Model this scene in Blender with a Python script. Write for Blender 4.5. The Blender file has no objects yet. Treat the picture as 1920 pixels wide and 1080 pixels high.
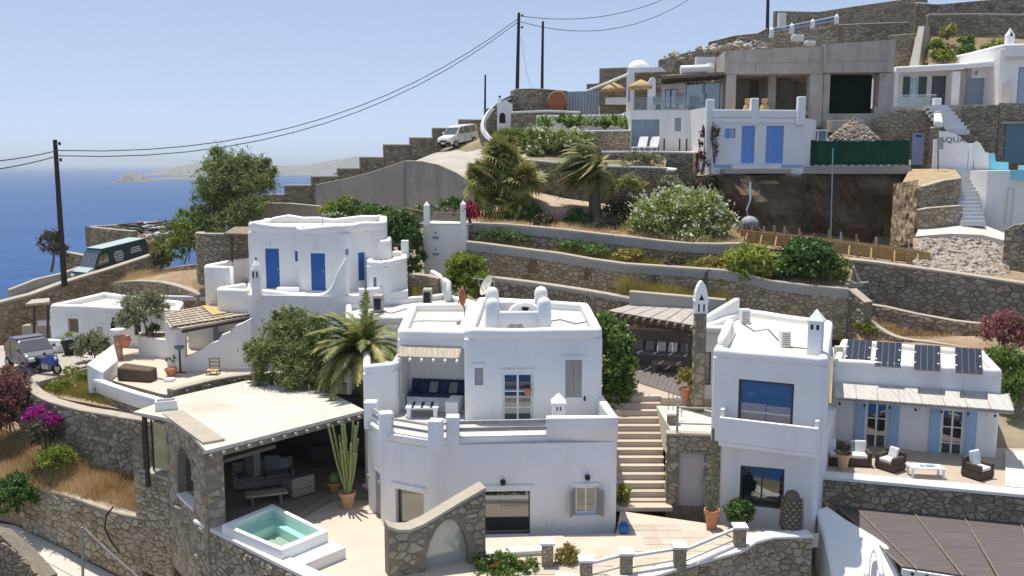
import bpy,bmesh,math,random
import numpy as np
from mathutils import Vector,Matrix
R=math.radians
rng=random.Random(7)
nrng=np.random.default_rng(11)
scene=bpy.context.scene
COL=scene.collection
# ------------------------------------------------------------------ camera, sky, sun, exposure
F=1700.0                                    # focal length in pixels of a 1920 px wide picture
PITCH=math.atan(232/F)
CAMZ=14.0
cd=bpy.data.cameras.new('camera');cam=bpy.data.objects.new('camera',cd);COL.objects.link(cam)
cd.sensor_width=36.0;cd.lens=F/1920*36.0;cd.clip_start=0.5;cd.clip_end=60000
cam.location=(0,0,CAMZ);cam.rotation_euler=(R(90) -PITCH,0,0)
scene.camera=cam
SUN_EL,SUN_AZ=R(75.5),R(-36)               # azimuth from +Y (ahead of the camera), negative = to the left
world=bpy.data.worlds.new('World');scene.world=world;world.use_nodes=True
wn=world.node_tree
sky=wn.nodes.new('ShaderNodeTexSky');sky.sky_type='NISHITA';sky.sun_disc=False
sky.sun_elevation=SUN_EL;sky.sun_rotation=SUN_AZ
sky.altitude=0;sky.air_density=0.3;sky.dust_density=0.5;sky.ozone_density=2.0
bg=wn.nodes['Background'];bg.inputs['Strength'].default_value=0.15
gm=wn.nodes.new('ShaderNodeGamma');gm.inputs[1].default_value=.37      # evens out the sky's contrast; the tint after it lifts the brightness
tn=wn.nodes.new('ShaderNodeVectorMath');tn.operation='MULTIPLY';tn.inputs[1].default_value=(1.80,1.97,2.22)
wn.links.new(sky.outputs[0],gm.inputs[0]);wn.links.new(gm.outputs[0],tn.inputs[0]);wn.links.new(tn.outputs[0],bg.inputs[0])
ld=bpy.data.lights.new('sun','SUN');sun=bpy.data.objects.new('sun',ld);COL.objects.link(sun)
ld.energy=3.35;ld.angle=R(0.5);ld.color=(1.0,0.955,0.88)
SD=Vector((math.sin(SUN_AZ)*math.cos(SUN_EL),math.cos(SUN_AZ)*math.cos(SUN_EL),math.sin(SUN_EL)))
sun.rotation_euler=SD.to_track_quat('Z','Y').to_euler();sun.location=SD*200
vs=scene.view_settings;vs.view_transform='Standard';vs.look='None';vs.gamma=1.0;vs.use_curve_mapping=False
vs.exposure=0.64
scene.cycles.use_denoising=True
scene.cycles.max_bounces=7;scene.cycles.diffuse_bounces=4;scene.cycles.transparent_max_bounces=12
scene.cycles.volume_bounces=0
# ------------------------------------------------------------------ picture point -> place in the world
CP,SP=math.cos(PITCH),math.sin(PITCH)
def ray(px,py):
    x=(px -960)/F;y=(540 -py)/F
    return Vector((x,CP+y*SP,y*CP -SP))
def A(px,py,Y):
    d=ray(px,py);return Vector((0,0,CAMZ))+d*(Y/d.y)
def G(px,py,z):
    d=ray(px,py);return Vector((0,0,CAMZ))+d*((z -CAMZ)/d.z)
def V2(p):return Vector((p[0],p[1]))
# ------------------------------------------------------------------ materials
MATS={}
def mixc(c,k):return tuple(min(1.0,x*k) for x in c[:3])+(1.0,)
def M(name,col=(.8,.8,.8),rough=.85,var=.1,sc=1.5,bump=0.0,bsc=18.0,tone=None,spec=.25,stain=None,metal=0.0,stretch=None,wave=None):
    if name in MATS:return MATS[name]
    m=bpy.data.materials.new(name);m.use_nodes=True;nt=m.node_tree;n=nt.nodes;L=nt.links
    b=n['Principled BSDF']
    b.inputs['Roughness'].default_value=rough;b.inputs['Metallic'].default_value=metal
    b.inputs['Specular IOR Level'].default_value=spec
    geo=n.new('ShaderNodeNewGeometry')
    src=geo.outputs['Position']
    if stretch:
        mp=n.new('ShaderNodeMapping');mp.inputs['Scale'].default_value=stretch[:3]
        if len(stretch)>3:mp.inputs['Rotation'].default_value=(0,0,stretch[3])
        L.new(src,mp.inputs['Vector']);src=mp.outputs[0]
    nz=n.new('ShaderNodeTexNoise');nz.inputs['Scale'].default_value=sc;nz.inputs['Detail'].default_value=6;nz.inputs['Roughness'].default_value=.6
    L.new(src,nz.inputs['Vector'])
    mx=n.new('ShaderNodeMix');mx.data_type='RGBA'
    cr=n.new('ShaderNodeMapRange');cr.inputs[1].default_value=.3;cr.inputs[2].default_value=.7
    L.new(nz.outputs['Fac'],cr.inputs[0]);L.new(cr.outputs[0],mx.inputs['Factor'])
    base=(1,1,1) if tone else col
    mx.inputs['A'].default_value=mixc(base,1 -var);mx.inputs['B'].default_value=mixc(base,1+var) if not tone else (1,1,1,1)
    out=mx.outputs['Result']
    if tone:
        at=n.new('ShaderNodeAttribute');at.attribute_name='tone'
        rp=n.new('ShaderNodeValToRGB');e=rp.color_ramp.elements
        while len(e)<len(tone):e.new(.5)
        for i,c in enumerate(tone):
            e[i].position=i/(len(tone) -1);e[i].color=tuple(c)+(1,)
        L.new(at.outputs['Fac'],rp.inputs[0])
        mu=n.new('ShaderNodeMix');mu.data_type='RGBA';mu.blend_type='MULTIPLY';mu.inputs['Factor'].default_value=1
        L.new(rp.outputs[0],mu.inputs['A']);L.new(out,mu.inputs['B']);out=mu.outputs['Result']
    if stain:
        sc2,amt,scale,lo=stain
        mp2=n.new('ShaderNodeMapping');mp2.inputs['Scale'].default_value=scale
        L.new(geo.outputs['Position'],mp2.inputs['Vector'])
        n2=n.new('ShaderNodeTexNoise');n2.inputs['Scale'].default_value=1;n2.inputs['Detail'].default_value=7;n2.inputs['Roughness'].default_value=.65
        L.new(mp2.outputs[0],n2.inputs['Vector'])
        r2=n.new('ShaderNodeMapRange');r2.inputs[1].default_value=lo;r2.inputs[2].default_value=lo+.22;r2.inputs[4].default_value=amt
        L.new(n2.outputs['Fac'],r2.inputs[0])
        m2=n.new('ShaderNodeMix');m2.data_type='RGBA';L.new(r2.outputs[0],m2.inputs['Factor'])
        L.new(out,m2.inputs['A']);m2.inputs['B'].default_value=tuple(sc2)+(1,);out=m2.outputs['Result']
    L.new(out,b.inputs['Base Color'])
    if bump:
        nb=n.new('ShaderNodeTexNoise');nb.inputs['Scale'].default_value=bsc;nb.inputs['Detail'].default_value=5
        L.new(src,nb.inputs['Vector'])
        bp=n.new('ShaderNodeBump');bp.inputs['Strength'].default_value=1;bp.inputs['Distance'].default_value=bump
        L.new(nb.outputs['Fac'],bp.inputs['Height']);L.new(bp.outputs[0],b.inputs['Normal'])
    MATS[name]=m;return m
LEAFK=2.1
def leafmat(name,tones,trans=.3):
    m=bpy.data.materials.new(name);m.use_nodes=True;nt=m.node_tree;n=nt.nodes;L=nt.links
    n.remove(n['Principled BSDF']);o=n['Material Output']
    at=n.new('ShaderNodeAttribute');at.attribute_name='tone'
    rp=n.new('ShaderNodeValToRGB');e=rp.color_ramp.elements
    while len(e)<len(tones):e.new(.5)
    for i,c in enumerate(tones):
        e[i].position=i/(len(tones) -1);e[i].color=tuple(min(.8,q*LEAFK) for q in c)+(1,)
    L.new(at.outputs['Fac'],rp.inputs[0])
    d=n.new('ShaderNodeBsdfPrincipled');d.inputs['Roughness'].default_value=.55;d.inputs['Specular IOR Level'].default_value=.3
    t=n.new('ShaderNodeBsdfTranslucent');mx=n.new('ShaderNodeMixShader');mx.inputs[0].default_value=trans
    L.new(rp.outputs[0],d.inputs['Base Color']);L.new(rp.outputs[0],t.inputs[0])
    L.new(d.outputs[0],mx.inputs[1]);L.new(t.outputs[0],mx.inputs[2]);L.new(mx.outputs[0],o.inputs[0])
    MATS[name]=m;return m
def glassmat(name,col,gloss,transp=0.0,rough=.03,tint=(1,1,1)):
    m=bpy.data.materials.new(name);m.use_nodes=True;nt=m.node_tree;n=nt.nodes;L=nt.links
    n.remove(n['Principled BSDF']);o=n['Material Output']
    if transp:
        d=n.new('ShaderNodeBsdfTransparent');d.inputs[0].default_value=tuple(tint)+(1,)
    else:
        d=n.new('ShaderNodeBsdfDiffuse');d.inputs[0].default_value=tuple(col)+(1,)
    g=n.new('ShaderNodeBsdfGlossy');g.inputs['Roughness'].default_value=rough;g.inputs[0].default_value=(.9,.93,.95,1)
    lw=n.new('ShaderNodeLayerWeight');lw.inputs[0].default_value=.35
    mr=n.new('ShaderNodeMapRange');mr.inputs[3].default_value=gloss;mr.inputs[4].default_value=min(1,gloss+.5)
    L.new(lw.outputs['Fresnel'],mr.inputs[0])
    mx=n.new('ShaderNodeMixShader');L.new(mr.outputs[0],mx.inputs[0])
    L.new(d.outputs[0],mx.inputs[1]);L.new(g.outputs[0],mx.inputs[2]);L.new(mx.outputs[0],o.inputs[0])
    MATS[name]=m;return m
WHITE=M('white_limewash',(.80,.79,.77),.9,.035,.7,.012,3.5,stain=((.60,.575,.52),.42,(.9,.9,.22),.52))
WHITEB=M('white_limewash_bright',(.82,.81,.79),.9,.03,.9,.01,4)
CREAM=M('cream_roof_screed',(.62,.585,.51),.9,.07,.5,.01,10,stain=((.50,.46,.40),.5,(.35,.35,.35),.52))
GREYROOF=M('pale_grey_roof_coat',(.50,.50,.48),.85,.05,.5,.006,12,stain=((.48,.48,.46),.5,(.4,.4,.4),.5))
PATIO=M('pale_plaster_floor',(.58,.49,.395),.85,.06,.8,.004,14,stain=((.50,.42,.33),.5,(.5,.5,.5),.52))
SLAB=M('pale_stone_slab',tone=[(.49,.41,.325),(.56,.475,.38),(.60,.52,.425)],rough=.8,var=.12,sc=3,bump=.004)
CONC=M('road_concrete',(.42,.38,.32),.9,.1,.6,.008,14,stain=((.28,.25,.21),.6,(.22,.22,.22),.5))
RAWCONC=M('raw_grey_concrete',(.45,.405,.34),.9,.14,1.2,.012,9,stain=((.20,.18,.155),.6,(.9,.9,.18),.5))
CONCW=M('weathered_concrete_wall',(.42,.375,.32),.9,.12,.5,.01,8,stain=((.22,.185,.15),.75,(.6,.6,.12),.48))
COPING=M('cement_coping',(.43,.375,.295),.9,.12,2,.012,14,stain=((.33,.29,.24),.6,(1,1,1),.5))
COPINGW=M('white_coping',(.72,.70,.66),.9,.06,1.5,.01,8)
PLASTERBAND=M('grey_plaster_band',(.33,.33,.31),.9,.1,1,.01,9)
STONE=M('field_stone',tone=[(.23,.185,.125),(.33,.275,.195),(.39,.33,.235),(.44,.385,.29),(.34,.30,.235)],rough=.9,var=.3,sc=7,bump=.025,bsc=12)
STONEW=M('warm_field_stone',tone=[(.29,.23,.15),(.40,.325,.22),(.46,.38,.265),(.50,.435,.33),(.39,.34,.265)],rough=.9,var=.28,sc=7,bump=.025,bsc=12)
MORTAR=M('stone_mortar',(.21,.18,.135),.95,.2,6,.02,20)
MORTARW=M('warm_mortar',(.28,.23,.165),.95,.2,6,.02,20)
ROCK=M('rubble_rock',tone=[(.30,.25,.20),(.42,.37,.31),(.52,.47,.40),(.36,.29,.22)],rough=.92,var=.2,sc=6,bump=.02,bsc=9)
EARTH=M('dry_earth',(.33,.235,.15),.95,.25,.7,.05,3,stain=((.20,.145,.09),.7,(.5,.5,.5),.5))
SCRUBSOIL=M('scrub_soil',(.30,.24,.155),.95,.25,.5,.06,2.5,stain=((.14,.14,.07),.7,(.6,.6,.6),.52))
LOUNGEW=M('shade_toned_plaster',(.075,.07,.064),.9,.15,1.5,.01,9)  # lounge shade put into the colour of its walls and bench
DRIVE=M('pale_drive_concrete',(.60,.555,.48),.9,.08,.5,.008,14,stain=((.44,.40,.34),.6,(.25,.25,.25),.5))
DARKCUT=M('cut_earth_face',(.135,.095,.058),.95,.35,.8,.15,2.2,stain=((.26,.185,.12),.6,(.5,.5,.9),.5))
WOOD=M('weathered_wood',(.24,.19,.14),.8,.2,3,.006,30)
DARKWOOD=M('dark_wood',(.075,.05,.035),.7,.25,4,.004,30)
POLEWOOD=M('pole_wood',(.05,.04,.035),.8,.2,3)
FORMWOOD=M('formwork_board',(.40,.26,.115),.75,.2,2,.004,20)
GREYWOOD=M('grey_bleached_wood',(.40,.36,.32),.85,.2,3,.006,30)
REED=M('dark_reed_mat',(.125,.11,.104),.9,.3,1,.03,1,stretch=(1.2,30,30,.1))
REEDL=M('pale_reed_mat',(.52,.49,.44),.9,.3,1,.02,1,stretch=(30,1.2,1.2,-.1))
BAMBOO=M('bamboo_thatch',(.46,.385,.30),.9,.3,1,.02,1,stretch=(25,1.5,1.5,.3))
BLUE=M('blue_paint',(.035,.12,.36),.55,.08,3)
BLUEL=M('light_blue_paint',(.17,.32,.66),.6,.07,3)
BLUEP=M('pale_blue_paint',(.34,.48,.66),.6,.07,3)
TEAL=M('teal_grey_paint',(.10,.20,.24),.6,.1,2)
GREYB=M('grey_blue_paint',(.25,.30,.36),.6,.07,3)
TAUPE=M('taupe_paint',(.36,.33,.31),.7,.06,3)
WPAINT=M('white_gloss_paint',(.78,.78,.77),.45,.03,3)
DARKFR=M('dark_bronze_metal',(.06,.055,.055),.45,.1,3,spec=.5)
BLACK=M('black_plastic',(.02,.02,.022),.5,.1,3)
STEEL=M('galvanised_steel',(.42,.42,.42),.45,.1,4,metal=.6)
RUST=M('rusty_metal',(.34,.13,.06),.85,.3,6,.01,20)
TERRA=M('terracotta',(.50,.22,.12),.8,.12,4,.004,20)
TERRAL=M('pale_terracotta',(.60,.37,.22),.8,.12,4,.004,20)
CUSHW=M('white_cushion',(.70,.69,.67),.9,.06,4,.01,12)
CUSHG=M('grey_cushion',(.21,.21,.22),.9,.1,6,.01,14)
CUSHB=M('navy_cushion',(.03,.045,.09),.9,.15,6,.01,14)
RATTAN=M('brown_rattan',(.085,.06,.045),.75,.3,30,.01,40)
RATTANG=M('grey_rattan',(.27,.245,.215),.8,.3,25,.012,35)
ALOE=M('cactus_green',(.30,.34,.13),.6,.2,4)
ALOED=M('dark_cactus_green',(.15,.19,.09),.6,.2,4)
BARK=M('bark',(.17,.13,.095),.95,.3,5,.03,9)
PALMBARK=M('palm_bark',(.15,.125,.09),.95,.35,6,.05,8)
GLASS=glassmat('window_glass',(.012,.016,.022),.19)
GLASSB=glassmat('dark_tinted_glass',(.05,.04,.03),.22)
GLASSBLUE=glassmat('sky_reflection_glass',(.012,.03,.06),.27)  # blue of the reflected sky put into the glass colour
CLEAR=glassmat('clear_glass',(1,1,1),.05,1,.02,(.84,.90,.89))
MILK=glassmat('frosted_glass',(.36,.38,.34),.12,0,.12)
CARW=M('white_car_paint',(.78,.78,.77),.25,.02,1,spec=.5)
CARS=M('silver_car_paint',(.17,.17,.185),.3,.03,1,metal=.35,spec=.5)
CARG=M('dark_green_van_paint',(.014,.05,.055),.3,.05,1,spec=.5)
CARROOF=M('pale_van_roof',(.40,.48,.46),.4,.05,1)
BIKEB=M('blue_bike_paint',(.04,.08,.35),.3,.05,1,spec=.5)
TYRE=M('tyre_rubber',(.018,.018,.018),.85,.1,6)
RED=M('red_lettering',(.60,.10,.05),.6,.05,3)
NET=M('green_shade_net',(.010,.055,.035),.9,.3,1.5,.05,3)
NETD=M('black_green_net',(.006,.018,.014),.95,.3,2,.03,3)
TURQ=M('turquoise_paint',(.22,.60,.74),.6,.05,3)
POOLT=M('pool_tile',(.70,.86,.83),.4,.06,2)
SOLAR=M('solar_cell',(.022,.028,.045),.18,.2,8,spec=.6)
SOLARFR=M('solar_frame',(.16,.165,.17),.4,.05,3,metal=.5)
TARP=M('grey_tarpaulin',(.34,.35,.37),.6,.2,1.2,.06,2.5)
BAGW=M('white_sack',(.62,.62,.62),.8,.1,5,.03,6)
STRAW=M('straw_thatch',(.50,.36,.18),.95,.25,8,.03,25)
# ------------------------------------------------------------------ mesh builder
class MB:
    def __init__(s):s.v=[];s.f=[];s.t=[]
    def add(s,vs_,fs,tone=None):
        k=len(s.v);s.v.extend([tuple(p) for p in vs_]);s.f.extend([tuple(i+k for i in f) for f in fs])
        s.t.extend([.5 if tone is None else tone]*len(vs_));return s
    def hexa(s,p):# 8 points: bottom ring 0-3, top ring 4-7
        return s.add(p,[(0,3,2,1),(4,5,6,7),(0,1,5,4),(1,2,6,5),(2,3,7,6),(3,0,4,7)])
    def box(s,x,y,z,sx,sy,sz,rz=0.0):# z is the bottom
        c,n=math.cos(rz),math.sin(rz);q=[]
        for zz in (z,z+sz):
            for ax,ay in ((-1,-1),(1,-1),(1,1),(-1,1)):
                u,w=ax*sx/2,ay*sy/2;q.append((x+u*c -w*n,y+u*n+w*c,zz))
        return s.hexa(q)
    def prism(s,poly,z0,z1):
        n=len(poly);zt=z1 if hasattr(z1,'__len__') else [z1]*n;zb=z0 if hasattr(z0,'__len__') else [z0]*n
        v=[(p[0],p[1],zb[i]) for i,p in enumerate(poly)]+[(p[0],p[1],zt[i]) for i,p in enumerate(poly)]
        f=[tuple(range(n -1,-1,-1)),tuple(range(n,2*n))]+[(i,(i+1)%n,n+(i+1)%n,n+i) for i in range(n)]
        return s.add(v,f)
    def tube(s,pts,r,n=6,caps=True):
        pts=[Vector(p) for p in pts];rs=r if hasattr(r,'__len__') else [r]*len(pts);v=[];fs=[]
        for i,p in enumerate(pts):
            d=(pts[min(i+1,len(pts) -1)] -pts[max(i -1,0)]).normalized()
            a=d.cross(Vector((0,0,1)))
            if a.length<1e-3:a=Vector((1,0,0))
            a.normalize();b=a.cross(d)
            for k in range(n):
                t=2*math.pi*k/n;v.append(p+(a*math.cos(t)+b*math.sin(t))*rs[i])
        for i in range(len(pts) -1):
            for k in range(n):
                q=(k+1)%n;fs.append((i*n+k,i*n+q,(i+1)*n+q,(i+1)*n+k))
        if caps:fs+=[tuple(range(n -1,-1,-1)),tuple((len(pts) -1)*n+k for k in range(n))]
        return s.add(v,fs)
    def lathe(s,x,y,prof,n=12):
        v=[];fs=[]
        for r,z in prof:
            for k in range(n):
                t=2*math.pi*k/n;v.append((x+r*math.cos(t),y+r*math.sin(t),z))
        for i in range(len(prof) -1):
            for k in range(n):
                q=(k+1)%n;fs.append((i*n+k,i*n+q,(i+1)*n+q,(i+1)*n+k))
        fs+=[tuple(range(n -1,-1,-1)),tuple((len(prof) -1)*n+k for k in range(n))]
        return s.add(v,fs)
    def sweep(s,path,prof,closed=False,zs=None):# prof: (side, up); side is to the right of the direction of travel
        n=len(path);m=len(prof);v=[];fs=[]
        P=[Vector((p[0],p[1])) for p in path];Z=[p[2] if len(p)>2 else 0 for p in path]
        for i in range(n):
            a=P[i] -P[i -1] if (i>0 or closed) else P[1] -P[0]
            b=P[(i+1)%n] -P[i] if (i<n -1 or closed) else a
            a=a.normalized() if a.length>1e-6 else b.normalized();b=b.normalized() if b.length>1e-6 else a
            na=Vector((a.y,-a.x));nb=Vector((b.y,-b.x));m_=na+nb
            if m_.length<1e-3:m_=na
            m_.normalize();k=1/max(.5,m_.dot(na))
            for (sd,up) in prof:v.append((P[i].x+m_.x*sd*k,P[i].y+m_.y*sd*k,Z[i]+up))
        for i in range(n if closed else n -1):
            j=(i+1)%n
            for q in range(m):
                w=(q+1)%m;fs.append((i*m+q,j*m+q,j*m+w,i*m+w))
        if not closed:fs+=[tuple(range(m)),tuple((n -1)*m+q for q in range(m -1,-1,-1))]
        return s.add(v,fs)
    def dome(s,x,y,z,rx,ry,rz,n=14,m=5):
        return s.lathe2(x,y,z,rx,ry,rz,n,m,0)
    def lathe2(s,x,y,z,rx,ry,rz,n=12,m=6,lo=-1):
        v=[];fs=[];a0=-math.pi/2+.15 if lo else 0.0
        for i in range(m+1):
            a=a0+(math.pi/2 -.02 -a0)*i/m
            for k in range(n):
                t=2*math.pi*k/n;v.append((x+rx*math.cos(a)*math.cos(t),y+ry*math.cos(a)*math.sin(t),z+rz*math.sin(a)))
        for i in range(m):
            for k in range(n):
                q=(k+1)%n;fs.append((i*n+k,i*n+q,(i+1)*n+q,(i+1)*n+k))
        fs+=[tuple(range(n -1,-1,-1)),tuple(m*n+k for k in range(n))]
        return s.add(v,fs)
    def build(s,name,mat,parent=None,smooth=False,bevel=0,kind=None,seg=2):
        if not s.v:return None
        arr=np.array(s.v,dtype=float);lo=arr.min(0);hi=arr.max(0)
        o0=np.array([(lo[0]+hi[0])/2,(lo[1]+hi[1])/2,lo[2]])
        me=bpy.data.meshes.new(name);me.from_pydata((arr -o0).tolist(),[],s.f)
        if bevel:
            bm=bmesh.new();bm.from_mesh(me);bmesh.ops.recalc_face_normals(bm,faces=bm.faces)
            ed=[e for e in bm.edges if len(e.link_faces)==2 and e.calc_face_angle(0)>.5]
            bmesh.ops.bevel(bm,geom=ed,offset=bevel,segments=seg,profile=.5,affect='EDGES',clamp_overlap=True)
            bm.to_mesh(me);bm.free()
        elif any(t !=.5 for t in s.t):
            at=me.attributes.new('tone','FLOAT','POINT');at.data.foreach_set('value',s.t)
        if smooth:
            me.shade_smooth()
            if smooth !='all':me.set_sharp_from_angle(angle=R(38))
        me.materials.append(mat)
        o=bpy.data.objects.new(name,me);COL.objects.link(o);place(o,Vector(o0),parent)
        if kind:o['kind']=kind
        return o
WPOS={}
def place(o,w,parent=None):
    WPOS[o.name]=w.copy()
    if parent is not None:
        o.parent=parent;o.location=w -WPOS[parent.name]
    else:o.location=w
def tag(o,label,cat,group=None):
    o['label']=label;o['category']=cat
    if group:o['group']=group
    return o
def thing(name,label,cat,loc,group=None):
    o=bpy.data.objects.new(name,None);COL.objects.link(o);o.empty_display_size=.3;place(o,Vector(loc));return tag(o,label,cat,group)
def struct(o):o['kind']='structure';return o
def kids(o):return [c for c in o.children]
def copy_tree(o,parent=None):
    c=o.copy();COL.objects.link(c);c.parent=parent
    for ch in kids(o):copy_tree(ch,c)
    return c
def part(name,mat,parent,fn,**k):
    b=MB();fn(b);return b.build(name,mat,parent,**k)
# ------------------------------------------------------------------ outlines
def ccw(p):
    a=sum(p[i][0]*p[(i+1)%len(p)][1] -p[(i+1)%len(p)][0]*p[i][1] for i in range(len(p)))
    return list(p) if a>0 else list(reversed(p))
def rnd(poly,r=.2,n=4):
    out=[];N=len(poly)
    for i in range(N):
        p=V2(poly[i]);a=V2(poly[i -1]) -p;b=V2(poly[(i+1)%N]) -p
        rr=min(r,a.length*.45,b.length*.45);a.normalize();b.normalize()
        for k in range(n+1):
            t=k/n;q0=p+a*rr;q2=p+b*rr
            out.append(q0*(1 -t)**2+p*2*t*(1 -t)+q2*t*t)
    return out
def smoothline(pts,k=5):
    pts=[np.array(p,float) for p in pts];out=[]
    P=[2*pts[0] -pts[1]]+pts+[2*pts[-1] -pts[-2]]
    for i in range(1,len(P) -2):
        for j in range(k):
            t=j/k
            out.append(.5*(2*P[i]+(P[i+1] -P[i -1])*t+(2*P[i -1] -5*P[i]+4*P[i+1] -P[i+2])*t*t+(3*P[i] -P[i -1] -3*P[i+1]+P[i+2])*t**3))
    out.append(pts[-1]);return out
def roundprof(w,h,r=None,n=4):# outer side 0, inner side -w, open bottom at 0
    r=min(w/2,h,r or .14);q=[(0,0)]
    for k in range(n+1):
        a=math.pi/2*k/n;q.append((-r+r*math.cos(a),h -r+r*math.sin(a)))
    for k in range(n+1):
        a=math.pi/2+math.pi/2*k/n;q.append((-w+r+r*math.cos(a),h -r+r*math.sin(a)))
    q.append((-w,0));return q
def wob(path,step=.7,amp=.025):# slightly uneven hand-plastered line
    out=[];n=len(path)
    for i in range(n):
        a=V2(path[i]);b=V2(path[(i+1)%n]);k=max(1,int((b -a).length/step))
        for j in range(k):
            p=a+(b -a)*j/k;out.append((p.x,p.y,rng.uniform(-amp,amp)))
    return out
def parapet(name,poly,z,w,h,mat,parent,amp=.02,zh=None):
    path=wob(ccw(poly),.8,amp);path=[(p[0],p[1],p[2]*0+z) for p in path]
    b=MB();pr=roundprof(w,h)
    b.sweep(path,pr,True)
    m=len(pr)
    for i in range(len(path)):# uneven top
        dz=rng.uniform(-amp,amp)+(zh(path[i]) if zh else 0)
        for q in range(1,m -1):
            x,y,zz=b.v[i*m+q];b.v[i*m+q]=(x,y,zz+dz)
    return b.build(name,mat,parent,smooth='all')
def wallcap(b,path,w,h,r=.1):# rounded low wall along an open path of 3-D points (bottom of the wall)
    return b.sweep(path,roundprof(w,h,r))
# ------------------------------------------------------------------ a vertical wall plane and its openings
class Face:
    def __init__(s,p0,p1):
        s.p0=V2(p0);d=V2(p1) -s.p0;s.L=d.length;s.d=d.normalized();s.n=Vector((s.d.y,-s.d.x))
        if s.n.dot(-s.p0)<0:s.n=-s.n
        s.cut=MB()
    def uz(s,px,py):
        d=ray(px,py);n3=Vector((s.n.x,s.n.y,0));o=Vector((0,0,CAMZ))
        t=(s.n.dot(s.p0))/d.dot(n3);p=o+d*t
        return (V2(p) -s.p0).dot(s.d),p.z
    def rect(s,x0,y0,x1,y1):
        u0,_=s.uz(x0,(y0+y1)/2);u1,_=s.uz(x1,(y0+y1)/2);_,z1=s.uz((x0+x1)/2,y0);_,z0=s.uz((x0+x1)/2,y1)
        return min(u0,u1),max(u0,u1),z0,z1
    def P(s,u,z,o=0.0):
        q=s.p0+s.d*u+s.n*o;return Vector((q.x,q.y,z))
    def box(s,b,u0,u1,z0,z1,o0,o1):
        q=[]
        for z in (z0,z1):q+=[s.P(u0,z,o1),s.P(u1,z,o1),s.P(u1,z,o0),s.P(u0,z,o0)]
        return b.hexa(q)
def body(name,poly,z0,z1,mat,parent,faces=(),r=.18,extra=None):
    b=MB();b.prism(rnd(ccw(poly),r,5),z0,z1)
    o=b.build(name,mat,parent)
    fix(o)
    c=MB()
    for f in faces:
        if f.cut.v:c.add(f.cut.v,f.cut.f)
    if extra:c.add(extra.v,extra.f)
    if c.v:
        co=c.build('cut_tmp',mat);fix(co)
        boolean(o,co)
    return o
def fix(o):
    bm=bmesh.new();bm.from_mesh(o.data);bmesh.ops.recalc_face_normals(bm,faces=bm.faces);bm.to_mesh(o.data);bm.free()
def boolean(o,co):
    md=o.modifiers.new('b','BOOLEAN');md.object=co;md.operation='DIFFERENCE';md.solver='EXACT'
    bpy.context.view_layer.update();dg=bpy.context.evaluated_depsgraph_get()
    me=bpy.data.meshes.new_from_object(o.evaluated_get(dg));old=o.data;o.modifiers.clear();o.data=me;me.name=old.name
    bpy.data.objects.remove(co,do_unlink=True)
def window(f,r,parent,dep=.14,frame=WPAINT,pane=GLASS,cols=2,rows=1,fw=.05,lintel=False,sill=False,name='window',px=True):
    u0,u1,z0,z1=f.rect(*r) if px else r
    f.box(f.cut,u0,u1,z0,z1,-dep -.06,.4)
    b=MB();d=-dep
    f.box(b,u0,u0+fw,z0,z1,d -.03,d+.03);f.box(b,u1 -fw,u1,z0,z1,d -.03,d+.03)
    f.box(b,u0+fw,u1 -fw,z1 -fw,z1,d -.03,d+.03);f.box(b,u0+fw,u1 -fw,z0,z0+fw,d -.03,d+.03)
    o=b.build(name,frame,parent)
    g=.0;iw=(u1 -u0 -2*fw);ih=(z1 -z0 -2*fw);bar=fw*.8
    mb=MB()
    for i in range(1,cols):u=u0+fw+iw*i/cols;f.box(mb,u -bar/2,u+bar/2,z0+fw,z1 -fw,d -.022,d+.022)
    for j in range(1,rows):z=z0+fw+ih*j/rows;f.box(mb,u0+fw,u1 -fw,z -bar/3,z+bar/3,d -.018,d+.018)
    if mb.v:mb.build('glazing_bar',frame,o)
    for i in range(cols):
        p=MB();a=u0+fw+iw*i/cols;c=u0+fw+iw*(i+1)/cols
        f.box(p,a,c,z0+fw,z1 -fw,d -.008,d+.004);p.build('pane',pane,o)
    if lintel:f.box(lb:=MB(),u0 -.12,u1+.12,z1+.10,z1+.17,0.002,.06);lb.build('lintel',WHITE,parent,bevel=.02)
    if sill:f.box(sb:=MB(),u0 -.04,u1+.04,z0 -.05,z0 -.003,-dep*.5,.05);sb.build('sill',sill,o)
    return o
def door(f,r,parent,mat,dep=.1,leaves=1,name='door',px=True,planks=0,lintel=False,handle=True,panels=True):
    u0,u1,z0,z1=f.rect(*r) if px else r
    f.box(f.cut,u0,u1,z0,z1,-dep -.05,.4)
    b=MB();d=-dep;w=(u1 -u0)/leaves
    for i in range(leaves):
        a=u0+w*i+.006;c=u0+w*(i+1) -.006
        if planks:
            k=planks
            for j in range(k):
                e=(c -a)/k;f.box(b,a+e*j+.005,a+e*(j+1) -.005,z0+.01,z1 -.01,d -.03,d+.012)
            f.box(b,a,c,z0+.01,z1 -.01,d -.045,d)
        else:
            f.box(b,a,c,z0+.01,z1 -.01,d -.045,d)
            if panels:
                s_=min(.1,(c -a)*.22);zm=z0+(z1 -z0)*.52
                for (za,zb) in ((z0+.01,z0+.14),(zm -.05,zm+.05),(z1 -.12,z1 -.01)):f.box(b,a+s_,c -s_,za,zb,d,d+.02)
                f.box(b,a,a+s_,z0+.01,z1 -.01,d,d+.02);f.box(b,c -s_,c,z0+.01,z1 -.01,d,d+.02)
    o=b.build(name,mat,parent)
    if handle and leaves<3:
        hb=MB();u=u0+w*(1 if leaves==2 else .86);f.box(hb,u -.03,u+.03,z0+.95,z0+1.08,d+.02,d+.07);hb.build('handle',STEEL,o)
    if lintel:f.box(lb:=MB(),u0 -.12,u1+.12,z1+.10,z1+.17,0.002,.06);lb.build('lintel',WHITE,parent,bevel=.02)
    return o
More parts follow.
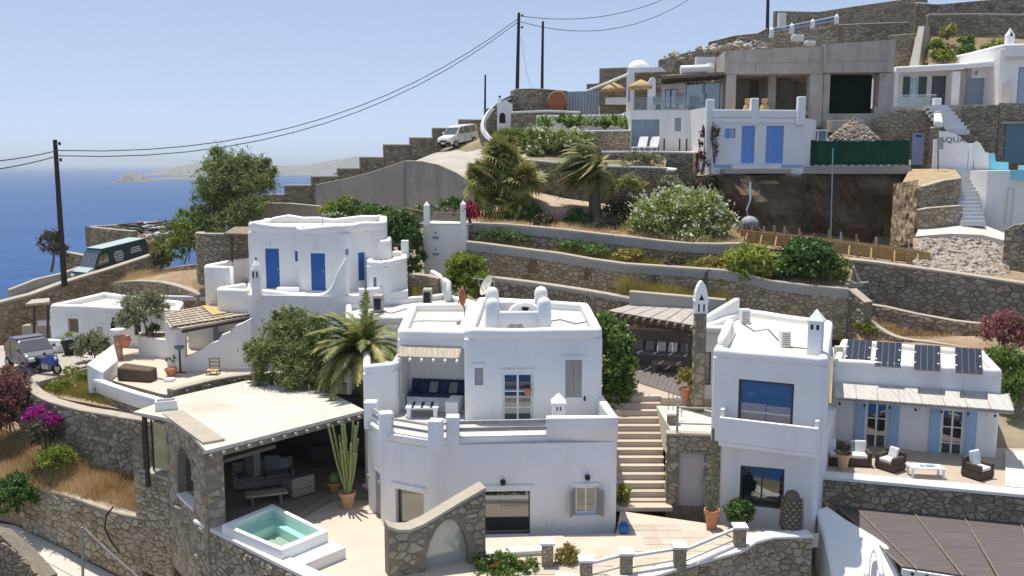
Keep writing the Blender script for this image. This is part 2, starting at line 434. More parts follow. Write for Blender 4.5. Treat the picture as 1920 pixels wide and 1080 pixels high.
# ------------------------------------------------------------------ stones, one by one
def clip(poly,mx,my,nx,ny):
    out=[];n=len(poly)
    ds=[(p[0] -mx)*nx+(p[1] -my)*ny for p in poly]
    for i in range(n):
        a,b=poly[i],poly[(i+1)%n];da,db=ds[i],ds[(i+1)%n]
        if da<=0:out.append(a)
        if (da<0<db) or (db<0<da):
            t=da/(da -db);out.append((a[0]+(b[0] -a[0])*t,a[1]+(b[1] -a[1])*t))
    return out
def cells(u0,u1,v0,v1,su,sv,jit=.45,drop=.17):
    """irregular polygons that fill a rectangle"""
    nu=max(1,int((u1 -u0)/su));nv=max(1,int((v1 -v0)/sv));du=(u1 -u0)/nu;dv=(v1 -v0)/nv;g={}
    for j in range(-1,nv+1):
        for i in range(-1,nu+1):
            if rng.random()<drop:continue
            g[i,j]=[(u0+(i+.5+(.5 if j%2 else 0)+rng.uniform(-jit,jit))*du,v0+(j+.5+rng.uniform(-jit,jit))*dv) for q in range(2 if rng.random()<.28 else 1)]
    out=[]
    for (i,j),(x,y) in [(k,c) for k,l in g.items() for c in l]:
        if not (0<=i<nu+1 and 0<=j<nv):continue
        p=[(x -1.6*du,y -1.6*dv),(x+1.6*du,y -1.6*dv),(x+1.6*du,y+1.6*dv),(x -1.6*du,y+1.6*dv)]
        for a in (-2,-1,0,1,2):
            for b in (-2,-1,0,1,2):
              for q in g.get((i+a,j+b),()):
                if q[0]==x and q[1]==y:continue
                # distances are measured with the cell's aspect so that courses read as flat stones
                nx,ny=(q[0] -x)/du**2,(q[1] -y)/dv**2
                p=clip(p,(x+q[0])/2,(y+q[1])/2,nx,ny)
                if len(p)<3:break
              if len(p)<3:break
            if len(p)<3:break
        if len(p)>=3:out.append(((x,y),p))
    return out
def parea(p):return abs(sum(p[i][0]*p[(i+1)%len(p)][1] -p[(i+1)%len(p)][0]*p[i][1] for i in range(len(p))))/2
def stones_on(pos,rects,su,sv,parent,mat,indiv=True,gap=.012,high=.065,hole=None,name='stone',limit=300,zlim=None,tones=(0,1)):
    """pos(u, v, off) -> point; stones stand proud of the face"""
    items=[]
    for (u0,u1,v0,v1) in rects:
        for (c,p) in cells(u0,u1,v0,v1,su,sv):
            lo,hi=zlim(c[0]) if zlim else (v0,v1)
            if c[1]<lo or c[1]>hi:continue
            if hole and hole(c[0],c[1],p):continue
            p=[(min(max(x,u0+.01),u1 -.01),min(max(y,(zlim(x)[0] if zlim else v0)),(zlim(x)[1] if zlim else v1))) for x,y in p]
            ar=parea(p)
            if ar<su*sv*.12:continue
            mx=sum(q[0] for q in p)/len(p);my=sum(q[1] for q in p)/len(p);sc=math.sqrt(ar)
            k0=max(.3,1 -2*gap/sc);k1=k0 -.16;h=high*rng.uniform(.45,1.15)
            ring=[];n=len(p)
            for x,y in p:ring.append(pos(mx+(x -mx)*k0,my+(y -my)*k0,-.01))
            tx,ty=rng.uniform(-.3,.3)*h/sc*2,rng.uniform(-.3,.3)*h/sc*2
            for x,y in p:ring.append(pos(mx+(x -mx)*k1,my+(y -my)*k1,max(.004,h*rng.uniform(.75,1)+(x -mx)*tx+(y -my)*ty)))
            ring.append(pos(mx,my,h*1.1))
            fs=[(i,(i+1)%n,n+(i+1)%n,n+i) for i in range(n)]+[(n+i,n+(i+1)%n,2*n) for i in range(n)]
            d=(Vector(ring[-1]) -Vector((0,0,CAMZ))).length
            items.append((ar/d**2,ring,fs,tones[0]+(tones[1] -tones[0])*rng.random()))
    items.sort(key=lambda t:-t[0])
    nI=limit if indiv else 0
    for a,v,f,t in items[:nI]:MB().add(v,f,t).build(name,mat,parent)
    if items[nI:]:
        b=MB()
        for a,v,f,t in items[nI:]:b.add(v,f,t)
        b.build(name+'work',mat,parent,kind='stuff')
def stone_wall(name,label,pts,th=.45,size=.42,indiv=False,cat='stone wall',group=None,coping=COPING,cap=.1,over=.03,k=1,mat=STONE,mortar=MORTAR,
               hole=None,parent=None,back=False,aspect=.7,stones=True,both=False,high=.07,limit=300,tones=(0,1),depth=None):
    """pts: (picture x, distance, picture y of the top, picture y of the foot)"""
    P=[]
    for px,Y,yt,yb in pts:
        t=A(px,yt,Y);q=A(px,yb,Y);P.append((t.x,Y,t.z,q.z))
    return stone_wall3(name,label,P,th,size,indiv,cat,group,coping,cap,over,k,mat,mortar,hole,parent,aspect,stones,high,limit,tones)
def stone_wall3(name,label,P,th=.45,size=.42,indiv=False,cat='stone wall',group=None,coping=COPING,cap=.1,over=.03,k=1,mat=STONE,mortar=MORTAR,
                hole=None,parent=None,aspect=.7,stones=True,high=.07,limit=300,tones=(0,1)):
    if k>1:P=[tuple(p) for p in smoothline(P,k)]
    n=len(P);mid=P[n//2]
    root=parent or thing(name,label,cat,(mid[0],mid[1],min(p[3] for p in P)),group)
    X=[Vector((p[0],p[1])) for p in P];us=[0.0]
    for i in range(1,n):us.append(us[-1]+(X[i] -X[i -1]).length)
    nm=[]
    for i in range(n):
        d=(X[min(i+1,n -1)] -X[max(i -1,0)]).normalized();nm.append(Vector((d.y,-d.x)))
    if sum(nm[i].dot(-X[i]) for i in range(n))<0:nm=[-q for q in nm];flip=True
    else:flip=False
    ct=cap if coping else 0
    b=MB();v=[];f=[]
    for i in range(n):
        bk=X[i] -nm[i]*th
        v+=[(X[i].x,X[i].y,P[i][3]),(X[i].x,X[i].y,P[i][2] -ct),(bk.x,bk.y,P[i][2] -ct),(bk.x,bk.y,P[i][3])]
    for i in range(n -1):
        for q in range(4):
            w=(q+1)%4;f.append((i*4+q,i*4+w,(i+1)*4+w,(i+1)*4+q))
    f+=[(0,1,2,3),tuple((n -1)*4+q for q in (3,2,1,0))]
    b.add(v,f);wb=b.build('wall_core',mortar,root)
    if coping:
        c=MB();v=[];f=[]
        for i in range(n):
            fr=X[i]+nm[i]*over;bk=X[i] -nm[i]*(th+over);z=P[i][2];j=rng.uniform(-.012,.012)
            v+=[(fr.x,fr.y,z -ct),(fr.x,fr.y,z -.03+j),(fr.x -nm[i].x*.03,fr.y -nm[i].y*.03,z+j),(bk.x+nm[i].x*.03,bk.y+nm[i].y*.03,z+j),(bk.x,bk.y,z -.03+j),(bk.x,bk.y,z -ct)]
        for i in range(n -1):
            for q in range(6):
                w=(q+1)%6;f.append((i*6+q,i*6+w,(i+1)*6+w,(i+1)*6+q))
        f+=[tuple(range(6)),tuple((n -1)*6+q for q in range(5,-1,-1))]
        c.add(v,f).build('coping',coping,root)
    def at(u):
        i=0
        while i<n -2 and us[i+1]<u:i+=1
        t=(u -us[i])/max(1e-6,us[i+1] -us[i]);return i,t
    def pos(u,z,o):
        i,t=at(u);q=X[i]+(X[i+1] -X[i])*t;m=(nm[i]*(1 -t)+nm[i+1]*t).normalized()
        return (q.x+m.x*o,q.y+m.y*o,z)
    def zl(u):
        i,t=at(u);return P[i][3]+(P[i+1][3] -P[i][3])*t+.02,P[i][2]+(P[i+1][2] -P[i][2])*t -ct -(.015 if coping else .0)
    if stones:
        lo=min(p[3] for p in P);hi=max(p[2] for p in P)
        stones_on(pos,[(0,us[-1],lo,hi)],size*.95,size*aspect*.85,root,mat,indiv,high=high,zlim=zl,hole=hole,limit=limit,tones=tones)
    root_pos=pos
    return root
def earth_patch(name,pts3,mat,kind='structure',skirt=2.0):
    """a ground sheet through an outline of 3-D points, with its edges carried down"""
    n=len(pts3);b=MB();c=sum((Vector(p) for p in pts3),Vector())/n
    v=[tuple(p) for p in pts3]+[(p[0],p[1],p[2] -skirt) for p in pts3]
    b.add(v,[tuple(range(n))]+[(i,(i+1)%n,n+(i+1)%n,n+i) for i in range(n)])
    o=b.build(name,mat);bm=bmesh.new();bm.from_mesh(o.data);bmesh.ops.triangulate(bm,faces=[f for f in bm.faces if len(f.verts)>4]);bmesh.ops.recalc_face_normals(bm,faces=bm.faces);bm.to_mesh(o.data);bm.free()
    if kind:o['kind']=kind
    return o
# ------------------------------------------------------------------ leaves
def rawmesh(name,verts,faces4,tone,mat,parent=None,kind=None,k=4):
    verts=np.asarray(verts,np.float64).reshape(-1,3);lo=verts.min(0);hi=verts.max(0);o0=np.array([(lo[0]+hi[0])/2,(lo[1]+hi[1])/2,lo[2]])
    nf=len(verts)//k;me=bpy.data.meshes.new(name)
    me.vertices.add(len(verts));me.vertices.foreach_set('co',(verts -o0).astype(np.float32).ravel())
    me.loops.add(nf*k);me.loops.foreach_set('vertex_index',np.arange(nf*k,dtype=np.int32))
    me.polygons.add(nf);me.polygons.foreach_set('loop_start',(np.arange(nf)*k).astype(np.int32));me.polygons.foreach_set('loop_total',np.full(nf,k,np.int32))
    me.update(calc_edges=True)
    at=me.attributes.new('tone','FLOAT','POINT');at.data.foreach_set('value',np.repeat(np.clip(tone,0,1),k).astype(np.float32))
    me.materials.append(mat);o=bpy.data.objects.new(name,me);COL.objects.link(o);place(o,Vector(o0),parent)
    if kind:o['kind']=kind
    return o
def unit(a):return a/np.maximum(1e-9,np.linalg.norm(a,axis=-1,keepdims=True))
def leaves_at(c,dirs,leaf,elong,droop,up=.25):
    n=len(c);a=unit(dirs*.55+unit(nrng.normal(size=(n,3)))*.9+np.array([0,0,up -droop]))
    s=unit(np.cross(a,unit(nrng.normal(size=(n,3)))+1e-3));l=(leaf*nrng.uniform(.65,1.35,n))[:,None];w=l/elong
    return np.stack([c -a*l*.5,c+s*w*.5+a*l*.05,c+a*l*.5,c -s*w*.5+a*l*.05],1)
def foliage(name,mat,parent,blobs,n,leaf=.12,elong=2.0,clump=.20,per=45,droop=0.0,core=.45,kind=None,tonebias=0.0,up=.25):
    vol=np.array([(b[3]*b[4]*b[5])**.66 for b in blobs]);vol/=vol.sum();V=[];T=[]
    for b,s in zip(blobs,vol):
        m=max(60,int(n*s));K=max(4,m//per);r=np.array(b[3:6])
        d=unit(nrng.normal(size=(K,3)));d[:,2]=np.where(d[:,2]<-.55,-d[:,2],d[:,2]);rad=core+(1 -core)*nrng.random(K)**.6
        cc=d*rad[:,None]
        cc+=nrng.normal(size=(K,3))*.05
        ct=nrng.random(K)
        idx=nrng.integers(0,K,m);g=nrng.normal(size=(m,3));p=cc[idx]+unit(g)*(np.abs(nrng.normal(size=m))*clump)[:,None]
        w=np.array(b[:3])+p*r
        V.append(leaves_at(w,unit(p),leaf,elong,droop,up));T.append(np.clip(.15+.45*ct[idx]+.4*nrng.random(m)+tonebias,0,1))
    return rawmesh(name,np.concatenate(V),None,np.concatenate(T),mat,parent,kind)
def pb(px,py,Y,rw,rh,rd=None):# a crown blob: centre and half sizes in picture units at distance Y
    c=A(px,py,Y);k=Y/F;return (c.x,c.y,c.z,rw*k,(rd or rw)*k,rh*k)
def trunk(parent,pts,r0,r1,mat=BARK,n=7,name='trunk'):
    b=MB();k=len(pts);b.tube(pts,[r0+(r1 -r0)*i/(k -1) for i in range(k)],n);return b.build(name,mat,parent,smooth=True)
def tree(name,label,blobs,n,mat,base,leaf=.14,cat='tree',group=None,r0=.14,limbs=5,**kw):
    base=Vector(base);root=thing(name,label,cat,base,group)
    foliage('crown',mat,root,blobs,n,leaf,**kw)
    b=MB();top=Vector(blobs[0][:3])
    mid=base.lerp(top,.55)+Vector((rng.uniform(-.15,.15),rng.uniform(-.15,.15),0))
    b.tube([base -Vector((0,0,.2)),base.lerp(mid,.5)+Vector((.05,0,0)),mid],[r0,r0*.8,r0*.62],7)
    for i in range(limbs):
        bl=blobs[i%len(blobs)];e=Vector(bl[:3])+Vector((rng.uniform(-.6,.6)*bl[3],rng.uniform(-.6,.6)*bl[4],rng.uniform(-.2,.6)*bl[5]))
        b.tube([mid,mid.lerp(e,.5)+Vector((0,0,.1)),e],[r0*.5,r0*.3,r0*.1],5)
    b.build('trunk',BARK,root,smooth=True);return root
def shrub(name,label,blobs,n,mat,leaf=.12,cat='shrub',group=None,**kw):
    z=min(b[2] -b[5] for b in blobs);base=(blobs[0][0],blobs[0][1],z);root=thing(name,label,cat,base,group)
    foliage('foliage',mat,root,blobs,n,leaf,**kw)
    b=MB()
    for i in range(6):
        bl=blobs[i%len(blobs)];e=Vector(bl[:3])+Vector((rng.uniform(-.5,.5)*bl[3],rng.uniform(-.5,.5)*bl[4],rng.uniform(0,.5)*bl[5]))
        b.tube([(bl[0]+rng.uniform(-.1,.1),bl[1],z),e],[.035,.012],5)
    b.build('stem',BARK,root);return root
def frond(parent,base,d,L,bend,mat,wind=Vector((0,0,0)),wid=.28,n=16,droop=.5,name='frond',fan=False):
    """one palm leaf: a curving midrib with leaflets on both sides"""
    base=Vector(base);d=Vector(d).normalized();pts=[base];cur=d.copy();st=L/n
    for i in range(n):
        cur=(cur+Vector((0,0,-bend/n))+wind*(i/n/n*2.2)).normalized();pts.append(pts[-1]+cur*st)
    V=[];T=[];t0=rng.random()
    for i in range(1,n+1):
        p=pts[i];ax=(pts[i] -pts[i -1]).normalized();s=ax.cross(Vector((0,0,1)))
        if s.length<.05:s=Vector((1,0,0))
        s.normalize();up=s.cross(ax);w=wid*math.sin(math.pi*min(1,.12+.86*i/n))**.6
        V.append([pts[i -1]+s*.015,pts[i -1] -s*.015,p -s*.012,p+s*.012]);T.append(t0*.5+.2)
        for sg in (-1,1):
            for q in (0.0,.5):
                r=pts[i -1].lerp(p,q)
                tip=r+(s*sg*.8+ax*.75+up*.15+wind*.35).normalized()*w*L*rng.uniform(.5,.75)+Vector((0,0,-droop*w*L*.35))
                V.append([r -ax*st*.1,r+ax*st*.5,tip,r -ax*st*.15]);T.append(min(1,max(0,t0*.6+rng.uniform(0,.4))))
    return rawmesh(name,np.array([[tuple(q) for q in f] for f in V]),None,np.array(T),mat,parent)
def fanleaf(parent,base,d,L,mat,R_=.55,name='frond',droop=.3):
    base=Vector(base);d=Vector(d).normalized();c=base+d*L+Vector((0,0,-droop*L*.4));s=d.cross(Vector((0,0,1)))
    if s.length<.05:s=Vector((1,0,0))
    s.normalize();up=s.cross(d);ro=rng.uniform(-1.1,1.1);s,up=s*math.cos(ro)+up*math.sin(ro),up*math.cos(ro) -s*math.sin(ro);V=[[base+s*.02,base -s*.02,c -s*.012,c+s*.012]];T=[.35];t0=rng.random()
    for k in range(15):
        a=R(-115+230*k/14);e=(d*math.cos(a)+s*math.sin(a));tip=c+e*R_*rng.uniform(.85,1.1)+Vector((0,0,-droop*R_*.5))
        f=(d*math.cos(a+.15)+s*math.sin(a+.15));g=(d*math.cos(a -.15)+s*math.sin(a -.15))
        V.append([c,c+f*R_*.55+up*.03,tip,c+g*R_*.55+up*.03]);T.append(min(1,t0*.6+rng.uniform(0,.4)))
    return rawmesh(name,np.array([[tuple(q) for q in f] for f in V]),None,np.array(T),mat,parent)
def grass(name,quad,n,h,mat,label=None,cat=None,sag=0.0,spread=.05,blades=6,lean=.5):
    """tufts over a four-cornered sloping patch"""
    q=[np.array(p,float) for p in quad];m=n//blades;u=nrng.random((m,1));v=nrng.random((m,1))
    c=q[0]*(1 -u)*(1 -v)+q[1]*u*(1 -v)+q[2]*u*v+q[3]*(1 -u)*v
    patch=.5+.5*np.sin(c[:,:1]*1.7+1.3*np.sin(c[:,1:2]*1.1))*np.cos(c[:,1:2]*1.9)
    c=np.repeat(c,blades,0)+nrng.normal(size=(m*blades,3))*[spread,spread,0];N=len(c);hh=(h*(.35+.8*nrng.random((N,1)))*(.45+.9*np.repeat(patch,blades,0)))
    d=unit(nrng.normal(size=(N,3))*[lean,lean,.1]+[0,0,1]);s=unit(np.cross(d,nrng.normal(size=(N,3))))*.012
    V=np.stack([c -s,c+s,c+d*hh],1);t=np.repeat(patch[:,0],blades)*.6+.4*nrng.random(N)
    o=rawmesh(name,V,None,t,mat,None,'stuff',3);o['label']=label or name;o['category']=cat or 'grass';return o
ICO=None
def rock_meshes(mat,n=7):
    out=[]
    for i in range(n):
        bm=bmesh.new();bmesh.ops.create_icosphere(bm,subdivisions=1,radius=1)
        for v in bm.verts:v.co*=rng.uniform(.7,1.15)
        for v in bm.verts:v.co.z*=.75
        for v in bm.verts:v.co.x*=rng.uniform(.9,1.1)
        me=bpy.data.meshes.new('rock');bm.to_mesh(me);bm.free();at=me.attributes.new('tone','FLOAT','POINT');at.data.foreach_set('value',[rng.random()]*len(me.vertices));me.materials.append(mat);out.append(me)
    return out
def rubble(name,label,cat,spots,mat,limit=280,base=None):
    """spots: (x, y, z, radius); one pile is one thing, each big rock a part of it"""
    root=thing(name,label,cat,base or spots[0][:3]);ms=rock_meshes(mat);spots=sorted(spots,key=lambda s:-s[3])
    for s in spots[:limit]:
        o=bpy.data.objects.new('rock',rng.choice(ms));COL.objects.link(o);place(o,Vector(s[:3]),root);o.scale=(s[3]*rng.uniform(.8,1.3),s[3]*rng.uniform(.8,1.2),s[3]*rng.uniform(.7,1.1));o.rotation_euler=(rng.uniform(-.5,.5),rng.uniform(-.5,.5),rng.uniform(0,6.3))
    if spots[limit:]:
        b=MB()
        for s in spots[limit:]:
            me=rng.choice(ms);q=Matrix.Rotation(rng.uniform(0,6.3),3,'Z');t=rng.random()
            b.add([q @ v.co*s[3]+Vector(s[:3]) for v in me.vertices],[tuple(p.vertices) for p in me.polygons],t)
        b.build('gravel',mat,root,kind='stuff')
    return root
def potprof(z,r,h):return [(r*.62,z),(r*.9,z+h*.75),(r*.96,z+h*.8),(r*1.06,z+h*.82),(r*1.06,z+h),(r*.9,z+h),(r*.86,z+h*.86),(r*.05,z+h*.85)]
def pot(name,label,cat,p,r,h,mat=TERRA,group=None):
    p=Vector(p);root=thing(name,label,cat,p,group)
    b=MB();b.lathe(p.x,p.y,potprof(p.z,r,h),16);b.build('pot',mat,root,smooth=True)
    return root
def plank_text(txt,name,size,mat,loc,rot,parent=None,ext=.006,sx=1.0):
    cu=bpy.data.curves.new(name,'FONT');cu.body=txt;cu.size=size;cu.extrude=ext;cu.align_x='CENTER';cu.resolution_u=2
    o=bpy.data.objects.new(name,cu);COL.objects.link(o);cu.materials.append(mat);place(o,Vector(loc),parent);o.rotation_euler=rot;o.scale=(sx,1,1);return o
# leaf colours
BLOOM=leafmat('white_bloom',[(.30,.33,.20),(.42,.42,.32),(.46,.45,.38)],.3)
LEAF=leafmat('green_leaf',[(.018,.03,.008),(.045,.075,.016),(.085,.13,.028),(.13,.18,.05)],.3)
LEAFD=leafmat('dark_green_leaf',[(.010,.022,.007),(.028,.055,.014),(.055,.095,.022),(.085,.135,.035)],.22)
LEAFY=leafmat('yellow_green_leaf',[(.03,.045,.008),(.075,.105,.015),(.14,.17,.03),(.20,.21,.05)],.35)
LEAFW=leafmat('pale_leaf_and_bloom',[(.04,.06,.012),(.09,.12,.026),(.17,.20,.06),(.36,.36,.20)],.25)
LEAFO=leafmat('olive_leaf',[(.035,.04,.02),(.085,.095,.05),(.15,.16,.085),(.22,.225,.14)],.2)
TAMAR=leafmat('feathery_leaf',[(.022,.032,.012),(.06,.08,.026),(.115,.14,.045),(.17,.185,.075)],.25)
PALML=leafmat('palm_leaf',[(.022,.032,.010),(.055,.07,.02),(.11,.12,.035),(.20,.19,.075)],.2)
PALMY=leafmat('dry_palm_leaf',[(.05,.055,.015),(.11,.11,.03),(.20,.18,.06),(.30,.25,.11)],.2)
LEAFK=1.1
PINK=leafmat('pink_blossom',[(.05,.07,.025),(.13,.10,.05),(.38,.13,.15),(.52,.24,.25)],.3)
MAGENTA=leafmat('magenta_blossom',[(.20,.01,.12),(.36,.02,.25),(.46,.05,.32)],.3)
REDB=leafmat('crimson_blossom',[(.10,.03,.03),(.35,.03,.07),(.50,.05,.10)],.3)
DRY=leafmat('dry_grass',[(.26,.165,.07),(.44,.30,.135),(.58,.43,.225),(.68,.55,.33)],.25)
LEAFK=1.3
DRYG=leafmat('yellow_green_grass',[(.09,.085,.02),(.17,.16,.035),(.28,.23,.06),(.42,.33,.12)],.25)
GREYSH=leafmat('grey_brown_twigs',[(.04,.035,.02),(.09,.08,.045),(.14,.12,.07)],.15)
# ------------------------------------------------------------------ sea, islands, hill
SEAZ=-36.0;HAZE_D=.00012
def sea_material():
    m=bpy.data.materials.new('sea_water');m.use_nodes=True;nt=m.node_tree;n=nt.nodes;L=nt.links;b=n['Principled BSDF']
    b.inputs['Roughness'].default_value=.4;b.inputs['Specular IOR Level'].default_value=.10
    geo=n.new('ShaderNodeNewGeometry')
    def noise(scale,mapscale,det=4):
        mp=n.new('ShaderNodeMapping');mp.inputs['Scale'].default_value=mapscale;L.new(geo.outputs['Position'],mp.inputs[0])
        z=n.new('ShaderNodeTexNoise');z.inputs['Scale'].default_value=scale;z.inputs['Detail'].default_value=det;L.new(mp.outputs[0],z.inputs['Vector']);return z.outputs['Fac']
    big=noise(1,(.003,.008,1),5);mid=noise(1,(.05,.10,1),4);foam=noise(1,(.22,.42,1),2)
    mx=n.new('ShaderNodeMix');mx.data_type='RGBA';mx.inputs['A'].default_value=(.005,.042,.145,1);mx.inputs['B'].default_value=(.02,.092,.27,1);L.new(big,mx.inputs['Factor'])
    m2=n.new('ShaderNodeMix');m2.data_type='RGBA';m2.blend_type='MULTIPLY';m2.inputs['Factor'].default_value=.5;L.new(mx.outputs['Result'],m2.inputs['A'])
    rm=n.new('ShaderNodeMapRange');rm.inputs[1].default_value=.3;rm.inputs[2].default_value=.7;rm.inputs[3].default_value=.6;rm.inputs[4].default_value=1.3;L.new(mid,rm.inputs[0]);L.new(rm.outputs[0],m2.inputs['B'])
    rf=n.new('ShaderNodeMapRange');rf.inputs[1].default_value=.675;rf.inputs[2].default_value=.74;rf.inputs[4].default_value=.55;L.new(foam,rf.inputs[0])
    m3=n.new('ShaderNodeMix');m3.data_type='RGBA';L.new(rf.outputs[0],m3.inputs['Factor']);L.new(m2.outputs['Result'],m3.inputs['A']);m3.inputs['B'].default_value=(.65,.70,.75,1)
    L.new(m3.outputs['Result'],b.inputs['Base Color'])
    bp=n.new('ShaderNodeBump');bp.inputs['Strength'].default_value=.8;bp.inputs['Distance'].default_value=1.0;L.new(mid,bp.inputs['Height']);L.new(bp.outputs[0],b.inputs['Normal'])
    return m
sea=MB().add([(-26000,-4000,SEAZ),(26000,-4000,SEAZ),(26000,30000,SEAZ),(-26000,30000,SEAZ)],[(0,1,2,3)]).build('sea',sea_material());struct(sea)
ISLE=M('island_rock',(.20,.18,.15),.95,.3,.03,2.0,.05,stain=((.16,.16,.09),.7,(.02,.02,.05),.5))
def island(name,line,Y,depth,mat=ISLE):
    """line: (picture x, picture y of the crest)"""
    b=MB();n=46;rows=9;xs=[p[0] for p in line];ys=[p[1] for p in line];v=[];f=[]
    for j in range(rows):
        t=j/(rows -1);w=math.sin(math.pi*t)**.8
        for i in range(n):
            px=xs[0]+(xs[-1] -xs[0])*i/(n -1);cy=float(np.interp(px,xs,ys));c=A(px,cy,Y)
            h=max(0,c.z -SEAZ)*w*rng.uniform(.82,1.05) if 0<j<rows -1 else -2
            v.append((c.x+rng.uniform(-.02,.02)*depth,Y+(t -.5)*depth*rng.uniform(.9,1.1),SEAZ+h))
    for j in range(rows -1):
        for i in range(n -1):f.append((j*n+i,j*n+i+1,(j+1)*n+i+1,(j+1)*n+i))
    o=b.add(v,f).build(name,mat,smooth='all');return struct(o)
island('islet',[(225,342),(232,332),(243,324),(254,322),(265,330),(276,337),(292,342)],2600,130)
island('headland',[(262,339),(300,333),(330,331),(360,330),(400,329),(460,332)],3100,160)
island('far_hills',[(325,322),(345,311),(370,306),(420,305),(470,309),(540,310),(590,308),(620,301),(650,295),(690,294),(740,300),(860,312)],5200,900)
island('low_coast',[(300,323),(330,318),(420,316),(560,318),(640,322)],4400,500)
SKYL=[(-600,640),(0,545),(180,505),(300,460),(535,400),(600,360),(680,325),(770,285),(900,262),(960,215),(1050,205),(1130,190),(1190,150),(1300,120),(1400,95),(1470,62),(1700,20),(1920,-20),(2600,-120)]
PRC=([-60,-10,4,10,20,26,30,34,37,41,46,50,54,60,66,72,80,95,120,200],[-60,-34,-14,-5,-4,-3,-.6,.2,2.6,3.4,4.6,6.2,7.4,8.8,10.5,13.5,19,25,33,45])
PRL=([-60,-10,4,10,20,26,30,36,38,41,45,50,58,62,70,80,120,200],[-60,-34,-14,-7,-6,-5.5,-5,-4.5,-3.6,.8,2.4,2.9,3.4,3.4,1,-8,-36,-50])
def hillz(x,y):
    yy=max(y,4);t=min(1,max(0,(x/yy+.26)/.22));t=t*t*(3 -2*t)
    z=np.interp(y,*PRC)*t+np.interp(y,*PRL)*(1 -t)
    pq=960+x/yy*F
    if 1325<pq<1735 and 51<y<60.5:z=min(z,5.0)
    if y>56:
        px=960+x/y*F;s=np.interp(px,[p[0] for p in SKYL],[p[1] for p in SKYL]);z=min(z,CAMZ+(308 -s)/F*y -.2)
    return z
def hill():
    xs=list(np.arange(-160,-42,8))+list(np.arange(-42,58,1.25))+list(np.arange(58,200,8));ys=list(np.arange(-70,20,8))+list(np.arange(20,100,1.25))+list(np.arange(100,220,8))
    v=[(x,y,hillz(x,y)+(rng.uniform(-.12,.12) if y>56 else 0)) for y in ys for x in xs];n=len(xs)
    f=[(j*n+i,j*n+i+1,(j+1)*n+i+1,(j+1)*n+i) for j in range(len(ys) -1) for i in range(n -1)]
    struct(MB().add(v,f).build('hillside',SCRUBSOIL,smooth='all'))
hill()
ZP,ZT=1.35,4.45
# ------------------------------------------------------------------ lower patio and courtyard floors
def flat(name,pts,z,mat,skirt=.5):
    return earth_patch(name,[tuple(G(px,py,z)[:2])+(z,) for px,py in pts],mat,'structure',skirt)
flat('patio_floor',[(398,985),(505,905),(640,880),(700,905),(760,1010),(1180,1000),(1180,1120),(700,1150),(590,1108)],ZP,PATIO)
# ================================================================== the white terrace house in the middle
H=thing('terrace_house','white cube house in the middle with a railed upper terrace and a lattice roof turret','house',A(960,1000,34))
def X(px,Y):return (px -960)/F*Y*1.0
# the lower storey: outline of the terrace
a_=V2(A(690,880,32.2));b_=V2(A(719,900,30.7));c_=V2(A(814,930,29.7));d_=V2(A(846,920,30.2));e_=V2(A(1157,900,30.5));f_=Vector((e_.x+.1,40.0));g_=Vector((a_.x -1.2,40.0))
fA,fB,fD=Face(a_,b_),Face(b_,c_),Face(d_,e_)
door(fA,(700,884,714,1003),H,TAUPE,.12,planks=4)
window(fB,(742,921,795,1010),H,.2,DARKFR,GLASSB,1,1,.05,name='picture_window')
window(fD,(908,921,994,1005),H,.22,DARKFR,GLASS,1,1,.04,name='picture_window')
w=window(fD,(1079,914,1119,963),H,.14,WPAINT,GLASS,2,1,.06,lintel=True,sill=BLUEP)
for sg in (-1,1):
    u0,u1,z0,z1=fD.rect(1079,914,1119,963);uu=u0 if sg<0 else u1
    q=MB();P0=fD.P(uu,z0,.01);P1=fD.P(uu+sg*.22,z0,.34)
    dv=(P1 -P0);nn=Vector((dv.y,-dv.x,0)).normalized()*.03
    q.hexa([P0,P1,P1+nn,P0+nn]+[p+Vector((0,0,z1 -z0)) for p in (P0,P1,P1+nn,P0+nn)])
    for j in range(12):
        zz=z0+.08+(z1 -z0 -.16)*j/12;o0=P0.lerp(P1,.12)+Vector((0,0,zz -z0));o1=P0.lerp(P1,.88)+Vector((0,0,zz -z0))
        for s2 in (1,):q.hexa([o0 -nn*.4,o1 -nn*.4,o1+nn*1.4,o0+nn*1.4]+[p+Vector((0,0,.03)) for p in (o0 -nn*.4,o1 -nn*.4,o1+nn*1.4,o0+nn*1.4)])
    q.build('shutter',TAUPE,w)
lower=[a_,b_,c_,d_,e_,f_,g_]
body('lower_wall',lower,ZP -.7,ZT -.02,WHITE,H,[fA,fB,fD],.2)
for (px,py) in ((943,902),(1101,893)):
    u,z=fD.uz(px,py);q=MB();p=fD.P(u,z,.1);q.lathe(p.x,p.y,[(.02,z+.10),(.09,z+.06),(.10,z -.04),(.07,z -.10),(.02,z -.12)],10);fD.box(q,u -.02,u+.02,z,z+.05,0,.1);q.build('wall_lamp',BLACK,H,smooth=True)
for (px,py) in ((693,893),(713,905)):
    f=fA;u,z=f.uz(px,py);q=MB();f.box(q,u -.05,u+.05,z -.07,z+.07,.002,.1);q.build('wall_lamp',STEEL,H)
u,z=fD.uz(1029,974);part('meter_box',WPAINT,H,lambda b:fD.box(b,u -.06,u+.06,z -.12,z+.12,.002,.06))
for f,r in ((fB,(735,905,800,905)),(fD,(908,905,1003,905))):
    u0,_=f.uz(r[0],905);u1,_=f.uz(r[2],905);z_=f.uz((r[0]+r[2])/2,r[1]+9)[1]
    part('lintel',WHITE,H,lambda b:f.box(b,u0,u1,z_,z_+.09,.002,.07),bevel=.02)
struct(MB().prism([p for p in rnd(ccw([a_+Vector((.3,0)),b_,c_,d_,e_,f_,g_]),.1,2)],ZT -.016,ZT).build('terrace_floor',GREYROOF,None))
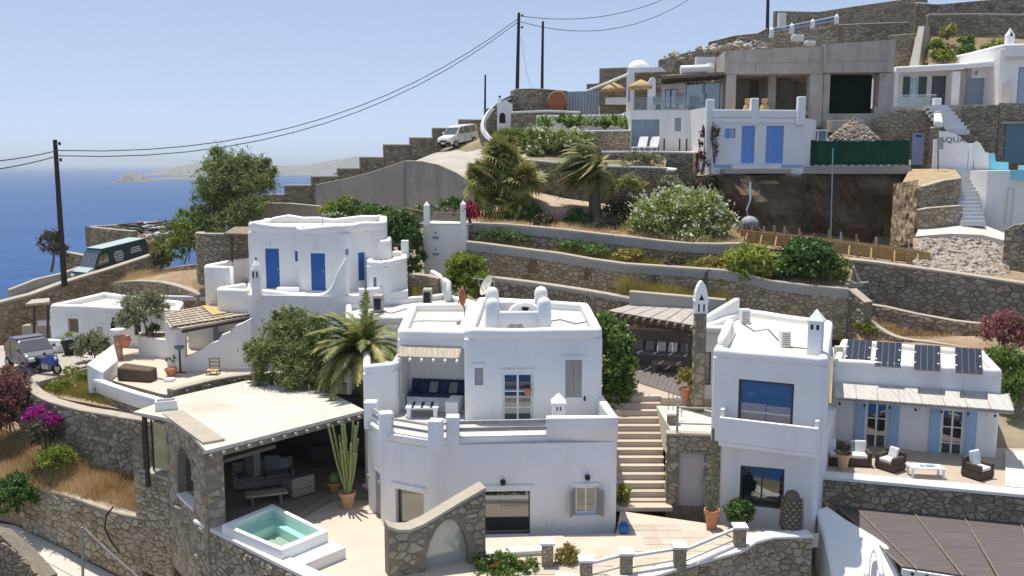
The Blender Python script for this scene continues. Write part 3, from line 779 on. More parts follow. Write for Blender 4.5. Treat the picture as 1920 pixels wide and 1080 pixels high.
# terrace parapet: railed stretches between square posts
def post(p,z0,z1,s,parent,mat=WHITEB,name='post',rz=0):return part(name,mat,parent,lambda b:b.box(p[0],p[1],z0,s,s,z1 -z0,rz),bevel=.035)
ins=lambda p,k=.16:Vector(p)+(Vector((0,35)) -Vector(p)).normalized()*k
pa,pb_,pc,pd=ins(a_),ins(b_),ins(c_),ins(d_)
for p in (pa,pb_,pc,pd):post(p,ZT -.02,ZT+.98,.46,H,rz=R(20) if p is pb_ else R(-10) if p is pc else 0)
def dwarf(name,p0,p1,z0,z1,w,parent,mat=WHITEB):
    b=MB();wallcap(b,[(p0[0],p0[1],z0),(p1[0],p1[1],z0)],w,z1 -z0,.05);return b.build(name,mat,parent,smooth='all')
def orient(p0,p1,w):# path so that the outer side faces the camera
    d=(Vector(p1) -Vector(p0)).normalized();n=Vector((d.y,-d.x))
    if n.dot(-Vector(p0))<0:p0,p1=p1,p0
    return p0,p1
blk=V2(A(1025,800,30.45))
for p,q in ((a_,b_),(b_,c_),(c_,d_)):p0,p1=orient(p,q,.3);dwarf('parapet',p0,p1,ZT -.02,ZT+.28,.3,H)
p0,p1=orient(d_,blk,.3);dwarf('parapet',p0,p1,ZT -.02,ZT+.22,.3,H)
p0,p1=orient(blk,e_,.3);dwarf('parapet',p0,p1,ZT -.02,ZT+.86,.34,H)
dwarf('parapet',(e_.x,e_.y+.36),(e_.x -.3,34.6),ZT -.02,ZT+.86,.0+.3,H)
def rail(p,q,zs,r,parent,mat,name='rail'):
    for z in zs:part(name,mat,parent,lambda b:b.tube([(p[0],p[1],z),(q[0],q[1],z)],r,8))
for p,q in ((pa,pb_),(pb_,pc),(pc,pd)):rail(p,q,(ZT+.50,ZT+.76),.05,H,GREYWOOD)
for zz in (ZT+.40,ZT+.66):
    part('rail',GREYWOOD,H,lambda b:b.hexa([(pd.x,pd.y -.03,zz),(blk.x,blk.y+.1,zz),(blk.x,blk.y+.2,zz),(pd.x,pd.y+.07,zz)]+[(pd.x,pd.y -.03,zz+.12),(blk.x,blk.y+.1,zz+.12),(blk.x,blk.y+.2,zz+.12),(pd.x,pd.y+.07,zz+.12)]))
# chimney post on the terrace
cq=A(1047,790,31.6)
def pyramid(b,x,y,z,s,h,rz=0):
    c,n=math.cos(rz),math.sin(rz);q=[(x+(u*c -w_*n)*s/2,y+(u*n+w_*c)*s/2,z) for u,w_ in ((-1,-1),(1,-1),(1,1),(-1,1))]
    b.add(q+[(x,y,z+h)],[(0,1,4),(1,2,4),(2,3,4),(3,0,4),(3,2,1,0)])
ch=thing('chimney','square white chimney with a pyramid cap standing at the corner of the railed terrace','chimney',(cq.x,cq.y,ZT))
def chim(b):b.box(cq.x,cq.y,ZT,.46,.46,1.08)
part('shaft',WHITEB,ch,chim,bevel=.03)
part('cap',WHITEB,ch,lambda b:(b.box(cq.x,cq.y,ZT+1.081,.54,.54,.05),pyramid(b,cq.x,cq.y,ZT+1.131,.54,.34)))
for s in (-.06,.06):part('vent',BLACK,ch,lambda b:b.box(cq.x+s,cq.y -.225,ZT+.86,.05,.02,.14))
# the upper storey
u0_=V2(A(870,700,33.0));u1_=V2(A(1130,700,33.2));ZR=7.55
uf=Face(u0_,u1_)
window(uf,(890,690,906,722),H,.06,TAUPE,MILK,1,1,.03,lintel=True)
door(uf,(891.5,692,904.5,720.5),H,TAUPE,.055,1,name='shutter',planks=2,handle=False)
window(uf,(942,700,1000,800),H,.16,WPAINT,GLASS,2,3,.09,lintel=True,name='glass_door')
door(uf,(1060,675,1091,745),H,TAUPE,.05,2,name='shutter',handle=False)
u,z=uf.uz(1096,747);part('wall_lamp',BLACK,H,lambda b:uf.box(b,u -.03,u+.03,z -.08,z+.08,.002,.08))
upper=[u0_,u1_,Vector((u1_.x,39.6)),Vector((u0_.x+.2,41.6))]
u0,u1,z0,z1=uf.rect(1052,665,1098,675)
part('lintel',WHITE,H,lambda b:uf.box(b,u0,u1,z1 -.1,z1 -.03,.002,.06),bevel=.02)
body('upper_wall',upper,ZT+.001,ZR,WHITE,H,[uf],.3)
parapet('parapet',rnd(ccw(upper),.5,5),ZR,.36,.40,WHITEB,H,.03)
part('roof',GREYROOF,H,lambda b:b.prism(rnd(ccw([u0_+Vector((.2,.2)),u1_+Vector((-.2,.2)),Vector((u1_.x -.2,39.4)),Vector((u0_.x+.4,41.4))]),.3,3),ZR+.02,ZR+.05))
# recessed bay on the left with the reed awning
l0=V2(A(745,650,34.6));l1=Vector((u0_.x+.01,34.2))
bf=Face(l0,l1)
bay=[l0,l1,Vector((l1.x+.1,41.5)),Vector((l0.x -.3,41.5))]
bu0,bu1,_,bz1=bf.rect(752,651,866,760)
bf.box(bf.cut,bu0,bu1+.2,ZT+.02,bz1,-1.3,.5)
body('bay_wall',bay,ZT+.003,7.25,WHITE,H,[bf],.15)
parapet('parapet',rnd(ccw(bay),.3,4),7.25,.36,.40,WHITEB,H,.03)
part('roof',CREAM,H,lambda b:b.prism(ccw([l0+Vector((.2,.2)),l1+Vector((-.1,.2)),Vector((l1.x,41.3)),Vector((l0.x,41.3))]),7.27,7.30))
aw=part('awning',BAMBOO,H,lambda b:b.hexa([bf.P(bu0,bz1 -.32,.55),bf.P(bu1,bz1 -.32,.55),bf.P(bu1,bz1 -.02,.003),bf.P(bu0,bz1 -.02,.003),bf.P(bu0,bz1 -.27,.55),bf.P(bu1,bz1 -.27,.55),bf.P(bu1,bz1+.06,.003),bf.P(bu0,bz1+.06,.003)]))
for k in range(6):part('beam',WPAINT,aw,lambda b:b.tube([bf.P(bu0+(bu1 -bu0)*(k+.15)/5.3,bz1 -.10,-.2),bf.P(bu0+(bu1 -bu0)*(k+.15)/5.3,bz1 -.40,.66)],.05,8))
# low block at the far left of the terrace
k0=V2(A(683,800,33.4));k1=V2(A(748,800,34.0))
lowb=[k0,k1,Vector((k1.x,36.6)),Vector((k0.x -.5,36.6))]
body('side_wall',lowb,ZP+.01,6.15,WHITE,H,(),.18)
parapet('parapet',rnd(ccw(lowb),.35,5),6.15,.28,.34,WHITEB,H,.02)
# built-in benches, table and cushions of the terrace corner
bt=thing('built_in_bench','white built in bench with dark striped cushions under the reed awning of the terrace','bench',A(810,790,35.4))
zb=ZT+.0
part('seat',WHITEB,bt,lambda b:(bf.box(b,bu0+.05,bu1 -.02,zb,zb+.42,-1.25,-.55)),bevel=.03)
part('arm_block',WHITEB,bt,lambda b:bf.box(b,bu0 -.55,bu0+.03,zb,zb+.62,-.3,.55),bevel=.04)
part('arm_block',WHITEB,bt,lambda b:bf.box(b,bu1 -.55,bu1 -.04,zb,zb+.55,-.52,.6),bevel=.04)
for k in range(5):
    s=MB();u=bu0+.12+(bu1 -bu0 -.25)*k/5;bf.box(s,u,u+(bu1 -bu0 -.3)/5,zb+.421,zb+.55,-1.2,-.5);s.build('seat_cushion',CUSHB,bt,bevel=.04)
    s=MB();q=(bu1 -bu0 -.3)/5
    s.hexa([bf.P(u,zb+.56,-1.08),bf.P(u+q,zb+.56,-1.08),bf.P(u+q,zb+.56,-1.22),bf.P(u,zb+.56,-1.22),bf.P(u,zb+1.0,-1.16),bf.P(u+q,zb+1.0,-1.16),bf.P(u+q,zb+1.0,-1.24),bf.P(u,zb+1.0,-1.24)]);s.build('back_cushion',CUSHB,bt,bevel=.03)
for k in range(6):
    s=MB();u=bu0+.5+k*.40;s.hexa([bf.P(u,zb+.56,-.72),bf.P(u+.36,zb+.56,-.72),bf.P(u+.36,zb+.58,-.9),bf.P(u,zb+.58,-.9),bf.P(u,zb+.9,-1.0),bf.P(u+.36,zb+.9,-1.0),bf.P(u+.36,zb+.94,-1.1),bf.P(u,zb+.94,-1.1)]);s.build('pillow',CUSHG if k%2 else CUSHB,bt,bevel=.04)
tb=thing('coffee_table','low white masonry table with dark runners in front of the terrace bench','table',A(793,800,33.8))
tp=A(793,790,33.7)
part('tabletop',WHITEB,tb,lambda b:b.box(tp.x,tp.y,ZT+.38,1.25,.8,.07),bevel=.02)
for s in (-1,1):part('leg',WHITEB,tb,lambda b:b.box(tp.x+s*.5,tp.y,ZT,.14,.7,.38))
for s in (-.35,0,.35):part('runner',CUSHB,tb,lambda b:b.box(tp.x+s,tp.y,ZT+.452,.1,.84,.012))
# roof turret with lattice vents
t0=A(915,625,34.0);t1=A(1028,625,34.0);tw=t1.x -t0.x;TZ=ZR+.30
tur=thing('roof_turret','white roof turret with rounded corner posts and triangle lattice vents','turret',((t0.x+t1.x)/2,35.2,TZ))
x0,x1,y0,y1=t0.x,t1.x,33.9,36.7
tf=Face((x0,y0),(x1,y0))
for (xa,ya,xb,yb) in ((x0,y0,x1,y0),(x1,y0,x1,y1),(x1,y1,x0,y1),(x0,y1,x0,y0)):
    b=MB();wallcap(b,[(xa,ya,TZ -.5),(xb,yb,TZ -.5)],.24,1.12,.08);b.build('wall',WHITEB,tur,smooth='all')
for (xa,ya,hh) in ((x0+.16,y0+.16,1.12),(x1 -.16,y0+.16,1.15),(x1 -.2,y1 -.1,1.22),(x0+.1,y1 -.1,1.2)):
    b=MB();b.lathe(xa,ya,[(.27,TZ -.4),(.27,TZ+hh -.3),(.25,TZ+hh -.16),(.18,TZ+hh -.05),(.06,TZ+hh)],14);b.build('post',WHITEB,tur,smooth=True)
def vents(xa,xb,n):
    s=(xb -xa)/n
    for k in range(n):
        for up in (0,1):
            xm=xa+s*(k+.5*(1+up));hw=s*.42
            if up and k==n -1:continue
            zl,zh=TZ -.22,TZ+.14
            v=[(xm -hw,y0 -.006,zl),(xm+hw,y0 -.006,zl),(xm,y0 -.006,zh)] if not up else [(xm -hw,y0 -.006,zh),(xm,y0 -.006,zl),(xm+hw,y0 -.006,zh)]
            v+=[(p[0],y0+.02,p[2]) for p in v]
            MB().add(v,[(0,1,2),(3,5,4),(0,3,4,1),(1,4,5,2),(2,5,3,0)]).build('lattice_vent',TAUPE,tur)
vents(A(948,615,34).x,A(986,615,34).x,3);vents(A(1016,615,34).x,A(1032,615,34).x -.02,1)
b=MB();pth=[Vector((A(958,590,35).x+.55 -.55*math.cos(math.pi*k/8),35.2,TZ+.1+.55*math.sin(math.pi*k/8))) for k in range(9)];b.tube(pth,.2,8);b.build('vault',WHITEB,tur,smooth=True)
part('flue',BLACK,tur,lambda b:b.lathe(A(985,590,35).x,35.0,[(.1,TZ+.3),(.1,TZ+.55),(.14,TZ+.56),(.14,TZ+.62)],8))
# low rear wing of the house with its grey roof
r0=V2(A(646,600,39.5));r1=V2(A(748,600,38.2));r2=V2(A(905,575,43));r3=V2(A(868,545,46));r4=V2(A(645,566,44))
rear=[V2(G(648,596,7.0)),V2(G(748,596,7.0)),V2(G(905,588,7.0)),V2(G(895,566,7.0)),V2(G(835,551,7.0)),V2(G(648,571,7.0))]
body('rear_wall',rear,3.4,6.7,WHITE,H,(),.2)
parapet('parapet',rnd(ccw(rear),.4,5),6.7,.3,.36,WHITEB,H,.03)
part('roof',GREYROOF,H,lambda b:b.prism([q+(Vector((sum(p.x for p in rear)/6,sum(p.y for p in rear)/6)) -q)*.04 for q in ccw(rear)],6.72,6.75))
def ac_unit(px,py,z,label,rz=0,w=.8,h=.75):
    p=G(px,py,z);o=thing('air_conditioner',label,'air conditioner',p,'outdoor air conditioner units')
    part('casing',GREYWOOD,o,lambda b:b.box(p.x,p.y,z+.06,w*.55,w,h,rz),bevel=.02)
    part('grille',BLACK,o,lambda b:b.box(p.x -.0,p.y -.5*w -.003,z+.12,w*.42,.02,h*.75))
    part('foot',STEEL,o,lambda b:(b.box(p.x,p.y -.25,z,w*.5,.08,.06,rz),b.box(p.x,p.y+.25,z,w*.5,.08,.06,rz)));return o
ac_unit(710,583,6.78,'grey air conditioner on the rear roof above the palm crown')
ac_unit(802,570,6.78,'grey air conditioner farther back near the far parapet of the rear roof')
ds=G(912,580,6.78);dish=thing('satellite_dish','white satellite dish on a short mast behind the roof turret','satellite dish',ds)
b=MB();cdir=Vector((-.75,-.45,.45)).normalized();cz=Vector((ds.x,ds.y,8.0));sx=cdir.cross(Vector((0,0,1))).normalized();sy=sx.cross(cdir)
v=[cz -cdir*.12];f=[]
for ring,(rr,off) in enumerate(((.25,-.09),(.55,.03))):
    for k in range(16):v.append(cz+(sx*math.cos(k*math.pi/8)*.8+sy*math.sin(k*math.pi/8))*rr+cdir*off)
f=[(0,1+k,1+(k+1)%16) for k in range(16)]+[(1+k,17+k,17+(k+1)%16,1+(k+1)%16) for k in range(16)]
v2=[p -cdir*.02 for p in v];b.add(v,f);b.add(v2,[tuple(reversed(q)) for q in f]);b.build('reflector',CREAM,dish,smooth='all')
part('mast',STEEL,dish,lambda b:b.tube([(ds.x,ds.y,6.7),(ds.x,ds.y,7.9)],.03));part('arm',STEEL,dish,lambda b:b.tube([cz -cdir*.1 -sy*.4,cz+cdir*.45 -sy*.1],.02))
def antenna(px,pyt,pyb,Y,label,horiz=1.0,n=5):
    p=A(px,pyb,Y);q=A(px,pyt,Y);o=thing('tv_antenna',label,'antenna',p)
    part('mast',STEEL,o,lambda b:b.tube([p,q],.025));dx=Vector((-horiz,.2,.15))
    part('boom',STEEL,o,lambda b:b.tube([q -Vector((0,0,.15)),q -Vector((0,0,.15))+dx],.018))
    for k in range(n):part('rod',STEEL,o,lambda b:b.tube([q -Vector((0,0,.15))+dx*(k+.6)/n+Vector((0,-.35,.12)),q -Vector((0,0,.15))+dx*(k+.6)/n+Vector((0,.35,-.12))],.012,4))
    return o
antenna(927,522,590,41.5,'thin television antenna standing behind the roof turret',1.0)
rs=G(871,607,7.3);ra=thing('roof_sculpture','rust coloured metal piece on a thin pole at the roof edge left of the turret','metal sculpture',rs)
part('base',GREYWOOD,ra,lambda b:b.box(rs.x+.25,rs.y,7.3,1.15,.5,.16));part('pole',RUST,ra,lambda b:b.tube([(rs.x,rs.y,7.46),(rs.x+.02,rs.y,7.9),(rs.x -.12,rs.y,8.3)],.035))
b=MB();b.lathe2(rs.x -.08,rs.y,8.45,.16,.08,.38,10,8);b.build('plate',RUST,ra,smooth='all')
b=MB();b.tube([(rs.x -.02,rs.y,8.15),(rs.x -.2,rs.y -.05,8.3),(rs.x -.3,rs.y,8.12)],[.05,.07,.01],6);b.build('fin',RUST,ra)
# cables and pipes lying on the roofs
def roofline(name,label,pts,z,r,m):tag(part(name,m,None,lambda b:b.tube([tuple(G(px,py,z)[:2])+(z+r+.003,) for px,py in pts],r,5)),label,name.split('_')[-1])
roofline('roof_cable','black cable looping across the rear roof between the two air conditioners',[(712,584),(735,588),(760,580),(790,585),(806,572)],6.76,.018,BLACK)
roofline('roof_pipe','pale pipe lying across the small roof over the reed awning',[(765,604),(800,602),(860,603)],7.31,.05,WPAINT)
roofline('roof_cable','black cable lying across the turret roof',[(1015,606),(1050,600),(1080,608),(1100,604)],7.61,.018,BLACK)
# ================================================================== the white balcony house on the right
flat('courtyard_floor',[(1150,1030),(1163,958),(1352,985),(1535,1000),(1524,1001),(1450,1003),(1418,1010),(1392,1025),(1277,1058),(1195,1083),(1150,1095)],ZP+.02,PATIO)
def paving(name,mat,pts,z,su,sv,label=None,limit=260,tones=(0,1)):
    poly=[V2(G(px,py,z)) for px,py in pts];n=len(poly);poly=ccw(poly)
    def inside(x,y):return all((poly[(i+1)%n] -poly[i]).cross(Vector((x,y)) -poly[i])>.0 for i in range(n))
    root=bpy.data.objects.new(name,None);COL.objects.link(root);c=sum(poly,Vector((0,0)))/n;place(root,Vector((c.x,c.y,z)));struct(root)
    xs=[p.x for p in poly];ys=[p.y for p in poly];k=0;big=MB();j=0;y=min(ys)
    while y<max(ys):
        x=min(xs) -rng.uniform(0,su);h=sv*rng.uniform(.85,1.15)
        while x<max(xs):
            w=su*rng.uniform(.7,1.4)
            if inside(x+w/2,y+h/2) and inside(x+.05,y+.05) and inside(x+w -.05,y+h -.05):
                b=MB();g=.012;zt=z+rng.uniform(.012,.018)
                b.hexa([(x+g,y+g,z),(x+w -g,y+g,z),(x+w -g,y+h -g,z),(x+g,y+h -g,z),(x+g,y+g,zt),(x+w -g,y+g,zt),(x+w -g,y+h -g,zt),(x+g,y+h -g,zt)])
                b.t=[tones[0]+(tones[1] -tones[0])*rng.random()]*8
                if k<limit:b.build('paving_slab',mat,root);k+=1
                else:big.add(b.v,b.f,b.t[0])
            x+=w
        y+=h
    if big.v:big.build('slab_paving',mat,root,kind='stuff')
    return root
paving('courtyard_paving',SLAB,[(1172,968),(1350,990),(1440,1000),(1385,1022),(1230,1068),(1182,1076)],ZP+.024,.75,.55)
paving('patio_paving',SLAB,[(912,1035),(1160,1022),(1168,1052),(1100,1078),(912,1078)],ZP+.004,.8,.6)
B=thing('balcony_house','white house on the right with a broad balcony and solar panels on its low wing','house',A(1440,990,31.5))
P1,P2=V2(A(1333,760,31.8)),V2(A(1548,760,30.2));P3,P4=V2(G(1562,600,7.5)),V2(G(1390,577,7.5));P5,P6=V2(A(1303,680,36.2)),V2(A(1362,680,36.2))
ZB=7.15;ZBAL=4.1
ff=Face(P1,P2);f2=Face(P5,P6)
L1,L2=V2(A(1352,920,31.9)),V2(A(1531,920,31.0));lf=Face(L1,L2)
wu=window(ff,(1383,715,1487,830),B,.14,DARKFR,GLASSBLUE,1,1,.10,name='picture_window')
u0,u1,z0,z1=ff.rect(1386,760,1484,826);um=(u0+u1)/2
for s,(a,c) in enumerate(((u0,um -.02),(um+.02,u1))):part('lower_pane',glassmat('curtain_glass',(.34,.30,.29),.1) if 'curtain_glass' not in MATS else MATS['curtain_glass'],wu,lambda b:ff.box(b,a,c,z0,z1 -.03*s,-.13,-.115))
window(f2,(1317,660,1333,722),B,.1,DARKFR,GLASSB,1,2,.05)
window(lf,(1387,876,1470,953),B,.16,DARKFR,GLASS,2,1,.08,name='picture_window')
body('upper_wall',[P1,P2,P3,P4,P5,P6],ZBAL+.002,ZB,WHITE,B,[ff,f2],.22)
body('lower_wall',[L1,L2,P3+Vector((0,-1)),P4,P5],ZP -.8,ZBAL,WHITE,B,[lf],.2)
bp=[P1,P2,P3,P4,P5,P6]
parapet('parapet',rnd(ccw(bp),.3,4),ZB,.34,.34,WHITEB,B,.02)
part('roof',CREAM,B,lambda b:b.prism(ccw([p+((sum(bp,Vector((0,0)))/6) -p)*.05 for p in bp]),ZB+.02,ZB+.05))
# raised parapet between the front part and the set back part, and the wedge at the back
ms=Vector((P6.x+.1,P6.y+.3))
part('parapet',WHITEB,B,lambda b:wallcap(b,[(P1.x+1.55,P1.y+4.6,ZB),(P1.x+.3,P1.y+.6,ZB)],.3,.62,.06),smooth='all')
wd0,wd1=V2(G(1325,600,7.6)),V2(G(1388,566,7.9))
part('parapet',WHITEB,B,lambda b:b.hexa([(wd0.x,wd0.y,ZB),(wd1.x,wd1.y,ZB),(wd1.x -.3,wd1.y,ZB),(wd0.x -.3,wd0.y,ZB),(wd0.x,wd0.y,ZB+.55),(wd1.x,wd1.y,ZB+.95),(wd1.x -.3,wd1.y,ZB+.95),(wd0.x -.3,wd0.y,ZB+.55)]),bevel=.08)
# balcony
bl,br=V2(A(1347,830,31.15)),V2(A(1533,840,29.75));bfc=Face(bl,br)
bal=MB();bfc.box(bal,0,bfc.L,ZBAL,ZBAL+.14,-.95,0);bal.build('balcony_floor',WHITE,B)
bal=MB();bfc.box(bal,0,bfc.L,ZBAL+.141,ZBAL+1.04,-.14,0);bal.build('balcony_parapet',WHITE,B,bevel=.03)
for (a,c) in ((0,.14),(bfc.L -.14,bfc.L)):
    bal=MB();bfc.box(bal,a,c,ZBAL+.141,ZBAL+1.30 if a==0 else ZBAL+1.26,-.9,-.142);bal.build('balcony_parapet',WHITE,B,bevel=.03)
# roof details
def roof_chimney(px,py,Y,z0,w,h,label,holes=True,caph=.4):
    p=A(px,py,Y);o=thing('chimney',label,'chimney',(p.x,p.y,z0))
    part('shaft',WHITEB,o,lambda b:b.box(p.x,p.y,z0,w,w,h,-.5),bevel=.03)
    part('cap',WHITEB,o,lambda b:(b.box(p.x,p.y,z0+h+.001,w*1.14,w*1.14,.05,-.5),pyramid(b,p.x,p.y,z0+h+.051,w*1.14,caph,-.5)))
    if holes:
        for s in (-1,1):
            c,n=math.cos(-.5),math.sin(-.5);u,w_=s*w*.2,-w*.5
            part('vent',BLACK,o,lambda b:b.box(p.x+u*c -w_*n,p.y+u*n+w_*c,z0+h -.26,.09,.02,.17,-.5))
    return o
roof_chimney(1529,640,31.3,ZB -.6,.48,2.0,'tall white roof chimney with a pyramid cap beside the solar panels')
def louvre(px,py,z,w,h,label):
    p=G(px,py,z);o=thing('roof_vent',label,'roof vent',p,'louvred vents on the flat roof')
    part('casing',WPAINT,o,lambda b:b.box(p.x,p.y,z,w,w,h),bevel=.015)
    for k in range(6):part('slat',TAUPE,o,lambda b:b.box(p.x,p.y -w/2 -.01,z+.1+k*(h -.15)/6,w*.75,.02,(h -.2)/12))
louvre(1396,606,ZB+.05,.4,.62,'louvred white roof vent near the sloping parapet at the back of the roof')
louvre(1471,650,ZB+.05,.36,.62,'louvred white roof vent in the middle of the cream roof')
# stone chimney pier with the arched white dovecote head
pp=V2(A(1310,690,35.6));pr_=thing('stone_pier','tall stone pier with a pointed white dovecote head at the pergola corner','stone pier',(pp.x,pp.y,ZT))
pw=.42;part('core',MORTAR,pr_,lambda b:b.box(pp.x,pp.y,ZT -.5,pw,.5,8.14 -ZT+.5))
stones_on(lambda u,v,o:(pp.x -pw/2+u,pp.y -.25 -o,v),[(0,pw,ZT -.4,8.12)],.3,.22,pr_,STONE,True,.012,.03)
stones_on(lambda u,v,o:(pp.x -pw/2 -o,pp.y -.25+u,v),[(0,.5,ZT -.4,8.12)],.3,.22,pr_,STONE,True,.012,.03)
hb=MB();zs=[8.14,8.75,9.0,9.2,9.34,9.42];ws=[.25,.25,.22,.16,.09,.03]
v=[];f=[]
for z_,w_ in zip(zs,ws):v+=[(pp.x -w_,pp.y -.2,z_),(pp.x+w_,pp.y -.2,z_),(pp.x+w_,pp.y+.2,z_),(pp.x -w_,pp.y+.2,z_)]
for i in range(5):f+=[(i*4+q,i*4+(q+1)%4,(i+1)*4+(q+1)%4,(i+1)*4+q) for q in range(4)]
f+=[(3,2,1,0),(20,21,22,23)];hb.add(v,f).build('dovecote_head',WHITEB,pr_)
for s in (-.1,.1):part('vent',BLACK,pr_,lambda b:b.box(pp.x+s,pp.y -.201,8.22,.06,.02,.3))
part('vent',BLACK,pr_,lambda b:b.add([(pp.x -.1,pp.y -.206,8.68),(pp.x+.1,pp.y -.206,8.68),(pp.x,pp.y -.206,8.92),(pp.x -.1,pp.y -.19,8.68),(pp.x+.1,pp.y -.19,8.68),(pp.x,pp.y -.19,8.92)],[(0,1,2),(5,4,3),(0,3,4,1),(1,4,5,2),(2,5,3,0)]))
part('ledge',WHITEB,pr_,lambda b:b.box(pp.x,pp.y,8.62,.56,.46,.05))
# low wing
ZW=2.3;ZWR=5.62
W1,W2=V2(A(1556,800,37.2)),V2(A(1873,800,35.2));W3,W4=V2(G(1846,655,5.95)),V2(G(1578,633,5.95));wf=Face(W1,W2)
wing=[W1,W2,W3,W4]
for r in ((1622,752,1664,848),(1763,768,1807,866)):
    g=window(wf,r,B,.12,WPAINT,GLASS,2,3,.09,name='glass_door')
    u0,u1,z0,z1=wf.rect(*r)
    for (a,c) in ((u0 -.44,u0 -.03),(u1+.03,u1+.44)):
        s=MB();wf.box(s,a,c,z0,z1,.003,.05)
        for q in (0,1):wf.box(s,a+.06,c -.06,z0+.1+q*(z1 -z0)*.5,z0+(z1 -z0)*(.46+.48*q),.05,.065)
        s.build('shutter',BLUEP,B)
body('wing_wall',wing,ZW -1.2,ZWR,WHITE,B,[wf],.22)
parapet('parapet',rnd(ccw(wing),.25,4),ZWR,.3,.3,WHITEB,B,.02)
part('roof',CREAM,B,lambda b:b.prism(ccw([p+((sum(wing,Vector((0,0)))/4) -p)*.06 for p in wing]),ZWR+.02,ZWR+.05))
# reed awning of the wing
aw0,aw1=.12,wf.L+.25;za=4.92
aw=thing('reed_awning','pale reed awning along the front of the low wing','awning',wf.P(wf.L/2,za,.6))
n_=8
for k in range(n_):
    a=aw0+(aw1 -aw0)*k/n_;c=aw0+(aw1 -aw0)*(k+1)/n_ -.012
    part('reed_mat',REEDL,aw,lambda b:b.hexa([wf.P(a,za -.36,1.25),wf.P(c,za -.36,1.25),wf.P(c,za,.02),wf.P(a,za,.02),wf.P(a,za -.31,1.25),wf.P(c,za -.31,1.25),wf.P(c,za+.05,.02),wf.P(a,za+.05,.02)]))
    part('batten',GREYWOOD,aw,lambda b:b.tube([wf.P(c,za+.07,.02),wf.P(c,za -.29,1.27)],.018,5))
part('beam',GREYWOOD,aw,lambda b:b.tube([wf.P(aw0,za -.43,1.18),wf.P(aw1,za -.43,1.18)],.05,8))
for u in (.35,3.4,5.9):
    part('bracket',WPAINT,aw,lambda b:b.tube([wf.P(u,za -.9,.02),wf.P(u,za -.45,1.0)],.03,6))
for k in range(7):
    u=.3+k*.95;lb=MB();p=wf.P(u,za -.62,1.1);lb.lathe2(p.x,p.y,p.z,.05,.05,.06,8,4);lb.build('bulb',BLACK,aw);part('flex',BLACK,aw,lambda b:b.tube([p+Vector((0,0,.05)),p+Vector((0,0,.2))],.008,4))
# solar panels on the wing roof
SOLPT=[((1607,685),'leftmost'),((1664,690),''),((1738,697),''),((1817,703),'')]
slab=['solar panel on the wing roof nearest the tall white chimney','second solar panel from the tall chimney on the wing roof','third solar panel from the tall chimney, beside the last one','solar panel at the outer end of the wing roof near the pink oleander']
sdir=(W4 -W1).normalized();sacr=wf.d
for i,((px,py),_) in enumerate(SOLPT):
    c=G(px,py,ZWR+.1);c2=Vector((c.x,c.y));
    root=thing('solar_panel',slab[i],'solar panel',(c.x,c.y,ZWR+.05),'solar panels on the wing roof')
    w,l,t=1.0,1.75,.44;e1=Vector((sacr.x,sacr.y,0));e2=Vector((sdir.x*.95,sdir.y*.95,t)).normalized();nn=e1.cross(e2).normalized();o0=Vector((c.x,c.y,ZWR+.16)) -e1*w/2
    def pbx(b,a,c_,d,e,h0,h1):
        q=[]
        for h in (h0,h1):q+=[o0+e1*a+e2*d+nn*h,o0+e1*c_+e2*d+nn*h,o0+e1*c_+e2*e+nn*h,o0+e1*a+e2*e+nn*h]
        b.hexa(q)
    part('frame',SOLARFR,root,lambda b:pbx(b,0,w,0,l,-.035,0))
    nx,ny=4,6
    for a in range(nx):
        for d in range(ny):part('solar_cell',SOLAR,root,lambda b:pbx(b,.02+a*(w -.02)/nx,a*(w -.02)/nx+(w -.02)/nx,.02+d*(l -.02)/ny,d*(l -.02)/ny+(l -.02)/ny,.001,.008))
    for s in (.08,w -.08):
        part('leg',STEEL,root,lambda b:b.tube([o0+e1*s+e2*(l*.92) -nn*.03,Vector(((o0+e1*s+e2*l*.92).x,(o0+e1*s+e2*l*.92).y,ZWR+.05))],.02,5))
        for d in (.45,1.15):part('clamp',WPAINT,root,lambda b:pbx(b,s*1.04 -.07,s*1.04 -.01,d,d+.07,.009,.02))
bx=G(1572,668,ZWR+.06);bb=thing('inverter_box','small pale box and pipes at the chimney end of the wing roof','utility box',bx);part('casing',CREAM,bb,lambda b:b.box(bx.x,bx.y,ZWR+.05,.3,.3,.45));part('pipe',WPAINT,bb,lambda b:b.tube([(bx.x -.3,bx.y -.3,ZWR+.1),(bx.x -.25,bx.y,ZWR+.45),(bx.x -.1,bx.y+.2,ZWR+.2)],.03,6))
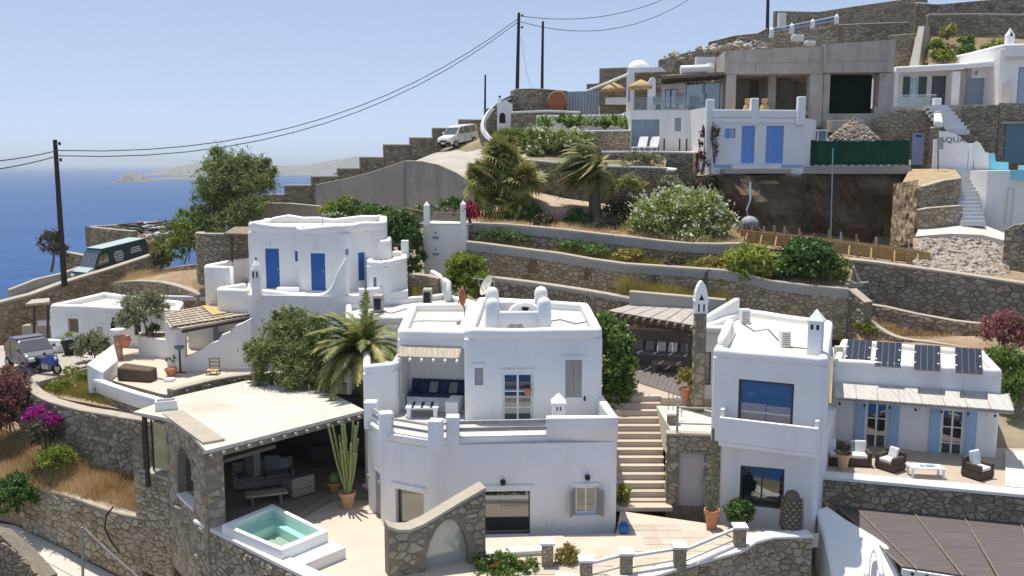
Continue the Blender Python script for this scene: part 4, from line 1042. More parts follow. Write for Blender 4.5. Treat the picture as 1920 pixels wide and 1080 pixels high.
# wing terrace, its stone front and the furniture on it
tw0,tw1=V2(G(1536,890,ZW+.1)),V2(G(1960,928,ZW+.1))
struct(MB().prism(ccw([tw0+(W1 -tw0)*.02,tw1,W2+Vector((4,1)),W1]),ZW -.3,ZW).build('terrace_floor',SLAB))
stone_wall3('terrace_wall','stone wall with a broad white coping under the wing terrace',[(tw0.x,tw0.y,ZW+.10,-.5),(tw1.x,tw1.y,ZW+.10,-.5)],.45,.36,True,'stone wall',None,COPINGW,.14,.1,tones=(0,.75))
def sofa(label,p,rz,w,d,mat,cmat,cushions,seats=2,name='sofa',cat='sofa',bh=.75,extra=None):
    root=thing(name,label,cat,p);c,n=math.cos(rz),math.sin(rz)
    def bx(b,x,y,z,sx,sy,sz):b.box(p[0]+x*c -y*n,p[1]+x*n+y*c,p[2]+z,sx,sy,sz,rz)
    part('base',mat,root,lambda b:bx(b,0,0,.05,w,d,.28),bevel=.03)
    part('backrest',mat,root,lambda b:bx(b,0,d/2 -.07,.331,w,.14,bh -.33),bevel=.04)
    for s in (-1,1):part('armrest',mat,root,lambda b:bx(b,s*(w/2 -.07),-.07,.331,.14,d -.145,.26),bevel=.04)
    iw=(w -.3)/seats
    for k in range(seats):part('seat_cushion',cmat,root,lambda b:bx(b,-w/2+.15+iw*(k+.5),-.07,.333,iw -.02,d -.2,.14),bevel=.045)
    for (x,z,s,m) in cushions:part('pillow',m,root,lambda b:b.hexa([(p[0]+a*c -y*n,p[1]+a*n+y*c,p[2]+zz) for (a,y,zz) in ((x -s/2,d/2 -.34,z),(x+s/2,d/2 -.34,z),(x+s/2,d/2 -.18,z),(x -s/2,d/2 -.18,z),(x -s/2,d/2 -.22,z+s*.95),(x+s/2,d/2 -.22,z+s*.95),(x+s/2,d/2 -.12,z+s*.95),(x -s/2,d/2 -.12,z+s*.95))]),bevel=.05)
    for sx in (-1,1):
        for sy in (-1,1):part('leg',BLACK,root,lambda b:bx(b,sx*(w/2 -.06),sy*(d/2 -.06),0,.05,.05,.05))
    return root
p=G(1590,872,ZW);sofa('brown wicker sofa with white cushions and patterned pillows on the wing terrace',(p.x,p.y+.2,ZW),-.15,1.75,.85,RATTAN,CUSHW,[(-.6,.47,.45,CUSHW),(.15,.47,.42,CUSHG),(.55,.47,.45,CUSHW)])
p=G(1672,882,ZW);sofa('brown wicker armchair beside the wicker sofa, turned towards the white table',(p.x,p.y+.15,ZW),-1.0,.85,.8,RATTAN,CUSHW,[(0,.47,.4,CUSHW)],1,'armchair','armchair',.72)
p=G(1836,897,ZW);sofa('brown wicker armchair with a pale throw at the outer end of the wing terrace',(p.x,p.y+.15,ZW),.5,.85,.8,RATTAN,CUSHW,[(.05,.47,.55,CUSHW)],1,'armchair','armchair',.78)
p=G(1735,893,ZW);ct=thing('low_table','low white slatted table between the wicker armchairs','table',(p.x,p.y,ZW))
for k in range(6):part('slat',WPAINT,ct,lambda b:b.box(p.x -.02,p.y -.25+k*.1,ZW+.36,1.25,.085,.04,-.12))
for sx in (-1,1):
    for sy in (-1,1):part('leg',WPAINT,ct,lambda b:b.box(p.x+sx*.55,p.y+sy*.22 -sx*.06,ZW,.07,.07,.36))
for k,s in enumerate((-.15,.08,.25)):tag(part('napkin' if k else 'tray',GREYB,None,lambda b:b.box(p.x+s,p.y,ZW+.402,.16 if k==1 else .1,.2,.03)),['small grey tray at the sofa end of the white slatted table','folded grey napkin in the middle of the white slatted table','small grey napkin at the outer end of the white slatted table'][k],'tableware')
p=G(1580,880,ZW);o=pot('planter','terracotta pot with a dried bushy plant in front of the wicker sofa','potted plant',p,.25,.62,TERRAL)
foliage('plant',GREYSH,o,[(p.x,p.y,p.z+.78,.33,.33,.26)],900,.07,2,.2)
part('steps',WHITE,B,lambda b:[b.box(W2.x+.9,tw1.y+2.6 -k*.4,ZW,1.0,.4,.14*(3 -k)) for k in range(3)])
struct(MB().prism(ccw([V2(G(1885,912,ZW+.1)),V2(G(1990,922,ZW+.1)),V2(G(1990,850,ZW+.1)),V2(G(1885,845,ZW+.1))]),ZW -.1,ZW+.12).build('side_path',CREAM))
# reed-roofed car port in the lower right corner
c0,c1,c2,c3=G(1556,940,1.25),G(1990,982,1.25),G(2010,1112,1.05),G(1690,1064,1.05)
cp=thing('reed_carport','brown reed roofed shelter below the terrace wall in the lower corner','carport',(c3.x,c3.y,-1.5))
N=6
lerp=lambda a,b,t:a+(b -a)*t
xs_=[-.02,.14,.5,.86,1.2,1.5]
def row(t):return lerp(c0,c1,t),lerp(c3,c2,t)
ed=[0,.085,.36,.585,.83,1.0]
for k in range(5):
    (a,d),(b2,e)=row(ed[k]+.004),row(ed[k+1] -.004)
    part('reed_panel',REED,cp,lambda b:b.hexa([d,e,b2,a]+[q+Vector((0,0,.05)) for q in (d,e,b2,a)]))
    if k:part('batten',WOOD,cp,lambda b:b.tube([row(ed[k])[0]+Vector((0,.1,.08)),row(ed[k])[1]+Vector((0,-.15,.08))],.028,6))
part('batten',WOOD,cp,lambda b:b.tube([c0+Vector((-.02,0,.08)),c3+Vector((-.02,-.15,.08))],.03,6))
part('front_beam',WPAINT,cp,lambda b:b.hexa([c3+Vector((0,-.1,-.22)),c2+Vector((0,-.1,-.22)),c2+Vector((0,0,-.22)),c3+Vector((0,0,-.22)),c3+Vector((0,-.1,-.02)),c2+Vector((0,-.1,-.02)),c2+Vector((0,0,-.02)),c3+Vector((0,0,-.02))]))
for k in range(9):
    q=lerp(c3,c2,.06+k*.09);part('rafter_end',BLACK,cp,lambda b:b.tube([q+Vector((0,-.14,-.12)),q+Vector((0,1.0,-.12))],.05,8))
for q in (c0,c1,c2,c3):part('post',WPAINT,cp,lambda b:b.box(q.x+(.15 if q is not c2 else -.1),q.y,-1.6,.14,.14,2.4))
# curving white wall beside it
cw=thing('curved_white_wall','white plastered wall curving down beside the reed roofed shelter','wall',A(1560,1075,29))
Ls=[A(1531,955,31.6),A(1535,975,30.9),A(1545,1010,30.0),A(1556,1060,29.2),A(1566,1110,28.5),A(1580,1190,27.4)]
Rs=[A(1556,950,31.6),A(1592,975,30.9),A(1640,1003,30.0),A(1668,1022,29.2),A(1690,1078,28.3),A(1705,1180,27.4)]
v=[];f=[]
for a,c in zip(Ls,Rs):
    zz=a.z;v+=[(a.x,a.y,-3),(a.x,a.y,zz -.06),(a.x+.07,a.y,zz),(c.x -.1,c.y,c.z),(c.x,c.y,c.z -.1),(c.x,c.y,-3)]
for i in range(len(Ls) -1):f+=[(i*6+q,i*6+(q+1)%6,(i+1)*6+(q+1)%6,(i+1)*6+q) for q in range(6)]
f+=[tuple(range(6)),tuple(5*6+q for q in range(5,-1,-1))]
MB().add(v,f).build('wall_core',WHITE,cw)
hp=[A(1622,1085,28.0),A(1626,1045,28.6),A(1634,1030,29.0),A(1644,1042,28.8),A(1652,1085,28.2)]
part('arched_rim',WHITEB,cw,lambda b:b.tube([Vector(p)+Vector((0,-.1,.05)) for p in smoothline([tuple(p) for p in hp],4)],.09,8),smooth='all')
# ================================================================== stairs between the houses
st=thing('stone_staircase','long flight of pale stone steps rising between the two white houses','staircase',(4.7,32.4,ZP))
ns=14;rise=(ZT -ZP)/ns;sx0,sx1=3.68,5.75
for k in range(ns):
    y0_=32.45+k*.33;xr=sx1+.03*k
    b=MB();b.box((sx0+xr)/2,y0_+.6,ZP -.1 if k==0 else ZP+rise*k -.05,xr -sx0,1.2,rise+(.1 if k==0 else .05) -.05);b.t=[.5+.5*rng.random()]*8;b.build('riser',SLAB,st)
    b=MB();b.box((sx0+xr)/2+rng.uniform(-.01,.01),y0_+.155,ZP+rise*(k+1) -.05,xr -sx0+.06,.36,.05+rng.uniform(-.004,.004));b.t=[rng.random()]*8;b.build('tread',SLAB,st,bevel=0)
b=MB();b.box(4.75,32.25,ZP+.0,2.3,.65,.15);b.t=[.6]*8;b.build('tread',SLAB,st)
struct(earth_patch('pergola_terrace',[(3.7,37.05,ZT),(6.1,37.05,ZT),(6.2,36.4,ZT),(6.9,36.4,ZT),(8.6,36.0,ZT),(8.6,46,ZT),(3.7,46,ZT)],SLAB,None,1.5))
struct(earth_patch('landing_floor',[(5.95,32.75,4.14),(P1.x+.6,32.5,4.14),(P6.x,36.2,4.14),(5.95,36.39,4.14)],CREAM,None,1.2))
dw=thing('stone_door_wall','stone faced wall with a pale taupe cellar door at the foot of the stairs','stone wall',A(1300,965,32.2))
q0,q1=V2(A(1250,880,32.35)),V2(A(1353,880,32.1));df=Face(q0,q1)
dr=df.rect(1272,850,1321,968);dr=(dr[0],dr[1],ZP+.02,dr[3])
door(df,dr,dw,M('pale_taupe_door',(.47,.42,.40),.6,.05,3),.16,px=False,planks=1)
part_core=MB();df.box(part_core,0,df.L,ZP -.5,4.12,-.6,0);oc=part_core.build('wall_core',MORTAR,dw);fix(oc);cc=df.cut.build('cut_tmp',MORTAR);fix(cc);boolean(oc,cc)
hl=lambda u,z,p:dr[0] -.06<u<dr[1]+.06 and z<dr[3]+.06
stones_on(lambda u,z,o:tuple(df.P(u,z,o)),[(0,df.L,ZP,4.1)],.26,.18,dw,STONEW,True,.012,.035,hl)
stones_on(lambda u,z,o:tuple(df.P(-o,z,-u)),[(0,.6,ZP,4.1)],.34,.24,dw,STONEW,True,.012,.035)
part('lintel',WOOD,dw,lambda b:df.box(b,dr[0] -.1,dr[1]+.1,dr[3]+.005,dr[3]+.1,.0,.045))
part('coping',COPING,dw,lambda b:df.box(b,-.05,df.L,4.121,4.2,-.4,.06))
def pier(px,py0,py1,Y,w,label,mat=STONE,cap=True,group=None,size=.2):
    t=A(px,py0,Y);f=A(px,py1,Y) if py1>50 else Vector((t.x,Y,py1));o=thing('stone_post',label,'post',f,group)
    part('core',MORTARW,o,lambda b:b.box(t.x,Y+w/2,f.z -.3,w,w,t.z -f.z+.3 -.08))
    stones_on(lambda u,v,s:(t.x -w/2+u,Y -s,v),[(0,w,f.z -.05,t.z -.1)],size,size*.75,o,mat,True,.01,.02)
    if cap:part('cap',COPINGW,o,lambda b:b.box(t.x,Y+w/2,t.z -.08,w+.12,w+.12,.08,0),bevel=.015)
    return t
pier(1262,775,850,33.6,.34,'stone post at the head of the cellar door wall beside the stairs')
gp=A(1266,772,34.2);gt=thing('garden_gate','small white metal gate at the top of the stone stairs','gate',(gp.x,gp.y,ZT -.2))
for s in (-.25,-.08,.09,.26):part('bar',STEEL,gt,lambda b:b.tube([(gp.x+s,gp.y,ZT -.2),(gp.x+s,gp.y+.1,ZT+.72+abs(s)*.5)],.02,5))
for z_ in (.05,.5):part('rail',STEEL,gt,lambda b:b.tube([(gp.x -.28,gp.y,ZT+z_),(gp.x+.28,gp.y+.05,ZT+z_)],.02,5))
lr=thing('landing_rail','timber and metal railing along the landing beside the balcony house','railing',A(1310,820,32.4))
for z_ in (.35,.95):part('rail',GREYWOOD,lr,lambda b:b.tube([df.P(.35,4.2+z_,-.1),df.P(df.L -.25,4.2+z_,-.1)],.035,6))
for u in (.35,df.L -.25):part('post',GREYWOOD,lr,lambda b:b.tube([df.P(u,4.2,-.1),df.P(u,5.25,-.1)],.045,6))
# pergola and its seating
pg=thing('pergola','timber pergola with a slatted grey roof over the outdoor lounge','pergola',G(1220,690,ZT))
R0,R1,R2,R3=G(1140,584,6.95),G(1308,613,6.95),G(1330,584,6.95),G(1206,566,6.95)
nb=6
for k in range(nb):
    a,c=R0+(R1 -R0)*(k/nb),R0+(R1 -R0)*((k+1)/nb -.012);d,e=R3+(R2 -R3)*(k/nb),R3+(R2 -R3)*((k+1)/nb -.012)
    part('roof_board',GREYWOOD,pg,lambda b:b.hexa([a,c,e,d]+[q+Vector((0,0,.05)) for q in (a,c,e,d)]))
for k in range(12):
    a=R0+(R1 -R0)*((k+.3)/12);d=R3+(R2 -R3)*((k+.3)/12);e=(a -d).normalized();sdv=(R1 -R0).normalized()*.05
    part('rafter',WOOD,pg,lambda b:b.hexa([a+e*.35 -sdv -Vector((0,0,.17)),a+e*.35+sdv -Vector((0,0,.17)),d+sdv -Vector((0,0,.17)),d -sdv -Vector((0,0,.17)),a+e*.35 -sdv -Vector((0,0,.01)),a+e*.35+sdv -Vector((0,0,.01)),d+sdv -Vector((0,0,.01)),d -sdv -Vector((0,0,.01))]))
for (a,c) in ((R0,R1),(R3,R2)):
    dn=Vector((0,.08,0));part('beam',DARKWOOD,pg,lambda b:b.hexa([a -dn -Vector((0,0,.38)),c -dn -Vector((0,0,.38)),c+dn -Vector((0,0,.38)),a+dn -Vector((0,0,.38)),a -dn -Vector((0,0,.175)),c -dn -Vector((0,0,.175)),c+dn -Vector((0,0,.175)),a+dn -Vector((0,0,.175))]))
for q in (R0+Vector((.3,.1,0)),R1+Vector((-.3,.1,0)),R3+Vector((0,-.1,0)),R2+Vector((0,-.1,0))):part('post',DARKWOOD,pg,lambda b:b.box(q.x,q.y,ZT,.16,.16,6.57 -ZT))
bw0,bw1=V2(A(1150,640,44.5)),V2(A(1345,640,42.6));lfc=Face(bw0,bw1)
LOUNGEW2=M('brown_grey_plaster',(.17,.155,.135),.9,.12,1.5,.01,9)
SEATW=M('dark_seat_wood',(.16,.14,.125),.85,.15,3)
lw=thing('lounge_back_wall','grey plastered planter wall behind the pergola seating','wall',lfc.P(lfc.L/2,ZT,0))
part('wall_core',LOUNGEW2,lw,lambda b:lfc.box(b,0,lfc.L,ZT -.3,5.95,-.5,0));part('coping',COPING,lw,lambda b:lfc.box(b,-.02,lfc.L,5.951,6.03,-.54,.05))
ls=thing('lounge_sofa','long built in lounge seat with a row of patterned pillows under the pergola','sofa',lfc.P(lfc.L/2,ZT,.5))
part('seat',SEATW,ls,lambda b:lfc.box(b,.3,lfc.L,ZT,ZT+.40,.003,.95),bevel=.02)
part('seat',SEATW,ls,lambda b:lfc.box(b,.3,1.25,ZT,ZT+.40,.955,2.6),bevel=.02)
part('seat_cushion',CUSHG,ls,lambda b:lfc.box(b,1.27,lfc.L,ZT+.402,ZT+.52,.05,.94),bevel=.04)
part('seat_cushion',CUSHG,ls,lambda b:lfc.box(b,.32,1.25,ZT+.402,ZT+.52,.05,2.58),bevel=.04)
for k in range(8):
    u=.55+k*.56;m=[CUSHW,CUSHG,M('mauve_cushion',(.34,.26,.28),.9,.2,8,.01,12),CUSHW][k%4]
    part('pillow',m,ls,lambda b:b.hexa([lfc.P(u,ZT+.525,.32),lfc.P(u+.48,ZT+.525,.32),lfc.P(u+.48,ZT+.525,.14),lfc.P(u,ZT+.525,.14),lfc.P(u+.03,ZT+.98,.14),lfc.P(u+.45,ZT+.98,.14),lfc.P(u+.45,ZT+.98,.03),lfc.P(u+.03,ZT+.98,.03)]),bevel=.06)
tp=G(1250,700,ZT);lt=thing('lounge_table','brown slatted timber coffee table under the pergola','table',(tp.x,tp.y+.2,ZT))
for k in range(6):part('slat',WOOD,lt,lambda b:b.box(tp.x+.02*k,tp.y+.0+k*.13,ZT+.40,1.35,.115,.04,-.25))
for sx in (-1,1):
    for sy in (0,1):part('leg',WOOD,lt,lambda b:b.box(tp.x+sx*.55,tp.y+.05+sy*.5 -sx*.13,ZT,.08,.08,.40))
for k,px in enumerate((1152,1195,1240)):
    q=A(px,608+k*5,44.3 -k*.4);o=pot('planter',['straw coloured pot on the planter wall nearest the tall tree','straw coloured pot in the middle of the planter wall','straw coloured pot on the planter wall nearest the stone pier'][k],'pot',(q.x,q.y+.3,6.03),.24,.42,TERRAL,'pots on the planter wall')
    foliage('plant',DRYG,o,[(q.x,q.y+.3,6.5,.32,.3,.2)],300,.1,3)
roofline('roof_cable','black cable wandering over the cream roof of the balcony house',[(1390,606),(1415,622),(1440,618),(1470,650),(1515,655)],ZB+.06,.018,BLACK)
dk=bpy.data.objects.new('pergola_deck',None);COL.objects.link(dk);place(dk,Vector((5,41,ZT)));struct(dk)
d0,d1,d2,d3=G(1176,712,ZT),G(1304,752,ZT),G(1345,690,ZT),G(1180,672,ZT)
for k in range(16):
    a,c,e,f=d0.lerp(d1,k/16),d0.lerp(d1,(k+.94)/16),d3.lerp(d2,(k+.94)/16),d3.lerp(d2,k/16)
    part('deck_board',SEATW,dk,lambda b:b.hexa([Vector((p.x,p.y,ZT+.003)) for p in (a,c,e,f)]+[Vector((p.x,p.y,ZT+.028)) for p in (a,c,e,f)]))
# ================================================================== the covered lounge and plunge pool on the left
def slab_poly(f,uz,o0,o1):
    b=MB();n=len(uz);v=[f.P(u,z,o1) for u,z in uz]+[f.P(u,z,o0) for u,z in uz]
    b.add(v,[tuple(range(n)),tuple(range(2*n -1,n -1,-1))]+[(i,n+i,n+(i+1)%n,(i+1)%n) for i in range(n)]);return b
def arch_uz(u0,u1,z0,z1,n=10,pointed=1.0):
    um=(u0+u1)/2;w=(u1 -u0)/2;h=min(z1 -z0,w*1.35);zs=z1 -h
    return [(u0,z0),(u1,z0)]+[(um+w*math.cos(math.pi*k/n),zs+h*math.sin(math.pi*k/n)**pointed) for k in range(n+1)]
ZC=4.72
cnp=[G(250,772,ZC),G(330,743,ZC),G(465,713,ZC),G(600,726,ZC),G(684,769,ZC),G(386,845,ZC),G(345,800,ZC),G(312,784,ZC)]
cano=thing('lounge_canopy','broad pale canopy roof on rafters over the shaded outdoor lounge','canopy',G(520,960,ZP))
part('roof',M('canopy_screed',(.57,.53,.455),.9,.08,.8,.01,9,stain=((.38,.31,.245),.75,(.28,.28,.28),.545)),cano,lambda b:b.prism(ccw([V2(p) for p in cnp]),ZC -.12,ZC))
part('shade_lining',DARKWOOD,cano,lambda b:b.prism(ccw([V2(p)+(V2(G(470,770,ZC)) -V2(p))*.03 for p in cnp]),ZC -.15,ZC -.122))  # dark lining added under the roof to deepen the lounge shade
fe0,fe1=cnp[5],cnp[4];fdir=(fe1 -fe0).normalized();fn=Vector((fdir.y,-fdir.x,0));fn=fn if fn.y<0 else -fn
part('edge_beam',WOOD,cano,lambda b:b.hexa([fe0 -fn*.05+Vector((0,0,-.33)),fe1 -fn*.05+Vector((0,0,-.33)),fe1 -fn*.2+Vector((0,0,-.33)),fe0 -fn*.2+Vector((0,0,-.33)),fe0 -fn*.05+Vector((0,0,-.123)),fe1 -fn*.05+Vector((0,0,-.123)),fe1 -fn*.2+Vector((0,0,-.123)),fe0 -fn*.2+Vector((0,0,-.123))]))
for k in range(14):
    q=fe0.lerp(fe1,(k+.3)/14)+Vector((0,0,-.2));part('rafter',GREYWOOD,cano,lambda b:b.tube([q+fn*.12,q -fn*min(5.2,.35+k*.75)],.06,7))
part('post',DARKWOOD,cano,lambda b:b.box(cnp[0].x+.45,cnp[0].y -.1,1.8,.14,.14,ZC -1.93))
part('beam',DARKWOOD,cano,lambda b:b.hexa([cnp[0]+Vector((.3,.3,-.3)),cnp[7]+Vector((.3,.5,-.3)),cnp[7]+Vector((.3,.7,-.3)),cnp[0]+Vector((.3,.5,-.3)),cnp[0]+Vector((.3,.3,-.125)),cnp[7]+Vector((.3,.5,-.125)),cnp[7]+Vector((.3,.7,-.125)),cnp[0]+Vector((.3,.5,-.125))]))
# planter box on the canopy
q=G(312,767,ZC);pl=thing('planter_box','small empty white planter box standing on the canopy roof edge','planter box',(q.x,q.y,ZC))
for (dx,dy,sx,sy) in ((0,-.22,.78,.06),(0,.22,.78,.06),(-.36,0,.06,.38),(.36,0,.06,.38)):part('side',WPAINT,pl,lambda b:b.box(q.x+dx*.94 -dy*.34,q.y+dy*.94+dx*.34,ZC,sx,sy,.36,.35))
part('base',EARTH,pl,lambda b:b.box(q.x,q.y,ZC+.02,.64,.36,.1,.35))
# arched side wall
F0,F1=V2(A(312,850,33.0)),V2(A(386,900,29.35));lwf=Face(F0,F1)
lww=thing('arched_side_wall','stone side wall of the lounge with a tall arched window','stone wall',lwf.P(lwf.L/2,0,0))
zt0,zt1=4.77,4.80
core=slab_poly(lwf,[(0,-1.2),(lwf.L,-1.2),(lwf.L,zt1 -.12),(0,zt0 -.12)],-.62,0).build('wall_core',MORTARW,lww);fix(core)
ua,ub=1.25,3.15;AU=arch_uz(ua,ub,2.0,4.05)
cutm=slab_poly(lwf,AU,-.9,.3).build('cut_tmp',MORTARW);fix(cutm);boolean(core,cutm)
def inarch(u,z,a0,a1,z0,z1,g=.06):
    if not (a0 -g<u<a1+g and z>z0 -g):return False
    um=(a0+a1)/2;w=(a1 -a0)/2+g;h=min(z1 -z0,(a1 -a0)/2*1.35)+g;zs=z1 -h+g
    return z<zs or ((u -um)/w)**2+((z -zs)/h)**2<1
hol=lambda u,z,p:inarch(u,z,ua,ub,2.0,4.05) or any(inarch(x,y,ua,ub,2.0,4.05,-.08) for x,y in p)
stones_on(lambda u,z,o:tuple(lwf.P(u,z,o)),[(0,lwf.L,-1.1,4.76)],.36,.25,lww,STONEW,True,.014,.045,hol)
ef=Face(F1,F1+Vector((.62*-lwf.n.x,.62*-lwf.n.y)))
stones_on(lambda u,z,o:tuple(ef.P(u,z,o)),[(0,.62,-1.1,4.76)],.33,.23,lww,STONEW,True,.014,.04)
slab_poly(lwf,[(-.05,zt0 -.119),(lwf.L+.06,zt1 -.119),(lwf.L+.06,zt1),(-.05,zt0)],-.68,.06).build('coping',COPING,lww)
slab_poly(lwf,arch_uz(ua+.01,ub -.01,2.05,4.04),-.34,-.32).build('pane',GLASSB,lww)
part('sill',COPINGW,lww,lambda b:lwf.box(b,ua+.02,ub -.02,1.93,2.04,-.5,.06))
# the stone foot wall with its glass bay
bay2=stone_wall3('bay_wall','low stone wall and pillar holding the glass bay at the corner of the lounge',[(A(255,960,34.3).x,34.3,2.25,-2.0),(F0.x+.02,F0.y+.02,2.22,-2.0)],.4,.34,True,mat=STONEW,mortar=MORTARW)
g0,g1=V2(A(278,850,33.7)),V2(A(310,850,33.1));gf=Face(g0,g1)
part('glass_panel',CLEAR,bay2,lambda b:gf.box(b,0,gf.L,2.26,4.2,-.22,-.205))
part('frame',DARKFR,bay2,lambda b:(gf.box(b,-.04,0,2.26,4.25,-.24,-.18),gf.box(b,gf.L,gf.L+.04,2.26,4.25,-.24,-.18)))
px_=A(264,880,34.2);part('pillar',MORTARW,bay2,lambda b:b.hexa([(px_.x -.22,34.02,2.2),(px_.x+.2,34.02,2.2),(px_.x+.2,34.5,2.2),(px_.x -.22,34.5,2.2),(px_.x -.22,34.02,3.3),(px_.x+.2,34.02,3.75),(px_.x+.2,34.5,3.75),(px_.x -.22,34.5,3.3)]))
stones_on(lambda u,z,o:(px_.x -.22+u,34.02 -o,z),[(0,.42,2.25,3.3)],.26,.2,bay2,STONEW,True,.012,.03,name='pillar_stone')
# lower retaining walls on the left
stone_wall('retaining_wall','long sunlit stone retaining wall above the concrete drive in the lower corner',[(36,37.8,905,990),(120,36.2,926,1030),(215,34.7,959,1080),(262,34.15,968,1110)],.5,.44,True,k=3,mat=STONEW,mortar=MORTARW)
stone_wall('retaining_wall','curving stone retaining wall behind the dry grass slope, under the weedy plot',[(28,42.0,700,790),(45,41.0,722,815),(75,40.0,745,840),(130,38.6,763,875),(200,37.6,776,900),(285,36.5,790,915)],.5,.40,True,k=3,tones=(0,.85))
def gw(name,label,pts,z,zb,th,size,cop,cap,mat=STONEW,mo=MORTARW,stones=True,cat='stone wall'):return stone_wall3(name,label,[tuple(G(px,py,z)[:2])+(z,zb) for px,py in pts],th,size,stones,cat,None,cop,cap,.04,1,mat,mo,stones=stones)
gw('pool_wall','stone wall with white coping along the plunge pool',[(364,974),(548,1067),(600,1092)],ZP+.42,-3,.42,.34,COPINGW,.12)
gw('pool_wall','lower stone wall in front of the plunge pool wall',[(368,1014),(520,1092)],.75,-3,.35,.34,COPINGW,.1)
stone_wall('lounge_kerb_wall','curved low stone kerb wall between the canopy roof and the upper terrace',[(326,36.9,730,765),(380,38.2,716,752),(430,39.2,706,735),(490,40.0,700,730),(560,40.4,700,730)],.42,.32,True,k=3,mat=STONEW,mortar=MORTARW,over=.02)
# back walls of the lounge
def plain_wall(name,label,p0,p1,z0,z1,th,mat,cat='wall',parent=None):
    f=Face(p0,p1);b=MB();f.box(b,0,f.L,z0,z1,-th,0)
    root=parent or thing(name,label,cat,f.P(f.L/2,z0,0));b.build('wall_core',mat,root);return root
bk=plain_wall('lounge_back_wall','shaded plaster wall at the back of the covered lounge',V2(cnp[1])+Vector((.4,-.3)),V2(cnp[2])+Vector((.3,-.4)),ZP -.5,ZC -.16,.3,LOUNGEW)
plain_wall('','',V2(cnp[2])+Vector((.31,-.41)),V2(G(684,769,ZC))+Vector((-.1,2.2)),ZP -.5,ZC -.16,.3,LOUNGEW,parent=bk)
flat('lounge_floor',[(326,950),(420,985),(520,985),(560,964),(598,942),(625,928),(690,925),(690,840),(340,840)],ZP+.25,M('shaded_lounge_floor',(.25,.215,.18),.85,.1,2,.004,12),.3)  # floor colour darkened to carry the shade of the lounge
p=G(490,915,ZP+.25);sofa('grey cushioned two seat sofa in the shade of the canopy',(p.x,p.y+.4,ZP+.25),.35,2.3,.95,RATTANG,CUSHG,[(-.45,.48,.6,CUSHG),(.35,.48,.6,CUSHG),(.8,.48,.45,GREYB)],2,'sofa','sofa',.9)
p=G(555,932,ZP+.25);sofa('grey wicker armchair with a navy pillow in the shade of the canopy',(p.x,p.y+.35,ZP+.25),-2.4,.95,.9,RATTANG,CUSHG,[(0,.48,.42,CUSHB)],1,'armchair','armchair',.78)
p=G(500,944,ZP+.25);t_=thing('lounge_table','long low stone topped table before the grey sofa','table',(p.x,p.y,ZP+.25));part('tabletop',COPING,t_,lambda b:b.box(p.x,p.y,ZP+.62,1.5,.55,.07,.35),bevel=.01)
for s in (-.5,.5):part('leg',WOOD,t_,lambda b:b.box(p.x+s*.94,p.y+s*.34,ZP+.25,.1,.4,.37,.35))
p=A(425,868,33.2);t_=thing('stone_counter','cantilevered stone counter along the arched side wall of the lounge','counter',p);part('counter_top',COPING,t_,lambda b:b.box(p.x+.6,p.y+.4,3.0,2.3,.7,.14,.9),bevel=.01);part('support',PLASTERBAND,t_,lambda b:b.box(p.x+.8,p.y+.7,ZP+.25,.3,.5,1.39,.9))
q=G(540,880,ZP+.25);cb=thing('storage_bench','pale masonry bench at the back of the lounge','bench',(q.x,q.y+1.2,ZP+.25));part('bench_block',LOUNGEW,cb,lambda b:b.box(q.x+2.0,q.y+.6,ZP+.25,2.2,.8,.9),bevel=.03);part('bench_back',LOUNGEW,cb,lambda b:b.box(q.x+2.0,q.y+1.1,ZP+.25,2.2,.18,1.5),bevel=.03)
# plunge pool
ZJ=2.08
jc=[V2(G(416,984,ZJ)),V2(G(528,1032,ZJ)),V2(G(615,996,ZJ)),V2(G(511,945,ZJ))];jm=sum(jc,Vector((0,0)))/4
jz=thing('plunge_pool','raised white plunge pool with pale turquoise water','pool',(jm.x,jm.y,ZP))
inn=[p+(jm -p)*.15 for p in jc];inn2=[p+(jm -p)*.42 for p in jc]
def ring(b,o,i,z0,z1):
    for k in range(4):
        n=(k+1)%4;b.hexa([(o[k].x,o[k].y,z0),(o[n].x,o[n].y,z0),(i[n].x,i[n].y,z0),(i[k].x,i[k].y,z0),(o[k].x,o[k].y,z1),(o[n].x,o[n].y,z1),(i[n].x,i[n].y,z1),(i[k].x,i[k].y,z1)])
for k in range(4):
    n=(k+1)%4;part('wall',WHITEB,jz,lambda b:b.hexa([(jc[k].x,jc[k].y,ZP -.3),(jc[n].x,jc[n].y,ZP -.3),(inn[n].x,inn[n].y,ZP -.3),(inn[k].x,inn[k].y,ZP -.3),(jc[k].x,jc[k].y,ZJ),(jc[n].x,jc[n].y,ZJ),(inn[n].x,inn[n].y,ZJ),(inn[k].x,inn[k].y,ZJ)]))
part('ledge',POOLT,jz,lambda b:ring(b,inn,inn2,ZP,ZJ -.42));part('basin',POOLT,jz,lambda b:b.prism(ccw(inn2),ZP -.2,ZP -.1))
wm=glassmat('pool_water',(1,1,1),.06,1,.04,(.74,.96,.93));nb_=wm.node_tree;tn_=nb_.nodes.new('ShaderNodeTexNoise');tn_.inputs['Scale'].default_value=5;bp_=nb_.nodes.new('ShaderNodeBump');bp_.inputs['Distance'].default_value=.03;nb_.links.new(tn_.outputs[0],bp_.inputs['Height'])
for n_ in nb_.nodes:
    if n_.type=='BSDF_GLOSSY':nb_.links.new(bp_.outputs[0],n_.inputs['Normal'])
part('water',wm,jz,lambda b:b.add([(p.x,p.y,ZJ -.08) for p in ccw(inn)],[(0,1,2,3)]))
lg=[V2(G(528,1046,1.78)),V2(G(549,1063,1.78)),V2(G(648,1023,1.78)),V2(G(618,1008,1.78))];part('step',WHITEB,jz,lambda b:b.prism(ccw(lg),ZP -.3,1.72))
